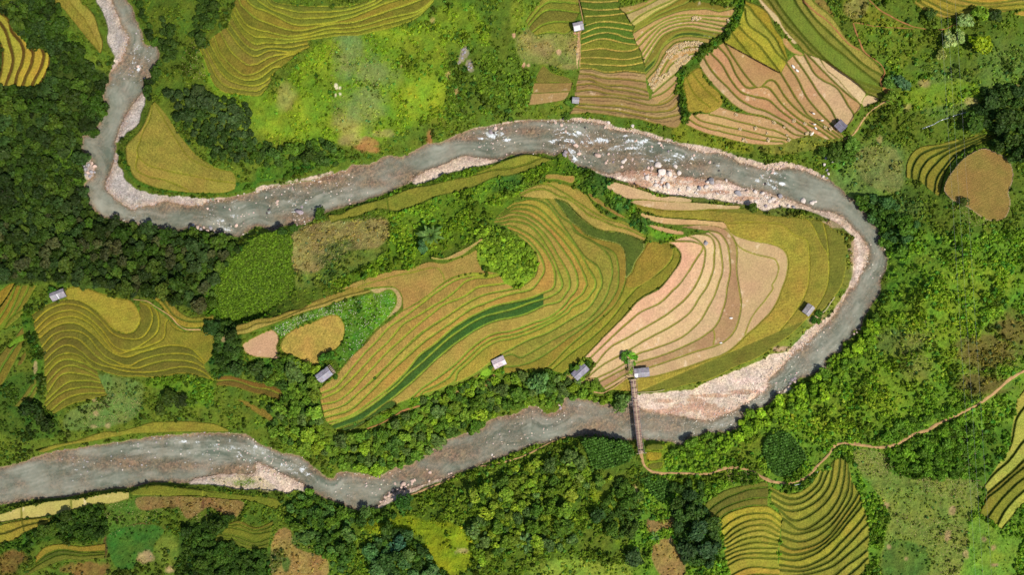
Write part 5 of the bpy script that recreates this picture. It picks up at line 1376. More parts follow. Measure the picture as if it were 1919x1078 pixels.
LAND = [(45, 95, 'the yellow terraces at the upper left corner'), (150, 60, 'the gold brown paddy by the top left river'), (215, 60, 'the left pebble strip'), (265, 110, 'the top left rapids'), (185, 300, 'the rocky ledge under the left woods'),
 (330, 290, 'the golden bend paddy'), (440, 120, 'the big olive terrace fan'), (660, 200, 'the bright pasture'), (560, 395, 'the big river boulder'), (250, 385, 'the grey pebble beach'), (400, 405, 'the upper rapids by the left woods'),
 (105, 552, 'the upper left hut'), (220, 580, 'the bright gold oval'), (370, 600, 'the pale ditch path'), (250, 680, 'the folded left terraces'), (130, 720, 'the lowest left terraces'), (480, 650, 'the pink clay plot'), (600, 632, 'the gold brown oval'),
 (608, 703, 'the broken roofed hut'), (470, 490, 'the dark leafy plot'), (600, 450, 'the dry weedy plot'), (806, 440, 'the bamboo clump'), (950, 480, 'the scrub knoll'), (935, 680, 'the pale roofed hut'), (1087, 697, 'the vine covered hut'), (1190, 780, 'the footbridge'),
 (1200, 698, 'the hut at the bridge head'), (660, 770, 'the dark green rice strip'), (560, 875, 'the lower rapids'), (330, 800, 'the long yellow strip'), (200, 870, 'the lower left river'), (120, 940, 'the pale straw strip'), (520, 880, 'the lower gravel bank'),
 (650, 950, 'the lower river bend'), (760, 910, 'the stony shore'), (860, 990, 'the yellow green clearing'), (1130, 845, 'the dark maize plot by the bridge'), (1238, 845, 'the three small plots'), (1260, 915, 'the planted plot'), (1240, 1040, 'the bare brown patch'), (560, 1020, 'the tan corner plot'),
 (1470, 855, 'the maize plot in the path bend'), (1370, 880, 'the dirt path'), (1420, 990, 'the bright gold stack'), (1540, 960, 'the broad terrace arcs'), (1740, 950, 'the flecked pasture'), (1880, 900, 'the right edge terraces'), (1850, 340, 'the round rusty field'), (1740, 310, 'the curved gold terraces'),
 (1576, 236, 'the dark roofed hut'), (1640, 180, 'the red earth corner'), (1800, 20, 'the gold corner terraces'), (1080, 187, 'the small top hut'), (1084, 48, 'the grey top hut'), (1290, 200, 'the green gully'), (1180, 260, 'the main rapids'), (1330, 350, 'the boulder bar'), (1515, 581, 'the riverside hut'), (1650, 470, 'the right river bend'),
 (1560, 650, 'the lower right river'), (1750, 600, 'the sunny scrub slope'), (1000, 800, 'the long lower reach'), (1760, 50, 'the red trail'), (1850, 700, 'the brown scrub patch'), (1800, 780, 'the upper dirt path'), (100, 180, 'the upper left thicket'), (60, 460, 'the deep left woods'), (300, 480, 'the middle of the left woods'), (950, 1000, 'the lower middle woods'), (870, 100, 'the rock outcrop'), (1190, 745, 'the bridge deck'), (1400, 740, 'the pink sand bar'), (1440, 320, 'the far stony bank'), (1240, 345, 'the boulder cluster'), (1060, 288, 'the rapids corner')]
def where(px, py):
    d = [math.hypot(px - x, py - y) for x, y, _ in LAND]
    k = int(np.argmin(d))
    dx, dy = px - LAND[k][0], py - LAND[k][1]
    w = 'beside'
    if d[k] > 14:
        a = math.degrees(math.atan2(-dy, dx)) % 360
        w = ('right of', 'above right of', 'above', 'above left of', 'left of', 'below left of', 'below', 'below right of')[int((a + 22.5) // 45) % 8]
    return f"{w} {LAND[k][2]}"
ORD = ['', 'first', 'second', 'third', 'fourth', 'fifth', 'sixth', 'seventh', 'eighth', 'ninth', 'tenth', 'eleventh', 'twelfth', 'thirteenth', 'fourteenth', 'fifteenth', 'sixteenth']
def n_words(t):
    return len(t.split())
def settle_labels(things):
    """things: [(object, label, px, py)]. Where a label repeats, say which of them from the top."""
    by = {}
    for o, lab, px, py in things:
        by.setdefault(lab, []).append((py, px, o))
    for lab, m in by.items():
        m.sort(key=lambda q: q[:2])
        if n_words(lab) > 12:
            lab = lab.replace('the middle of ', '').replace('the ', '', 1)
        n = len(m)
        for i, (_, _, o) in enumerate(m):
            if n == 1:
                o['label'] = lab
            elif i == 0:
                o['label'] = lab + (', the upper one' if n == 2 else ', the topmost')
            elif i == n - 1:
                o['label'] = lab + (', the lower one' if n == 2 else ', the lowest')
            else:
                o['label'] = lab + f", {ORD[min(i + 1, 16)]} from the top"

TREE_OBS = []
def rgbf(c, k=1.9):
    return np.clip(alb(c) * k, .004, .6)
def tree(px, py, r, col, label=None, group=None, kind=None, hk=1.0):
    """A tree thing: trunk and crown, its crown centre seen at the photo pixel; r is the crown radius in metres."""
    k = kind if kind is not None else random.randrange(9)
    h = r * 1.05 * hk
    x, y, z = spot_at(px, py, h)
    t = bpy.data.objects.new("broadleaf_tree", None)
    t.empty_display_size = .5
    t.location = (x, y, z)
    t.rotation_euler = (0, 0, random.random() * 6.283)
    link(t)
    tag(t, None, "tree", group)
    tr = place("trunk", TRUNKS[k % 4], t)
    tr.scale = (r, r, r * .72 * hk)
    cr = place("crown", CROWNS[k], t)
    cr.scale = (r * (.8 + .4 * random.random()), r * (.8 + .4 * random.random()), r * (.7 + .25 * random.random()))
    cr.location = (0, 0, r * .42 * hk)
    c = rgbf(col, 1.24 + .83 * float(sstep(250, 620, px))) * (.75 + .5 * random.random()) * np.array([1 + .25 * (random.random() - .3), 1, 1])  # leaf green dimmed towards the left: weaker light there painted into the colour
    cr.color = (*c, 1)
    TREE_OBS.append((t, label, px, py, r, col))
    return t

# single trees that stand out
for px, py, r, c, lab in [
 (1840, 80, 4.6, (132, 160, 26), 'big bright lime green tree beside the pale shrub tree, upper right'), (1812, 36, 3.2, (120, 140, 80), 'pale grey leaved tree under the gold corner terraces'),
 (1838, 22, 3.2, (92, 118, 26), 'mid green round tree touching the gold corner terraces'), (1866, 28, 2.8, (50, 72, 24), 'dark tree at the right of the gold corner clump'), (1748, 24, 2.4, (54, 78, 26), 'lone dark tree below the first gold corner strip'),
 (1782, 74, 3.0, (118, 134, 78), 'pale silvery shrub tree left of the big lime tree'), (1765, 100, 2.4, (112, 128, 60), 'pale green bush tree below the silvery one'), (1800, 68, 2.4, (124, 142, 78), 'pale tree between the silvery one and the lime tree'),
 (1690, 156, 3.6, (58, 92, 56), 'bluish dark tree right of the red earth corner'), (1672, 150, 2.8, (72, 108, 34), 'green tree touching the red trail end'), (1676, 180, 3.0, (84, 112, 30), 'olive tree below the bluish dark tree'),
 (1826, 230, 4.4, (58, 84, 22), 'big round dark green tree above the round rusty field'), (1900, 262, 3.6, (54, 80, 26), 'dark tree at the right edge above the rusty field'), (1885, 215, 4.0, (44, 66, 22), 'very dark tree at the right edge'), (1860, 185, 3.4, (48, 70, 24), 'dark tree in the shaded right hand gully'), (1845, 205, 3.0, (40, 62, 20), 'blackish tree right of the little stream'),
 (1808, 378, 2.0, (52, 70, 20), 'small dark tree on the lower rim of the round rusty field'), (754, 943, 3.3, (44, 78, 24), 'round dark tree by the stony shore'), (746, 1022, 3.4, (58, 96, 66), 'bluish green tree in the lower woods'), (766, 1044, 3.0, (72, 98, 44), 'grey green tree beside the bluish one in the lower woods'),
 (1086, 896, 2.0, (112, 134, 56), 'small pale round tree in the lower middle scrub'), (1120, 968, 3.0, (48, 74, 30), 'dark tree on the rim of the narrow clearing'), (1190, 1046, 3.6, (56, 84, 42), 'dark bluish tree beside the bare brown patch'), (1308, 1000, 4.6, (46, 74, 40), 'biggest dark blue green tree left of the gold stack'), (1330, 1030, 4.0, (44, 70, 36), 'dark blue green tree just left of the gold stack'), (1290, 1035, 3.8, (48, 72, 34), 'dark tree right of the bare brown patch'), (1300, 965, 3.6, (50, 76, 26), 'dark tree above the biggest blue green one'),
 (1010, 716, 4.2, (66, 102, 50), 'big bluish green tree in the riverside row right of the pale hut'), (313, 748, 4.0, (58, 84, 22), 'big dark tree in the scrub under the left terraces'), (335, 752, 2.8, (40, 58, 18), 'blackish tree beside the big dark scrub tree'), (300, 768, 2.6, (66, 90, 28), 'green tree below the big dark scrub tree'), (50, 768, 4.0, (42, 64, 18), 'large dark tree near the short green strips'), (90, 798, 3.2, (44, 64, 18), 'dark tree right of the large dark one at lower left'), (72, 785, 3.0, (52, 76, 20), 'green tree between the two dark ones at lower left'),
 (393, 612, 3.0, (48, 78, 28), 'dark tree at the end of the pale ditch'), (618, 667, 2.2, (62, 108, 28), 'rounded green tree above the broken roofed hut'), (605, 672, 1.8, (56, 96, 26), 'smaller green tree left of the rounded one by the broken hut'), (1061, 216, 2.0, (72, 106, 30), 'bushy green tree on the bank below the small top hut'), (1066, 190, 1.5, (78, 112, 36), 'small bush tree left of the small top hut'),
 (1413, 388, 2.2, (64, 90, 24), 'round bush tree on the bank of the boulder bar'), (1568, 285, 3.6, (58, 86, 24), 'dark tree on the bank right of the tan terraces'), (1590, 290, 3.2, (66, 94, 26), 'green tree among the bank trees right of the tan terraces'), (1602, 270, 3.0, (70, 104, 34), 'pale green tree in the bank clump right of the dark hut'), (1545, 282, 2.4, (72, 98, 28), 'smaller tree at the left of the bank clump'),
 (791, 463, 2.4, (60, 92, 50), 'bluish bush tree right under the bamboo clump'), (600, 402, 2.4, (54, 84, 22), 'round dark tree at the tip of the long olive strip'), (530, 435, 1.9, (50, 80, 24), 'dark bush tree on the bank by the dry weedy plot'), (548, 428, 1.9, (54, 86, 24), 'second bank bush tree above the dry weedy plot'),
 (1170, 668, 1.6, (64, 104, 28), 'bush tree behind the arbour on the bridge path')]:
    tree(px, py, r, c, lab, "trees standing out by themselves")

STANDS = [
 ("0,4 30,-20 -60,-60 -60,20", 11, (2.0, 3.0), [(60, 84, 22)], 'upper left'),
 ("20,10 100,-40 115,60 160,128 205,150 200,176 186,236 150,262 152,310 100,390 -50,400 -50,170 20,166 72,162 100,120 92,90 60,80 30,60 15,25", 12.5, (2.1, 3.4), [(50, 74, 18), (60, 88, 20), (44, 64, 18), (72, 98, 26), (58, 84, 34)], 'upper left woods'),
 ("-50,400 100,390 158,350 178,412 240,420 300,428 380,434 432,448 446,470 405,520 392,580 330,568 270,556 200,538 130,528 60,518 -50,520", 13, (2.2, 3.5), [(52, 76, 18), (62, 92, 22), (44, 66, 18), (78, 102, 30), (58, 82, 36), (76, 84, 44), (52, 76, 30), (70, 96, 30)], 'left woods'),
 ("312,170 350,162 400,178 440,186 466,192 466,240 480,268 450,300 400,294 372,260 340,222", 12, (2.2, 3.0), [(56, 78, 36), (48, 68, 26), (62, 84, 42), (50, 74, 22)], 'dark grove'),
 ("480,268 545,275 600,262 640,290 630,306 560,304 500,308 456,302", 12, (2.0, 3.0), [(50, 72, 22), (60, 86, 30), (62, 90, 20)], 'lower grove'),
 ("250,0 262,0 285,60 300,110 290,150 274,168 288,178 276,186 270,150 288,128 294,90 268,40", 10, (1.7, 2.5), [(50, 76, 20), (62, 92, 24), (44, 66, 18)], 'top left river bank'),
 ("300,30 320,50 330,100 312,112 298,90", 10, (1.7, 2.4), [(60, 84, 28), (52, 76, 20)], 'top left river bank'),
 ("372,-10 410,-10 408,20 392,66 372,80 352,66 366,30", 11, (2.0, 2.8), [(52, 76, 22), (60, 86, 24)], 'trees left of the big fan'),
 ("500,690 545,660 590,690 592,726 600,790 612,822 690,806 760,768 800,742 868,722 926,708 980,702 1050,696 1072,716 1110,718 1140,742 1168,752 1164,760 1120,752 1058,748 1022,764 962,760 922,784 862,826 800,852 742,876 700,884 640,876 600,850 560,842 512,812 488,770", 12.2, (2.1, 3.4), [(68, 98, 24), (84, 114, 30), (58, 86, 28), (96, 124, 34), (78, 100, 44), (108, 134, 30)], 'riverside trees'),
 ("400,600 445,590 448,680 500,690 530,712 520,722 470,700 408,690", 12, (1.9, 2.8), [(48, 72, 24), (58, 84, 30), (50, 76, 20)], 'trees by the pink plot'),
 ("545,935 590,918 640,948 690,950 740,968 700,985 650,982 660,1040 640,1078 560,1000 540,980", 13, (1.9, 2.9), [(56, 86, 26), (66, 98, 40), (70, 100, 24)], 'lower bend trees'),
 ("860,930 920,900 960,880 1060,850 1120,880 1150,900 1090,930 1060,960 1080,1010 1010,1060 960,1010 900,1070 880,1020 890,960", 14, (1.4, 2.8), [(80, 108, 26), (96, 122, 28), (64, 92, 26), (76, 102, 46), (112, 132, 30), (104, 124, 34)], 'lower middle woods'),
 ("720,990 760,1000 800,1040 840,1090 700,1090 690,1030", 13, (2.2, 3.2), [(50, 76, 28), (62, 94, 46), (56, 84, 22)], 'lower woods'),
 ("1160,900 1200,930 1190,1000 1150,1010 1130,950", 13, (1.9, 2.8), [(58, 84, 26), (66, 94, 26)], 'bridge woods'),
 ("1262,910 1310,900 1330,950 1350,1010 1330,1060 1280,1060 1262,960", 13, (2.2, 3.2), [(44, 70, 30), (54, 80, 26)], 'dark clump'),
 ("1262,848 1300,826 1340,802 1400,778 1455,752 1530,704 1560,652 1600,640 1640,590 1652,610 1620,660 1590,690 1550,740 1480,775 1430,800 1380,830 1340,856 1290,868", 12, (1.3, 2.4), [(92, 124, 24), (106, 138, 28), (80, 112, 28), (116, 146, 30)], 'right bank trees'),
 ("1595,370 1625,400 1650,450 1690,480 1720,420 1660,370", 14, (1.7, 2.6), [(56, 88, 40), (66, 98, 24), (48, 76, 22)], 'right bend trees'),
 ("1840,170 1919,150 1990,200 1960,290 1890,300 1850,260", 15, (2.4, 3.6), [(44, 68, 22), (54, 80, 26)], 'right gully'),
 ("1660,800 1800,760 1830,800 1825,890 1760,900 1680,880 1665,840", 13, (1.2, 2.0), [(80, 116, 26), (92, 128, 28), (72, 104, 26)], 'right thicket'),
 ("60,960 190,950 200,1010 120,1000 50,1010", 14, (1.7, 2.6), [(56, 86, 22), (66, 96, 24)], 'lower left bushes'),
 ("340,1000 430,960 500,1020 490,1078 380,1078", 15, (1.8, 2.8), [(50, 78, 20), (60, 90, 24)], 'lower left woods'),
 ("1240,0 1264,0 1262,2 1250,6", 9, (1.2, 1.6), [(66, 94, 24)], 'gully'),
 ("890,430 930,424 985,440 1003,480 990,520 950,524 915,490 893,470", 8, (.8, 1.3), [(104, 132, 32), (112, 142, 34), (96, 122, 32), (122, 148, 36)], 'the knoll'),
]
cand = []
taken = [(t[2], t[3], t[4] / MPP) for t in TREE_OBS]
for poly, sp, (r0, r1), cols, nm in STANDS:
    r, c, m = fill(pts(poly))
    iy, ix = np.nonzero(m)
    if not len(iy):
        continue
    tries = int(len(iy) * G * G / sp / sp * 18)
    for _ in range(tries):
        k = RS.randint(len(iy))
        x, y = PXC[ix[k] + c.start] + RS.rand() * G, PYC[iy[k] + r.start] + RS.rand() * G
        rad = .62 * r0 + (1.12 * r1 - .62 * r0) * RS.rand() ** 1.5
        if SD[iy[k] + r.start, ix[k] + c.start] < 3:
            continue
        rp = rad / MPP
        gi, gj = iy[k] + r.start, ix[k] + c.start
        if PATHD[gi, gj] < rp * .75 + 2:
            continue
        if any(FID[min(NY - 1, max(0, gi + int(.55 * rp * math.sin(q) / G))), min(NX - 1, max(0, gj + int(.55 * rp * math.cos(q) / G)))] >= 0 for q in (0, .8, 1.6, 2.4, 3.1, 3.9, 4.7, 5.5)):
            continue
        if all((x - a) ** 2 + (y - b) ** 2 > (.64 * (rp + cc)) ** 2 for a, b, cc in taken):
            taken.append((x, y, rp))
            cand.append((rad, x, y, cols[RS.randint(len(cols))], nm))
def inframe(q):
    return -8 < q[1] < 1927 and -8 < q[2] < 1086
cand.sort(key=lambda q: (not inframe(q), -q[0]))
N_SINGLE = 288 - len(TREE_OBS)
def shade(c):
    l = c[0] * .3 + c[1] * .6 + c[2] * .1
    if c[2] > 40:
        return 'greyish green'
    return 'dark green' if l < 66 else 'mid green' if l < 82 else 'fresh green' if l < 100 else 'yellow green'
for rad, x, y, c, nm in cand[:N_SINGLE]:
    tree(x, y, rad, c, f"{'broad' if rad > 2.7 else 'small'} {shade(c)} tree {where(x, y)}", "trees of the woods and banks")
settle_labels([(t, lab, px, py) for t, lab, px, py, _, _ in TREE_OBS])

def scatter(name, items, variants, mat, label, cat):
    """items: arrays x,y,z,scale,colour -> ONE mesh of leaf clumps that nobody could count."""
    X, S, C, H = items
    Vs, Cs = [], []
    which = RS.randint(len(variants), size=len(X))
    for k, (V, T) in enumerate(variants):
        s = which == k
        n = int(s.sum())
        if not n:
            continue
        a = RS.rand(n) * 6.283
        ca, sa = np.cos(a), np.sin(a)
        vx, vy, vz = V[..., 0].ravel(), V[..., 1].ravel(), V[..., 2].ravel()
        W = np.empty((n, len(vx), 3), np.float32)
        W[..., 0] = X[s, 0:1] + S[s][:, None] * (ca[:, None] * vx - sa[:, None] * vy)
        W[..., 1] = X[s, 1:2] + S[s][:, None] * (sa[:, None] * vx + ca[:, None] * vy)
        W[..., 2] = X[s, 2:3] + (S[s] * H[s])[:, None] * vz
        cc = C[s][:, None, :] * T[None, :, :]
        Vs.append(W.reshape(-1, 4, 3))
        Cs.append(cc.reshape(-1, 3))
    V, Cc = np.concatenate(Vs), np.concatenate(Cs)
    return tag(place(name, quad_mesh(name, V, np.clip(Cc, .003, .8), mat)), label, cat, None, 'stuff')

# the rest of the woods: trees past the three hundred largest
rest = [q for q in cand[N_SINGLE:]]
if rest:
    vs = []
    for k in range(5):
        V, T = crown(500 + k, lobes=11, per=30, leaf=.18, spread=.7)
        vs.append((V * np.array([1, 1, .9]) + np.array([0, 0, .30]), tint_cols(T, np.random.RandomState(k))))
    X = np.array([spot_at(q[1], q[2], q[0] * 1.0) for q in rest])
    scatter("woodland", (X, np.array([q[0] for q in rest]), np.array([rgbf(q[3], 1.24 + .83 * float(sstep(250, 620, q[1]))) * (.75 + .5 * RS.rand()) for q in rest]), np.ones(len(rest))), vs, M_SCRUB, "smaller crowded trees filling the woods and thickets between the larger ones", "woodland")  # woodland greens carry the same painted dimness towards the left

# ------------------------------------------------------------------ scrub, tall weeds, hedges
vs = []
for k in range(8):
    V, T = crown(700 + k, lobes=4, per=7, leaf=.42, flat=.8, spread=.5, lobe=(.4, .6))
    vs.append((V - np.array([0, 0, .2]), tint_cols(T, np.random.RandomState(60 + k))))
prob = BUSH * (PATHD > 1.0)
prob[(PX < -40) | (PX > 1960) | (PY < -40) | (PY > 1120)] = 0
clumpy = .14 + 1.7 * sstep(.38, .72, N_B) 
pw = (prob * clumpy).ravel()
pw /= pw.sum()
NB = 56000
idx = RS.choice(len(pw), NB, p=pw)
bx = PX.ravel()[idx] + RS.rand(NB) * G
by = PY.ravel()[idx] + RS.rand(NB) * G
bb = BUSH.ravel()[idx]
size = (.26 + .62 * RS.rand(NB) ** 1.8) * (.45 + .85 * bb)
bz0 = Z.ravel()[idx]
s_ = MPP * (CAM_H - bz0 - size * .5) / CAM_H
bxw, byw = (bx - 959.5) * s_, (539 - by) * s_
bzw = ground_at(bxw, byw)
bc = COL.reshape(-1, 3)[idx]
lum = .76 + .56 * RS.rand(NB) ** 1.2
bc = bc * ((1.30 + .72 * sstep(200, 620, bx)) * lum)[:, None]  # scrub colour darkened towards the left, dim light put into it
hue = RS.randn(NB, 1) * np.array([[.06, .02, .10]])
sp_ = sstep(.52, .66, fbm(34, 133, 3)).ravel()[idx] * (RS.rand(NB) < .8)
bc = bc * (1 - .46 * sp_)[:, None]
size = size * (1 + .35 * sp_)
cool = (RS.rand(NB) < .10)[:, None]
bc = bc * np.array([1.0, 1.03, .9])
bc = np.where(cool, bc * np.array([.62, .95, 1.7]), bc) * (1 + hue)
scatter("hillside_scrub", (np.stack([bxw, byw, bzw], 1), size, np.clip(bc, .004, .5), .75 + .6 * RS.rand(NB)), vs, M_SCRUB, "leafy scrub, tall weeds and hedges over the uncultivated slopes", "scrub")

# maize and other crops in rows
V, T = crown(811, lobes=3, per=5, leaf=.5, flat=.9, spread=.35, lobe=(.4, .6))
V2, T2 = crown(812, lobes=3, per=5, leaf=.5, flat=.9, spread=.35, lobe=(.4, .6))
mv = [(V, tint_cols(T, np.random.RandomState(1))), (V2, tint_cols(T2, np.random.RandomState(2)))]
mx = []
for fi, f in enumerate(FIELDS):
    if f['spk'] == 2:
        iy, ix = np.nonzero(FID == fi)
        k = RS.choice(len(iy), int(len(iy) * .42))
        x, y = PX[iy[k], ix[k]], PY[iy[k], ix[k]]
        ph = (x * .3 + y * .95) / 5.0
        y2 = y - (ph - np.round(ph)) * 4.4
        mx += list(zip(x + RS.rand(len(k)) * G, y2))
mx = np.array(mx)
mi = np.array([spot_at(a, b, .6) for a, b in mx])
scatter("maize_rows", (mi, .42 + .25 * RS.rand(len(mi)), np.array([rgbf((72, 106, 38))]) * (.7 + .7 * RS.rand(len(mi), 1)), np.full(len(mi), 1.2)), mv, M_SCRUB, "dark green maize plants standing in tight rows", "maize")

# the square leafy plot
lp = [np.nonzero(FID == fi) for fi, f in enumerate(FIELDS) if f['spk'] == 3][0]
k = RS.choice(len(lp[0]), 2600)
lx, ly = PX[lp][k] + RS.rand(2600) * G, PY[lp][k] + RS.rand(2600) * G
li = np.array([spot_at(a, b, .4) for a, b in zip(lx, ly)])
scatter("leafy_crop", (li, .3 + .35 * RS.rand(2600), np.array([rgbf((84, 112, 24))]) * (.6 + .8 * RS.rand(2600, 1)), np.full(2600, .9)), vs, M_SCRUB, "dense dark leafy crop filling the square plot left of the dry weedy plot", "leafy crop")

# pale flecks: flower heads, dry stalks, bleached stubble
def flecks(areas, col, s, label, name, cat):
    Q, C = [], []
    for poly, n in areas:
        r, c, m = fill(smooth(pts(poly), 3.5, True))
        iy, ix = np.nonzero(m & (FID[r, c] < 0) & (SD[r, c] > 4))
        if not len(iy):
            continue
        k = RS.choice(len(iy), n)
        x, y = PXC[ix[k] + c.start] + RS.rand(n) * G, PYC[iy[k] + r.start] + RS.rand(n) * G
        z0 = Z[iy[k] + r.start, ix[k] + c.start] + .55
        s_ = MPP * (CAM_H - z0) / CAM_H
        p = np.stack([(x - 959.5) * s_, (539 - y) * s_, z0 + .3 * RS.rand(n)], 1)
        nr = unit(RS.randn(n, 3) * .5 + np.array([.2, 0, 1]))
        Q.append(leaf_quads(p, nr, s, RS))
        C.append(np.array(alb(col))[None] * (.6 + .7 * RS.rand(n, 1)))
    tag(place(name, quad_mesh(name, np.concatenate(Q), np.clip(np.concatenate(C), 0, .85), M_SCRUB)), label, cat, None, 'stuff')
flecks([("12:125,305 300,212 450,162 620,110 640,180 450,215 330,262 200,350", 330), ("12:620,110 800,60 1000,30 1040,110 930,270 860,320 720,540 640,560 660,300 600,190", 300)], (232, 224, 200), .16, "small white flower heads dotted over the green patch on the spur", "flower_heads", "flowers")
flecks([("33:640,150 880,180 930,300 760,340 660,260", 420), ("33:1080,350 1500,360 1600,380 1560,500 1200,460", 500), ("33:940,620 1100,640 1400,680 1480,720 1430,1078 1250,1078 1200,860 960,740", 700), ("33:700,300 1500,380 1480,700 960,640", 500), ("33:1380,80 1530,60 1540,340 1420,340", 160),
        ("02:800,760 1000,800 1060,900 960,980 640,1040 660,900", 300), ("11:260,680 560,575 980,560 980,700 700,820 420,960 300,960", 900), ("23:1600,290 1800,330 1830,380 1640,390", 130), ("20:40,260 480,240 500,480 250,480 100,460", 260), ("13:100,1000 140,780 270,760 520,945 530,1078 130,1078", 350), ("03:800,560 1210,500 1200,640 800,770", 160), ("03:1210,500 1830,540 1740,660 1400,660", 200), ("31:640,60 960,40 1020,240 1000,340 860,360 700,260", 200), ("31:1350,420 1500,470 1640,600 1500,600", 120), ("10:580,280 860,260 920,560 860,860 640,1000 560,700", 320), ("00:1450,300 1560,420 1500,600 1350,500", 120), ("32:1000,300 1250,260 1200,560 1000,640", 200), ("32:1450,300 1916,400 1700,700 1450,800", 260)],
       (196, 176, 120), .15, "bleached stalks and dry weeds flecking the pastures and fallow plots", "dry_stalks", "dry stalks")
# ------------------------------------------------------------------ bamboo and banana
def fronds(seed, n, length, width, droop, leaf_pairs, up=(.5, 1.2)):
    """Arching fronds set round a stool: each a rib with paired leaflets."""
    rs = np.random.RandomState(seed)
    Vs, T = [], []
    for i in range(n):
        a = i * 6.283 / n + rs.rand() * .5
        el = up[0] + (up[1] - up[0]) * rs.rand()
        L = length * (.7 + .45 * rs.rand())
        t = np.linspace(.05, 1, leaf_pairs)
        hx = L * t * math.cos(el)
        hz = L * t * math.sin(el) - droop * L * t ** 2
        rib = np.stack([hx * math.cos(a), hx * math.sin(a), hz], 1)
        tan = unit(np.gradient(rib, axis=0))
        side = unit(np.cross(tan, np.array([0, 0, 1.0])))
        tw = width * np.sin(np.pi * np.clip(t, .05, .97)) ** .6
        tn = .7 + .6 * rs.rand()
        for sgn in (-1, 1):
            tip = rib + sgn * side * tw[:, None] + tan * tw[:, None] * .5 - np.array([0, 0, .12]) * tw[:, None]
            nxt = rib + tan * (L / leaf_pairs) * .8
            mid = .5 * (rib + tip) + tan * (L / leaf_pairs) * .5
            Vs.append(np.stack([rib, nxt, mid + tan * .1 * tw[:, None], tip], 1))
            T.append(tn * (.75 + .5 * rs.rand(len(t))))
    return np.concatenate(Vs), np.concatenate(T)

def frond_thing(name, cat, label, px, py, seed, n, length, width, droop, pairs, col, stem_r, stem_n, up=(.5, 1.2), group=None, rise=0.0):
    x, y, z = spot_at(px, py, length * .5 + rise)
    t = link(bpy.data.objects.new(name, None))
    t.location = (x, y, z)
    tag(t, label, cat, group)
    V, T = fronds(seed, n, length, width, droop, pairs, up)
    V = V + np.array([0, 0, rise])
    o = place("foliage", quad_mesh("foliage", V, tint_cols(T, np.random.RandomState(seed)), M_LEAF), t)
    o.color = (*rgbf(col), 1)
    rs = np.random.RandomState(seed)
    mb = MB()
    for i in range(stem_n):
        a = rs.rand() * 6.283
        b = .12 * length * rs.rand()
        p0 = np.array([b * math.cos(a), b * math.sin(a), -.3])
        p2 = p0 * 2.2 + np.array([0, 0, .3 + rise + length * .45])
        mb.tube([p0, .5 * (p0 + p2) + np.array([0, 0, .2]), p2], stem_r, stem_r * .6)
    place("stems", mb.mesh("stems", M_BARK, None, True), t)
    return t
frond_thing("bamboo_clump", "bamboo", "pale feathery bamboo clump rising from the scrub on the spur", 806, 440, 5, 26, 6.2, .75, .45, 16, (84, 114, 52), .06, 14)
frond_thing("bamboo_clump", "bamboo", "spiky yellow green bamboo clump left of the dark maize plot", 1078, 866, 6, 24, 5.0, .6, .45, 15, (104, 136, 44), .06, 12)
frond_thing("bamboo_clump", "bamboo", "dark arching bamboo in the lower left part of the lower middle woods", 985, 1020, 8, 22, 5.0, .6, .5, 15, (84, 116, 60), .06, 12)
frond_thing("banana_plant", "banana plant", "star shaped banana plant above the bare brown patch", 1228, 1010, 9, 9, 2.8, .42, .5, 10, (96, 132, 70), .14, 1)
frond_thing("banana_plant", "banana plant", "bright green banana plant at the top of the bridge arbour", 1183, 667, 10, 10, 2.3, .42, .5, 10, (92, 150, 30), .13, 1, rise=.6)
frond_thing("banana_plant", "banana plant", "dark banana plant right beside the bright one at the arbour", 1176, 662, 12, 8, 1.9, .36, .5, 10, (52, 92, 30), .13, 1, rise=.4)

# ------------------------------------------------------------------ boulders, river stones
def rock_mesh(seed, flat=.7):
    rs = np.random.RandomState(seed)
    import bmesh
    bm = bmesh.new()
    bmesh.ops.create_icosphere(bm, subdivisions=3, radius=1.0)
    dirs = unit(rs.randn(9, 3))
    offs = .62 + .3 * rs.rand(9)
    sc = np.array([1.0, .65 + .35 * rs.rand(), flat])
    for v in bm.verts:
        p = np.array(v.co)
        for d, o in zip(dirs, offs):
            k = p @ d - o
            if k > 0:
                p = p - d * k * .85
        p = p * (1 + .06 * math.sin(7 * p[0] + seed) * math.sin(6 * p[1] + 2 * seed))
        v.co = Vector(p * sc)
    me = bpy.data.meshes.new("boulder")
    bm.to_mesh(me)
    bm.free()
    for p in me.polygons:
        p.use_smooth = True
    return me
def rock_mat():
    m, nt, b = new_mat("weathered_rock")
    b.inputs['Roughness'].default_value = .8
    tc = node(nt, "ShaderNodeTexCoord")
    n = node(nt, "ShaderNodeTexNoise", Scale=2.2, Detail=6.0, Roughness=.7)
    nt.links.new(tc.outputs['Object'], n.inputs['Vector'])
    oi = node(nt, "ShaderNodeObjectInfo")
    r = node(nt, "ShaderNodeMapRange")
    r.inputs['From Min'].default_value = .3
    r.inputs['From Max'].default_value = .7
    r.inputs['To Min'].default_value = .62
    r.inputs['To Max'].default_value = 1.18
    nt.links.new(n.outputs['Fac'], r.inputs['Value'])
    s = node(nt, "ShaderNodeVectorMath", operation='SCALE')
    nt.links.new(oi.outputs['Color'], s.inputs[0])
    nt.links.new(r.outputs[0], s.inputs['Scale'])
    nt.links.new(s.outputs[0], b.inputs['Base Color'])
    bp = node(nt, "ShaderNodeBump", Strength=.7, Distance=.12)
    nt.links.new(n.outputs['Fac'], bp.inputs['Height'])
    nt.links.new(bp.outputs[0], b.inputs['Normal'])
    return m
M_ROCK = rock_mat()
ROCKS = []
for k in range(10):
    me = rock_mesh(40 + k, .55 + .3 * (k % 3) / 2)
    me.materials.append(M_ROCK)
    ROCKS.append(me)
ROCK_OBS = []
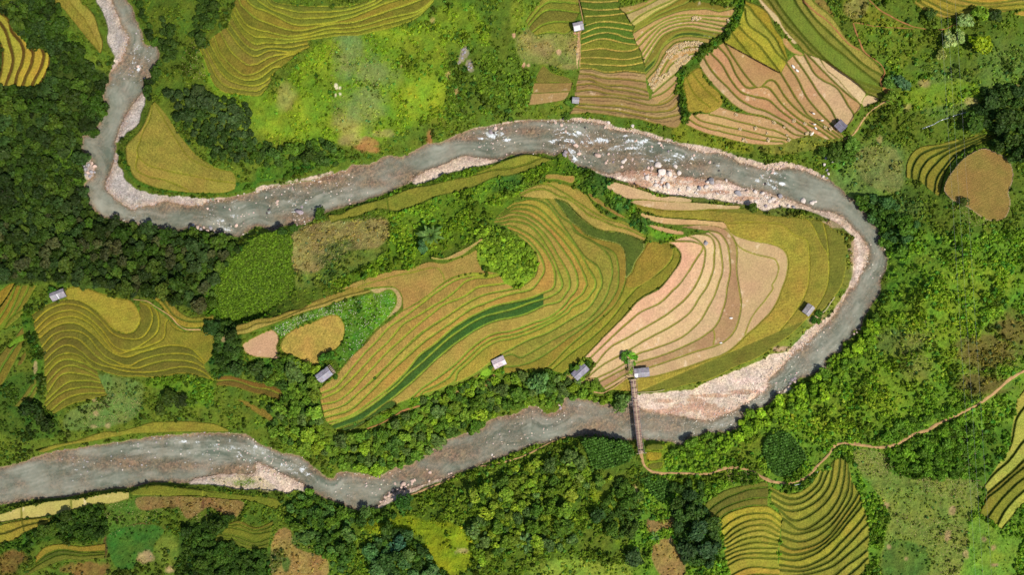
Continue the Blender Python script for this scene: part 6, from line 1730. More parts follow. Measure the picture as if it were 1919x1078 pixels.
PINKR, WHITER, GREYR, DARKR, PURPR = (236, 204, 186), (248, 232, 220), (176, 170, 172), (96, 88, 86), (170, 156, 160)
def rock(px, py, r, col, label=None, group="boulders of the river", asp=1.0, lift=.25):
    """r: radius in photo pixels as seen."""
    m = r * MPP * 1.12
    x, y, z = spot_at(px, py, m * .5)
    o = place("boulder", ROCKS[random.randrange(10)])
    o.location = (x, y, max(z, -.25) + m * lift)
    o.scale = (m * (.9 + .2 * random.random()), m * asp, m * (.75 + .4 * random.random()))
    o.rotation_euler = (0, 0, random.random() * 6.283 if asp == 1.0 else -.2)
    o.color = (*np.clip(alb(col) * (.88 + .2 * random.random()), 0, .85), 1)
    tag(o, None, "boulder", group)
    nm = {PINKR: 'pinkish', WHITER: 'whitish', GREYR: 'grey', DARKR: 'dark wet', PURPR: 'purplish grey'}[col]
    ROCK_OBS.append((o, label or f"{'large ' if r > 4.4 else 'small ' if r < 2.2 else ''}{nm} boulder {where(px, py)}", px, py))
for px, py, r, c in [(1213, 332, 5.2, WHITER), (1234, 309, 6.2, WHITER), (1240, 322, 7, WHITER), (1254, 325, 6, WHITER), (1222, 315, 4.5, PINKR), (1215, 314, 3.5, PINKR), (1266, 312, 4.4, WHITER), (1273, 324, 4.8, WHITER), (1265, 331, 3, WHITER), (1243, 336, 5, WHITER), (1235, 329, 3, WHITER), (1229, 347, 4.4, WHITER), (1252, 348, 5.4, WHITER), (1245, 349, 3.6, WHITER), (1237, 350, 3, WHITER), (1240, 342, 3, WHITER),
  (1324, 350, 4.6, WHITER), (1326, 341, 3.4, WHITER), (1311, 352, 4.2, GREYR), (1334, 339, 6.4, GREYR), (1361, 338, 3.2, WHITER), (1291, 353, 4, WHITER), (1273, 356, 3.2, WHITER), (1306, 363, 2.6, WHITER), (1345, 363, 3, WHITER), (1330, 304, 3.4, PINKR), (1300, 291, 3, PINKR), (1347, 320, 2.6, DARKR), (1338, 306, 2, DARKR), (1317, 325, 2, WHITER), (1312, 327, 1.6, PINKR), (1299, 326, 1.6, PINKR), (1384, 362, 6, GREYR), (1416, 360, 4.4, WHITER), (1429, 362, 4, WHITER), (1401, 358, 3.4, PINKR), (1434, 345, 3, DARKR), (1435, 386, 3.4, PURPR), (1417, 378, 3, WHITER),
  (1504.6, 376, 5.6, WHITER), (1521, 380, 5, WHITER), (1527, 378, 3, WHITER), (1462, 368, 4.6, GREYR), (1450, 373, 4.6, WHITER), (1443, 377, 4, WHITER), (1456, 380, 3.6, PINKR), (1478, 386, 3.4, WHITER), (1487, 388, 3.6, GREYR), (1440, 317, 3, PINKR), (1449, 318, 3.4, PINKR), (1446, 324, 3, PINKR), (1461, 316, 2.4, PINKR),
  (1120, 291, 6, PINKR), (1085, 288, 4, PINKR), (1168, 303, 4, WHITER), (1172, 299, 3, WHITER), (1165, 312, 3.6, PINKR), (1185, 300, 2.4, PINKR), (1078, 271, 4, PINKR), (1081, 274, 3, PINKR), (1058, 290, 5, PURPR), (1060, 285, 4, PURPR), (1140, 288, 3, PINKR), (1135, 305, 3, PINKR), (1238, 272, 3, PINKR), (1252, 284, 2.6, PURPR), (1221, 275, 2.6, PINKR), (1190, 265, 2.4, PINKR), (1235, 268, 3, WHITER), (1186, 236, 3.4, WHITER), (1192, 263, 2.6, PINKR), (1060, 246, 3, PINKR), (1041, 229, 3.4, PINKR), (1052, 234, 4, PINKR), (1134, 238, 3.4, PINKR), (1141, 229, 3.4, WHITER), (920, 247, 4, PURPR), (928, 240, 4, PINKR), (940, 240, 3, PINKR),
  (520, 377, 3, PINKR), (520, 383, 2.4, PINKR), (655, 375, 2.6, PINKR), (656, 382, 2.2, PINKR), (566, 388, 3, PURPR), (505, 393, 3, DARKR), (501, 400, 2.6, DARKR), (585, 392, 2, DARKR), (258, 124, 3, PINKR), (262, 127, 1.8, PINKR), (443, 423, 3.6, PINKR), (389, 391, 2.6, PINKR),
  (176, 311, 4.4, PINKR), (160, 317, 4.4, GREYR), (165, 309, 3.4, GREYR), (168, 330, 3.4, GREYR), (155, 300, 3.4, GREYR), (161, 303, 3, PINKR), (170, 322, 3.4, GREYR), (172, 305, 2.6, PINKR), (151, 296, 2.6, GREYR), (157, 311, 3, GREYR), (164, 323, 3, PINKR), (176, 322, 2.6, GREYR), (160, 327, 2.6, GREYR), (153, 306, 2.4, GREYR),
  (355, 427, 3, PINKR), (362, 422, 3.4, GREYR), (370, 426, 4, PINKR), (376, 429, 3.4, GREYR), (382, 426, 3, PINKR), (395, 427, 4, GREYR), (388, 432, 3, PINKR), (366, 431, 2.6, PINKR),
  (755.6, 908, 5, PINKR), (740.5, 907, 3, PINKR), (773, 902, 3.8, PINKR), (777, 900, 3, PINKR), (772, 907, 2.6, PINKR), (805.7, 886, 3.2, PINKR), (845, 887, 2.6, PINKR), (841, 889, 2, PINKR), (804, 902, 2.6, PINKR), (800, 880, 2, PINKR), (922, 853, 2.4, WHITER), (925, 856, 2, PINKR), (721, 932, 3, PINKR), (730, 925, 3, PINKR), (736, 920, 3, PINKR), (745, 918, 3.4, PINKR), (752, 914, 3, PINKR), (728, 930, 2.6, PINKR), (738, 928, 2.6, PINKR), (760, 913, 3, PINKR), (748, 924, 2.6, PINKR), (765, 909, 2.6, PINKR), (713, 941, 2.6, PINKR), (722, 940, 2.6, PINKR), (735, 936, 2.6, PINKR),
  (1484, 712, 3.6, PURPR), (1489, 709, 3.4, PURPR), (1480, 719, 3, PURPR), (1490, 716, 2.8, PINKR), (1478, 726, 2.6, PINKR), (1601, 627, 3, PINKR), (1606, 624, 2.6, PINKR), (1611, 617, 2.4, PINKR), (1612, 609, 2, PINKR), (1548, 296, 2.8, GREYR), (1545, 308, 3, WHITER), (1550, 318, 2.8, GREYR), (1553, 325, 2.8, WHITER), (1543, 330, 3, WHITER), (1559, 304, 3, GREYR), (1550, 333, 2.4, GREYR), (340, 851, 2, WHITER), (230, 881, 1.8, WHITER), (325, 845, 1.6, PINKR), (1050, 765, 3, PURPR), (1048, 760, 2.4, PINKR), (877, 811, 2.4, PINKR), (794, 855, 2.4, PINKR)]:
    rock(px, py, r, c)
rock(561, 397.5, 8.4, PURPR, "biggest purplish grey boulder alone in the shallow upper river", asp=.62 * 8.4 / 8.4, lift=.35)
rock(1323.5, 455, 4.6, GREYR, "lone grey boulder lying in the bare pink terraces", asp=1.0, group="boulders in fields")
def rnd_rocks(poly, n, r0, r1, cols, wet):
    r, c, m = fill(pts(poly))
    sd = SD[r, c]
    m = m & ((sd < 4) if wet else (sd > -6)) & (FID[r, c] < 0) & ((BAR[r, c] > .3) | (sd < 3))
    iy, ix = np.nonzero(m)
    for k in RS.choice(len(iy), n):
        rock(PXC[ix[k] + c.start], PYC[iy[k] + r.start], r0 + (r1 - r0) * RS.rand() ** 2, cols[RS.randint(len(cols))])
rnd_rocks("1215,335 1290,340 1460,368 1480,400 1340,392 1230,360", 46, 1.3, 2.8, [WHITER, PINKR, WHITER], False)
rnd_rocks("900,225 1060,220 1200,260 1480,330 1480,350 1240,310 1050,300 900,270", 34, 1.3, 2.6, [PINKR, PURPR, DARKR, WHITER], True)
rnd_rocks("390,375 480,370 480,430 400,420", 14, 1.2, 2.2, [PINKR, DARKR, PURPR], True)
rnd_rocks("380,840 520,850 560,890 400,870", 14, 1.2, 2.0, [PINKR, WHITER, PURPR], True)
for px, py, r, c in [(868, 92, 2.8, PURPR), (871, 97, 3.2, GREYR), (867, 101, 2.6, PURPR), (873, 90, 2.2, PURPR), (866, 108, 2.6, GREYR), (880, 118, 2.8, PURPR), (878, 124, 2.6, GREYR), (883, 126, 2.6, GREYR), (877, 130, 2.2, PURPR), (861, 116, 2, PURPR), (858, 119, 1.8, GREYR)]:
    rock(px, py, r, c, None, "rocks of the hillside outcrop", lift=.1)
settle_labels(ROCK_OBS)

# loose stones over the bars and shallows
sv = []
for k in range(4):
    rs = np.random.RandomState(900 + k)
    bmv = np.array([[1, 0, 0], [0, 1, 0], [-1, 0, 0], [0, -1, 0], [.5, .5, .7], [-.5, .5, .7], [-.5, -.5, .7], [.5, -.5, .7]], float) * (.75 + .4 * rs.rand(8, 1))
    q = np.array([[4, 5, 6, 7], [0, 1, 5, 4], [1, 2, 6, 5], [2, 3, 7, 6], [3, 0, 4, 7]])
    sv.append((bmv[q], np.repeat(np.ones((5, 1)), 3, 1)))
pr = np.clip(BAR * (SD > -2) + .34 * ((SD < 3) & (SD > -40)) * np.maximum(SHOAL * (SD > -14), .9 * RAP), 0, 1)
pr[(PX < -10) | (PX > 1930) | (PY < -10) | (PY > 1090) | (FID >= 0)] = 0
pr = pr.ravel() / pr.sum()
NS = 17000
idx = RS.choice(len(pr), NS, p=pr)
sx, sy, sz = PX.ravel()[idx] + RS.rand(NS) * G, PY.ravel()[idx] + RS.rand(NS) * G, Z.ravel()[idx]
sc_ = MPP * (CAM_H - sz) / CAM_H
ss = .07 + .24 * RS.rand(NS) ** 4
sc2 = alb((222, 202, 184))[None] * (.65 + .5 * RS.rand(NS, 1)) * (1 + RS.randn(NS, 3) * .05)
leftw = (sx < 400)[:, None]
sc2 = np.where(leftw, sc2 * np.array([.72, .8, .92]), sc2)
scatter("shingle_stones", (np.stack([(sx - 959.5) * sc_, (539 - sy) * sc_, np.maximum(sz, -.16) - .02], 1), ss * (1 + .5 * (RAP.ravel()[idx] > .3)), np.clip(sc2, .03, .8), np.full(NS, .8)), sv, flat_mat("stone_dummy", (.4, .35, .3)), "loose pale stones strewn over the gravel bars and shallows", "stones")
_m = cover_mat("loose_stone", 6.0, .8, 1.15, 0)
bpy.data.objects["shingle_stones"].data.materials[0] = _m
# ------------------------------------------------------------------ field huts
def sheet_mat():
    m, nt, b = new_mat("fibre_cement_sheet")
    b.inputs['Roughness'].default_value = .65
    b.inputs['Specular IOR Level'].default_value = .3
    a = node(nt, "ShaderNodeAttribute", attribute_name="Col")
    tc = node(nt, "ShaderNodeTexCoord")
    n = node(nt, "ShaderNodeTexNoise", Scale=1.3, Detail=6.0, Roughness=.7)
    nt.links.new(tc.outputs['Object'], n.inputs['Vector'])
    r = node(nt, "ShaderNodeMapRange")
    r.inputs['From Min'].default_value = .3
    r.inputs['From Max'].default_value = .7
    r.inputs['To Min'].default_value = .70
    r.inputs['To Max'].default_value = 1.15
    nt.links.new(n.outputs['Fac'], r.inputs['Value'])
    s = node(nt, "ShaderNodeVectorMath", operation='SCALE')
    nt.links.new(a.outputs['Color'], s.inputs[0])
    nt.links.new(r.outputs[0], s.inputs['Scale'])
    nt.links.new(s.outputs[0], b.inputs['Base Color'])
    return m
M_SHEET = sheet_mat()
M_WOOD = flat_mat("grey_timber", (.20, .15, .11), .85, .1, .4, 4, .02, (1, 6, 6))
M_BAMB = flat_mat("dry_bamboo", (.52, .42, .27), .7, .2, .3, 4, .01)
M_MUDW = flat_mat("red_mud_wall", (.26, .11, .06), .95, .05, .25, 2, .03)

def roof_panel(L, run, drop, side, base, rs, white=None, patches=True, x0=None):
    """One slope of corrugated sheets from the ridge (z=0) down; side +1 or -1 in y."""
    nx, ny = int(L / .07), 7
    x = np.linspace(-L / 2, L / 2, nx)
    t = np.linspace(0, 1, ny)
    X, T = np.meshgrid(x, t)
    col_id = np.floor((X + L / 2) / .92).astype(int)
    row_id = (T > .52).astype(int)
    key = col_id * 2 + row_id
    tone = .82 + .36 * rs.rand(key.max() + 1)
    hue = 1 + (rs.rand(key.max() + 1, 3) - .5) * .10
    lift = (rs.rand(key.max() + 1) * .05)[key] + row_id * -.03
    zz = -drop * T + .035 * np.sin(X * 2 * math.pi / .30) + lift + rs.randn(*X.shape) * .004
    yy = side * run * T + (rs.rand(col_id.max() + 1) - .5)[col_id] * .16 * (T > .95)
    C = np.array(base)[None, None] * tone[key][..., None] * hue[key]
    if white is not None:
        wm = (X > white[0] * L / 2) & (X < white[1] * L / 2) & (T > white[2]) & (T < white[3])
        C[wm] = (.80, .80, .80)
    V = np.stack([X, yy, zz], -1)
    top = V.reshape(-1, 3)
    bot = top - np.array([0, 0, .03])
    I = np.arange(nx * ny).reshape(ny, nx)
    Q = np.stack([I[:-1, :-1], I[:-1, 1:], I[1:, 1:], I[1:, :-1]], -1).reshape(-1, 4)
    if side > 0:
        Q = Q[:, ::-1]
    N = len(top)
    rim = np.concatenate([I[0], I[1:, -1], I[-1, -2::-1], I[-2:0:-1, 0]])
    r2 = np.roll(rim, -1)
    Q = np.concatenate([Q, Q[:, ::-1] + N, np.stack([rim, r2, r2 + N, rim + N], -1)])
    return np.concatenate([top, bot]), Q, np.concatenate([C.reshape(-1, 3)] * 2)

def hut(label, px, py, L, W, ang, base, seed, white=(None, None), wall_h=1.7, pitch=.42, split=.5, walls=True, wall_mat=None):
    """px,py the roof centre as seen; L along the ridge and W across, in photo pixels; ang in degrees; split: share of the roof on the -y side."""
    rs = np.random.RandomState(seed)
    L, W = L * MPP, W * MPP
    x, y, z = spot_at(px, py, wall_h + .6)
    h = link(bpy.data.objects.new("field_hut", None))
    h.location = (x, y, z)
    h.rotation_euler = (0, 0, math.radians(ang))
    tag(h, label, "hut", "field huts on the terraces")
    runs = (W * split, W * (1 - split))
    yr = -W / 2 + runs[0]
    zr = wall_h + pitch * max(runs) + .05
    b = alb(base)
    for side, run, w in ((-1, runs[0], white[0]), (1, runs[1], white[1])):
        V, Q, C = roof_panel(L, run + .02, pitch * run, side, b, rs, w)
        o = place("roof_panel", np_mesh("roof_panel", V, Q, M_SHEET, C), h)
        o.location = (0, yr, zr)
    n = int(L / .15)
    a = np.linspace(-.9, .9, 7)
    xs = np.linspace(-L / 2 - .05, L / 2 + .05, n)
    V = np.stack([np.repeat(xs, 7), np.tile(np.sin(a) * .2, n) + yr, np.tile(np.cos(a) * .14, n) + zr - .02], 1)
    I = np.arange(n * 7).reshape(n, 7)
    Q = np.stack([I[:-1, :-1], I[1:, :-1], I[1:, 1:], I[:-1, 1:]], -1).reshape(-1, 4)
    place("ridge_cap", np_mesh("ridge_cap", V, Q, M_SHEET, np.tile(b * 1.12, (len(V), 1)), True), h)
    wl, ww = L - .8, W - .8
    mb = MB()
    ztop = wall_h - .05
    for sx_ in (-1, 1):
        mb.box((sx_ * wl / 2, 0, ztop / 2 - .3), (.10, ww, ztop + .6))
        # gable infill in narrowing boards
        for k in range(4):
            f_ = 1 - (k + .5) / 4
            mb.box((sx_ * wl / 2, yr * (1 - f_), ztop + (k + .5) * pitch * min(runs) / 5), (.08, ww * f_ * .9, pitch * min(runs) / 5))
    for sy_ in (-1, 1):
        mb.box((0, sy_ * ww / 2, ztop / 2 - .3), (wl - .12, .10, ztop + .6))
    place("wall", mb.mesh("wall", wall_mat or M_WOOD), h)
    d = MB()
    d.box((wl * .18, -ww / 2 - .07, .65), (.8, .05, 1.5))
    place("door", d.mesh("door", M_BAMB), h)
    for sx_ in (-1, 1):
        for sy_ in (-1, 1):
            p = MB()
            p.tube([(sx_ * (L / 2 - .18), sy_ * (W / 2 - .15), -.5), (sx_ * (L / 2 - .18), sy_ * (W / 2 - .15), wall_h - .12)], .07)
            place("post", p.mesh("post", M_WOOD, None, True), h)
    return h, L, W, yr, zr
hut("grey and pale roofed hut at the top, beside the green straight sided terraces", 1084, 48, 18.5, 15.5, 13, (186, 176, 182), 1, (( -.9, .3, .0, 1), None), split=.58)
hut("smallest hut, grey roof, on the bank above the rapids", 1079, 187, 13, 12, -4, (178, 172, 178), 2)
hut("dark purplish roofed hut at the corner of the wide tan terraces", 1577, 235, 18, 17.5, -44, (128, 122, 138), 3)
h4, L4, W4, yr4, zr4 = hut("patched grey hut at the upper left, half hidden by a green bush", 107, 553, 27, 16, 21, (160, 154, 160), 4, ((-.1, .02, .1, 1), None), split=.62)
h5, L5, W5, yr5, zr5 = hut("weathered hut with bare open rafters at one end, left of the spur", 607, 703.5, 28, 18.5, 37, (172, 166, 176), 5, split=.52, wall_mat=M_MUDW)
mb = MB()
for j in range(2):
    mb.tube([(L5 / 2 + .9, yr5, zr5 - .05), (L5 / 2 + .9, (-1, 1)[j] * W5 / 2, zr5 - .85)], .05)
for k in range(6):
    yy = -W5 / 2 + .15 + k * (W5 - .3) / 5
    zz = zr5 - .08 - .42 * abs(yy - yr5)
    mb.tube([(L5 / 2 - .05, yy, zz), (L5 / 2 + 1.15, yy, zz)], .05)
place("open_rafters", mb.mesh("open_rafters", M_BAMB, None, True), h5)
mb = MB()
mb.box((L5 / 2 + .5, 0, .5), (1.0, W5 - .7, 1.4))
place("side_wall", mb.mesh("side_wall", M_WOOD), h5)
hut("pale pinkish roofed hut with a white sheet, above the riverside trees", 935, 679.5, 24, 18, 25, (222, 204, 208), 6, ((.5, .95, .1, .75), None))
hut("long grey hut smothered in vines, left of the footbridge", 1087.5, 697, 31, 19, 43, (158, 152, 164), 7)
hut("grey hut with a white corner sheet at the head of the footbridge", 1203, 699, 28, 17.5, 6, (172, 166, 174), 8, ((-1, -.55, .1, .95), None))
hut("purplish patched hut beside the river on the tip of the tongue", 1516, 581, 20, 16, 52, (184, 174, 176), 9, split=.45)

# vines and bushes growing on and beside the huts
def bush(px, py, r, col, label, hgt=1.0, lift=0.0):
    x, y, z = spot_at(px, py, r * .6 + lift)
    t = place("leafy_bush", CROWNS[random.randrange(9)])
    t.location = (x, y, z - .1 + lift)
    t.scale = (r, r, r * hgt)
    t.rotation_euler = (0, 0, random.random() * 6.28)
    t.color = (*rgbf(col), 1)
    return tag(t, label, "bush", "bushes round the huts")
bush(97, 545, 2.0, (62, 100, 30), "green bush covering the corner of the patched upper left hut", 1.1, .6)
bush(1080, 690, 1.3, (82, 116, 34), "vine clump on the far slope of the vine covered hut", .6, 2.0)
bush(1090, 680, 1.1, (122, 142, 44), "yellow tinged vine on the ridge of the vine covered hut", .6, 2.0)
bush(1101, 683, 1.4, (58, 88, 26), "dark bush at the upper end of the vine covered hut")
bush(1071, 690, 1.4, (60, 94, 26), "green bush at the left end of the vine covered hut")
bush(592, 692, 1.1, (124, 150, 30), "bright yellow green bush left of the broken roofed hut")
bush(584, 700, 1.2, (92, 126, 40), "pale green bush at the corner of the broken roofed hut")
bush(628, 707, 1.2, (66, 100, 26), "green bush at the rafter end of the broken roofed hut")
bush(1535, 588, 1.6, (64, 100, 26), "green bush right of the riverside hut")
bush(1524, 600, 1.6, (56, 96, 26), "dark green bush below the riverside hut")
bush(1535, 602, 1.2, (70, 108, 30), "smaller bush between the riverside hut and the bar")
bush(1071, 196, 1.2, (74, 110, 34), "bush below the smallest hut at the top")
bush(920, 690, 1.0, (76, 116, 40), "grey green bush at the left corner of the pale roofed hut")
bush(1176, 678, 1.2, (80, 134, 30), "bright bush at the left foot of the arbour", 1.0)
bush(1191, 672, 1.2, (84, 142, 28), "bright bush at the right foot of the arbour", 1.0)
bush(1188, 682, .9, (96, 140, 34), "small bush between the arbour and the bridge hut", .8)

# ------------------------------------------------------------------ footbridge
bx0, by0, bz0_ = P(1186.2, 711, 3.3)
bx1, by1, bz1_ = P(1201.2, 850, 3.3)
d = np.array([bx1 - bx0, by1 - by0])
BL_ = float(np.hypot(*d))
br = link(bpy.data.objects.new("footbridge", None))
br.location = (bx0, by0, 0)
br.rotation_euler = (0, 0, math.atan2(d[1], d[0]))
tag(br, "long narrow plank footbridge hung across the lower river", "footbridge")
def deck_z(u):
    return 3.3 - 1.1 * 4 * (u / BL_) * (1 - u / BL_) * .55
rs = np.random.RandomState(5)
M_PLANK = cover_mat("bridge_planks", 3.0, .7, 1.2, .02)
V_, Q_, C_, nn_ = [], [], [], 0
u = 0.0
while u < BL_:
    w = .20 + .10 * rs.rand()
    if rs.rand() > .05:
        half = 1.0 + .10 * rs.randn()
        ang = rs.randn() * .02
        off = rs.randn() * .05
        R_ = np.array([[math.cos(ang), -math.sin(ang), 0], [math.sin(ang), math.cos(ang), 0], [0, 0, 1]])
        mb = MB().box((0, 0, 0), (w * .86, 2 * min(half, 1.15), .05), R_)
        v = mb.V[0] + np.array([u + w / 2, off, deck_z(u) + .02 * rs.rand()])
        V_.append(v)
        Q_.append(mb.Q[0] + nn_)
        nn_ += len(v)
        C_.append(np.tile(alb([(190, 158, 140), (166, 130, 118), (206, 172, 148), (150, 120, 112)][rs.randint(4)]) * (.8 + .4 * rs.rand()), (len(v), 1)))
    u += w
place("deck_planks", np_mesh("deck_planks", np.concatenate(V_), np.concatenate(Q_), M_PLANK, np.concatenate(C_)), br)
us = np.linspace(0, BL_, 40)
for yy, nm, r_, dz in ((-.75, "stringer", .09, -.12), (.75, "stringer", .09, -.12)):
    place(nm, MB().tube([(a, yy, deck_z(a) + dz) for a in us], r_).mesh(nm, M_WOOD, None, True), br)
place("runner_boards", MB().tube([(a, .05 + .03 * math.sin(a * 2), deck_z(a) + .055) for a in us], .13).mesh("runner_boards", M_BAMB, None, True), br)
M_CABLE = flat_mat("steel_cable", (.16, .15, .18), .5, .4)
for yy in (-1.12, 1.12):
    place("cable", MB().tube([(a, yy, deck_z(a) + .9 + 1.3 * (2 * a / BL_ - 1) ** 2) for a in us], .05).mesh("cable", M_CABLE, None, True), br)
    mb = MB()
    for a in np.arange(1.0, BL_, 1.4):
        mb.tube([(a, yy * .97, deck_z(a)), (a, yy, deck_z(a) + .9 + 1.3 * (2 * a / BL_ - 1) ** 2)], .02, None, 4)
    place("hangers", mb.mesh("hangers", M_CABLE), br)
for a in (0.0, BL_ - .3):
    for yy in (-1.3, 1.3):
        place("tower_post", MB().tube([(a, yy, -.4), (a, yy, 5.4)], .13, .10, 8).mesh("tower_post", M_WOOD, None, True), br)
    place("cross_beam", MB().tube([(a, -1.9, 5.2), (a, 1.9, 5.2)], .09, None, 8).mesh("cross_beam", M_BAMB, None, True), br)

# arbour over the bridge path
ax, ay, az = spot_at(1182.5, 690, 1.5)
ar = link(bpy.data.objects.new("bamboo_arbour", None))
ar.location = (ax, ay, az)
ar.rotation_euler = (0, 0, math.radians(96))
tag(ar, "bamboo lattice arbour over the path at the footbridge head", "arbour")
mb = MB()
for yy in (-.8, -.25, .3, .8):
    mb.tube([(-3.2, yy, 2.2), (3.2, yy + .05, 2.25)], .06)
for xx in np.linspace(-3.1, 3.1, 10):
    mb.tube([(xx, -1.0, 2.32), (xx + .1 * math.sin(xx * 5), 1.0, 2.32)], .05)
place("lattice", mb.mesh("lattice", M_BAMB, None, True), ar)
for xx in (-3, 0, 3):
    for yy in (-.8, .8):
        place("post", MB().tube([(xx, yy, -.6), (xx, yy, 2.2)], .07).mesh("post", M_BAMB, None, True), ar)
V, T = crown(990, lobes=7, per=16, leaf=.14, flat=.4, spread=.8, lobe=(.2, .34))
vin = place("climbing_vine", quad_mesh("climbing_vine", V * np.array([2.8, 1.0, .7]), tint_cols(T, np.random.RandomState(3)), M_LEAF))
vin.location = (ax - .15, ay - 1.6, az + 2.2)
vin.rotation_euler = (0, 0, math.radians(96))
vin.color = (*rgbf((120, 142, 50)), 1)
tag(vin, "thin green vine trained over the bamboo arbour", "vine")

# bamboo rail fence by the riverside hut, white pipe by the dirt path
def rail(name, cat, label, s, r_, mat, hgt, posts=True, cap="rail"):
    line = smooth(pts(s), 6.0)
    w3 = np.array([spot_at(a, b, hgt) for a, b in line])
    root = link(bpy.data.objects.new(name, None))
    root.location = tuple(w3[0])
    tag(root, label, cat)
    rel = w3 - w3[0]
    place(cap, MB().tube(rel + np.array([0, 0, hgt]), r_).mesh(cap, mat, None, True), root)
    if posts:
        for q in rel[::2]:
            place("post", MB().tube([q + np.array([0, 0, -.3]), q + np.array([0, 0, hgt + .1])], .05).mesh("post", mat, None, True), root)
    return root
rail("bamboo_fence", "fence", "pale bamboo fence between the olive strip and the river by the riverside hut", "1564,557 1560,563 1556,568 1551,577 1546,583 1540,587", .16, M_BAMB, .7)
rail("bamboo_fence", "fence", "yellow bamboo rail along the field edge beside the footbridge", "1194,736.5 1212,735.5 1232,734 1245,731", .11, M_BAMB, .7)
M_PIPE = flat_mat("white_pipe", (.72, .74, .74), .4, .4, .08)
rail("water_pipe", "pipe", "thin white pipe laid along the bend of the dirt path", "33:190,410 260,392 320,352 375,308", .09, M_PIPE, .15, False, "pipe")

# straw heaps, sacks and farmers in the harvested terraces
def straw_mesh(seed):
    rs = np.random.RandomState(seed)
    n = 46
    a = rs.rand(n) * 6.283
    p = np.stack([np.cos(a) * rs.rand(n) * .55, np.sin(a) * rs.rand(n) * .4, .10 + .28 * rs.rand(n)], 1)
    nr = unit(rs.randn(n, 3) * .5 + np.array([0, 0, 1]))
    V = leaf_quads(p, nr, .26, rs)
    return quad_mesh("straw_heap", V, np.array(alb((244, 222, 180)))[None] * (.7 + .5 * rs.rand(n, 1)), M_SCRUB)
SM_ = [straw_mesh(k) for k in range(4)]
heaps = []
def heap(px, py, s=1.0):
    x, y, z = spot_at(px, py, .2)
    o = place("straw_heap", SM_[random.randrange(4)])
    o.location = (x, y, z)
    o.scale = (s, s, s)
    o.rotation_euler = (0, 0, random.random() * 6.28)
    tag(o, None, "straw heap", "straw heaps on the harvested terraces")
    heaps.append((o, f"pale straw heap {where(px, py)}", px, py))
for s, n in (("20:1165,385 1190,365 1230,345 1280,325 1330,318 1380,318 1420,322", 17), ("20:1185,395 1230,370 1290,345 1340,338 1400,336", 13), ("20:1180,435 1215,402 1270,382 1330,372 1385,366", 12), ("20:1225,470 1260,440 1310,412", 7), ("20:1235,495 1285,460 1330,425", 7), ("20:1130,460 1160,420 1180,402", 5), ("20:1050,600 1080,560 1110,510 1120,480", 9), ("20:1035,630 1065,600 1090,550", 6), ("20:1045,655 1075,632 1095,600 1130,560 1170,540", 10), ("20:1095,620 1140,585 1180,555", 6), ("20:1350,145 1370,125 1400,130", 5)):
    ln = smooth(pts(s), 2.0)
    for q in ln[np.linspace(0, len(ln) - 1, n).astype(int)]:
        heap(q[0] + RS.randn() * .6, q[1] + RS.randn() * .6, .75 + .4 * RS.rand())
for a, b in ((1488, 227), (1450, 229), (1546, 239), (1510, 232), (1470, 238), (1438, 250), (1512, 250), (1521, 249), (1478, 262), (1476, 253), (1557, 241), (1416, 240), (1388, 242), (1394, 262), (1398, 265), (1379, 215), (1440, 262), (1366, 39), (1306, 36), (1300, 33)):
    heap(a, b, .9 + .5 * RS.rand())
settle_labels(heaps)

M_SACK = flat_mat("white_sacking", (.78, .75, .70), .8, .1, .08, 6, .03)
def sack_mesh():
    import bmesh
    bm = bmesh.new()
    bmesh.ops.create_uvsphere(bm, u_segments=16, v_segments=10, radius=1)
    for v in bm.verts:
        x, y, z = v.co
        v.co = (x * .72 * (1 + .08 * math.sin(5 * y)), y * .36 * (1 - .25 * x * x), max(z, -.6) * .27 + .2)
    me = bpy.data.meshes.new("rice_sack")
    bm.to_mesh(me)
    bm.free()
    for p in me.polygons:
        p.use_smooth = True
    me.materials.append(M_SACK)
    return me
SACK = sack_mesh()
for px, py, ang, s, lab in ((1486.5, 124.5, -50, 1.2, "upper of two long white sacks lying on the tan terraces"), (1493.8, 132, -40, 1.1, "lower of two long white sacks lying on the tan terraces"), (1525, 212.6, -20, .8, "white sack beside the upper stooping farmer"), (1541, 225.5, 0, .8, "white sack beside the farmer left of the dark roofed hut"), (1526.8, 232.8, 0, .8, "white sack beside the lower stooping farmer"), (1529, 240, -45, .9, "white sack alone on the earth bank left of the dark roofed hut"), (1557.5, 242, 10, .9, "white sack near the left corner of the dark roofed hut"), (1522, 250, 50, 1.4, "large white bundle on the lowest tan terrace"), (1370, 596.5, 0, 1.0, "white sack alone on the brown band of the river tongue"), (1351, 643, 0, .8, "white sack on the bund of the river tongue")):
    x, y, z = spot_at(px, py, .2)
    o = place("rice_sack", SACK)
    o.location = (x, y, z)
    o.scale = (s, s, s)
    o.rotation_euler = (0, 0, math.radians(ang))
    tag(o, lab, "sack", "white sacks in the fields")

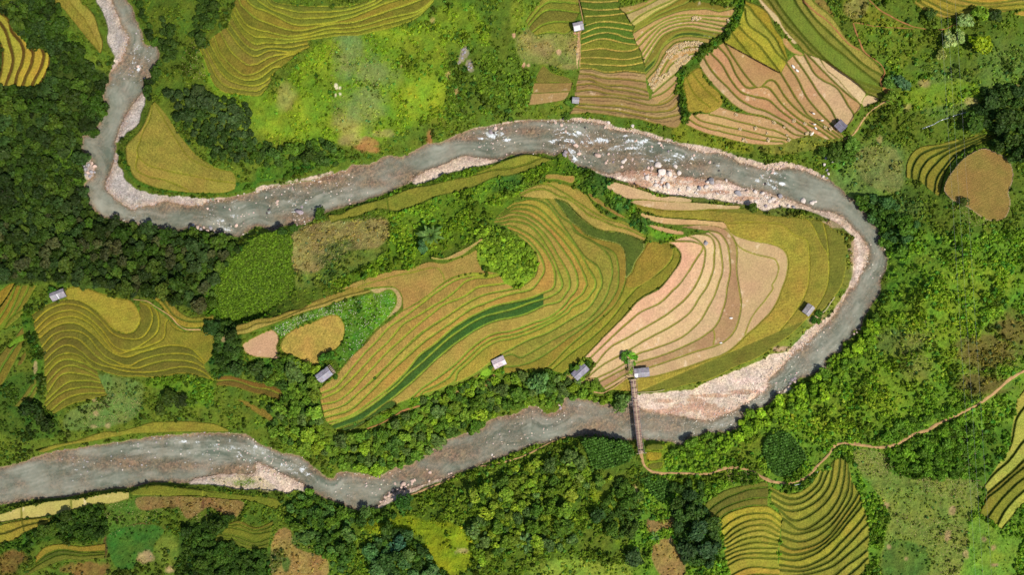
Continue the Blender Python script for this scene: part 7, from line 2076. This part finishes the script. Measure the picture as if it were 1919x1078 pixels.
M_CLOTH = flat_mat("indigo_cloth", (.03, .03, .05), .9, .1, .3, 8)
M_VIOLET = flat_mat("violet_cloth", (.20, .14, .34), .85, .1, .2, 8)
M_SKIN = flat_mat("skin", (.42, .25, .17), .6, .3, .08, 8)
M_HAIR = flat_mat("black_hair", (.012, .010, .010), .5, .3, .2, 20)
M_SHIRT = flat_mat("pale_shirt", (.70, .66, .66), .85, .1, .1, 8)
def skin_body(name, verts, edges, radii, mat):
    me = bpy.data.meshes.new(name)
    me.from_pydata(verts, edges, [])
    import bmesh
    bm = bmesh.new()
    bm.from_mesh(me)
    lay = bm.verts.layers.skin.verify()
    for i, v in enumerate(bm.verts):
        v[lay].radius = (radii[i], radii[i])
        v[lay].use_root = i == 0
    bm.to_mesh(me)
    bm.free()
    o = bpy.data.objects.new(name, me)
    sk = o.modifiers.new("skin", 'SKIN')
    sk.use_smooth_shade = True
    sb = o.modifiers.new("sub", 'SUBSURF')
    sb.levels = sb.render_levels = 1
    me.materials.append(mat)
    return o
def person(px, py, ang, label, bent, cloth):
    x, y, z = spot_at(px, py, .9)
    if bent is None:
        z = deck_z(BL_ * .27) + .03
        x, y, _ = P(px, py, z + .9)
    t = link(bpy.data.objects.new("person", None))
    t.location = (x, y, z)
    t.rotation_euler = (0, 0, math.radians(ang))
    tag(t, label, "person", "farmers at work")
    if bent:
        hip, chest, neck, head = (0, 0, .86), (.26, 0, 1.12), (.42, 0, 1.16), (.55, 0, 1.10)
        hands = (.52, .62)
    else:
        hip, chest, neck, head = (0, 0, .92), (0, 0, 1.28), (0.01, 0, 1.46), (.03, 0, 1.60)
        hands = (.16, .82)
    V = [hip, ((hip[0] + chest[0]) / 2, 0, (hip[2] + chest[2]) / 2), chest, neck, head]
    R = [.15, .14, .16, .06, .10]
    E = [(0, 1), (1, 2), (2, 3), (3, 4)]
    for s in (-1, 1):
        k = len(V)
        V += [(0, s * .09, .80), (.06, s * .10, .46), (0.0, s * .11, .08), (.16, s * .12, .04)]
        R += [.10, .07, .05, .04]
        E += [(0, k), (k, k + 1), (k + 1, k + 2), (k + 2, k + 3)]
        k = len(V)
        V += [(chest[0] + .02, s * .19, chest[2] + .02), ((chest[0] + hands[0]) / 2 - .04, s * .24, (chest[2] + hands[1]) / 2), (hands[0], s * .17, hands[1])]
        R += [.06, .045, .035]
        E += [(2, k), (k, k + 1), (k + 1, k + 2)]
    b = skin_body("body", V, E, R, cloth)
    link(b, t)
    hd = skin_body("face", [neck, ((neck[0] * .3 + head[0] * .7), 0, neck[2] * .3 + head[2] * .7), (head[0] + .015, 0, head[2] + .03)], [(0, 1), (1, 2)], [.055, .095, .10], M_SKIN)
    link(hd, t)
    hr = skin_body("hair", [(head[0] - .03, 0, head[2] + .02), (head[0] - .01, 0, head[2] + .09)], [(0, 1)], [.115, .085], M_HAIR)
    link(hr, t)
    for s in (-1, 1):
        hv, he, rr = [(hands[0], s * .17, hands[1]), (hands[0] + .04, s * .17, hands[1] - .08)], [(0, 1)], [.035, .038]
        for f_ in range(4):
            k = len(hv)
            hv += [(hands[0] + .05 + .012 * f_, s * (.145 + .016 * f_), hands[1] - .13), (hands[0] + .06 + .01 * f_, s * (.145 + .014 * f_), hands[1] - .165 - .008 * (f_ % 2))]
            he += [(1, k), (k, k + 1)]
            rr += [.010, .008]
        k = len(hv)
        hv += [(hands[0] + .07, s * .125, hands[1] - .06), (hands[0] + .085, s * .12, hands[1] - .10)]
        he += [(0, k), (k, k + 1)]
        rr += [.012, .009]
        link(skin_body("hand", hv, he, rr, M_SKIN), t)
    return t
person(1522.5, 211, 150, "farmer in dark clothes stooping on the tan terrace, uppermost of three", True, M_CLOTH)
person(1537, 225, 170, "farmer in dark clothes stooping left of the dark roofed hut", True, M_CLOTH)
person(1523.5, 231.5, 160, "farmer in dark clothes stooping on the lowest bund, lowest of three", True, M_CLOTH)
person(1190, 747.5, -85, "person in violet top walking on the footbridge", None, M_VIOLET)

# power cables crossing high over the right hand slope
for px0, px1, nm in ((1752, 1838, 'left'), (1764, 1852, 'middle'), (1780, 1868, 'right')):
    lab = {'left': 'thin overhead cable over the right slope, nearest the river', 'middle': 'middle one of three thin overhead cables over the right slope', 'right': 'thin overhead cable over the right slope, nearest the edge'}[nm]
    p = [P(px0 + (px1 - px0) * t, -160 + 1400 * t, 30 - 6 * 4 * t * (1 - t)) for t in np.linspace(0, 1, 30)]
    o = place("power_cable", MB().tube(p, .012, None, 5).mesh("power_cable", flat_mat("cable_grey", (.45, .46, .46), .5, .3), None, True))
    tag(o, lab, "cable", "overhead power cables")
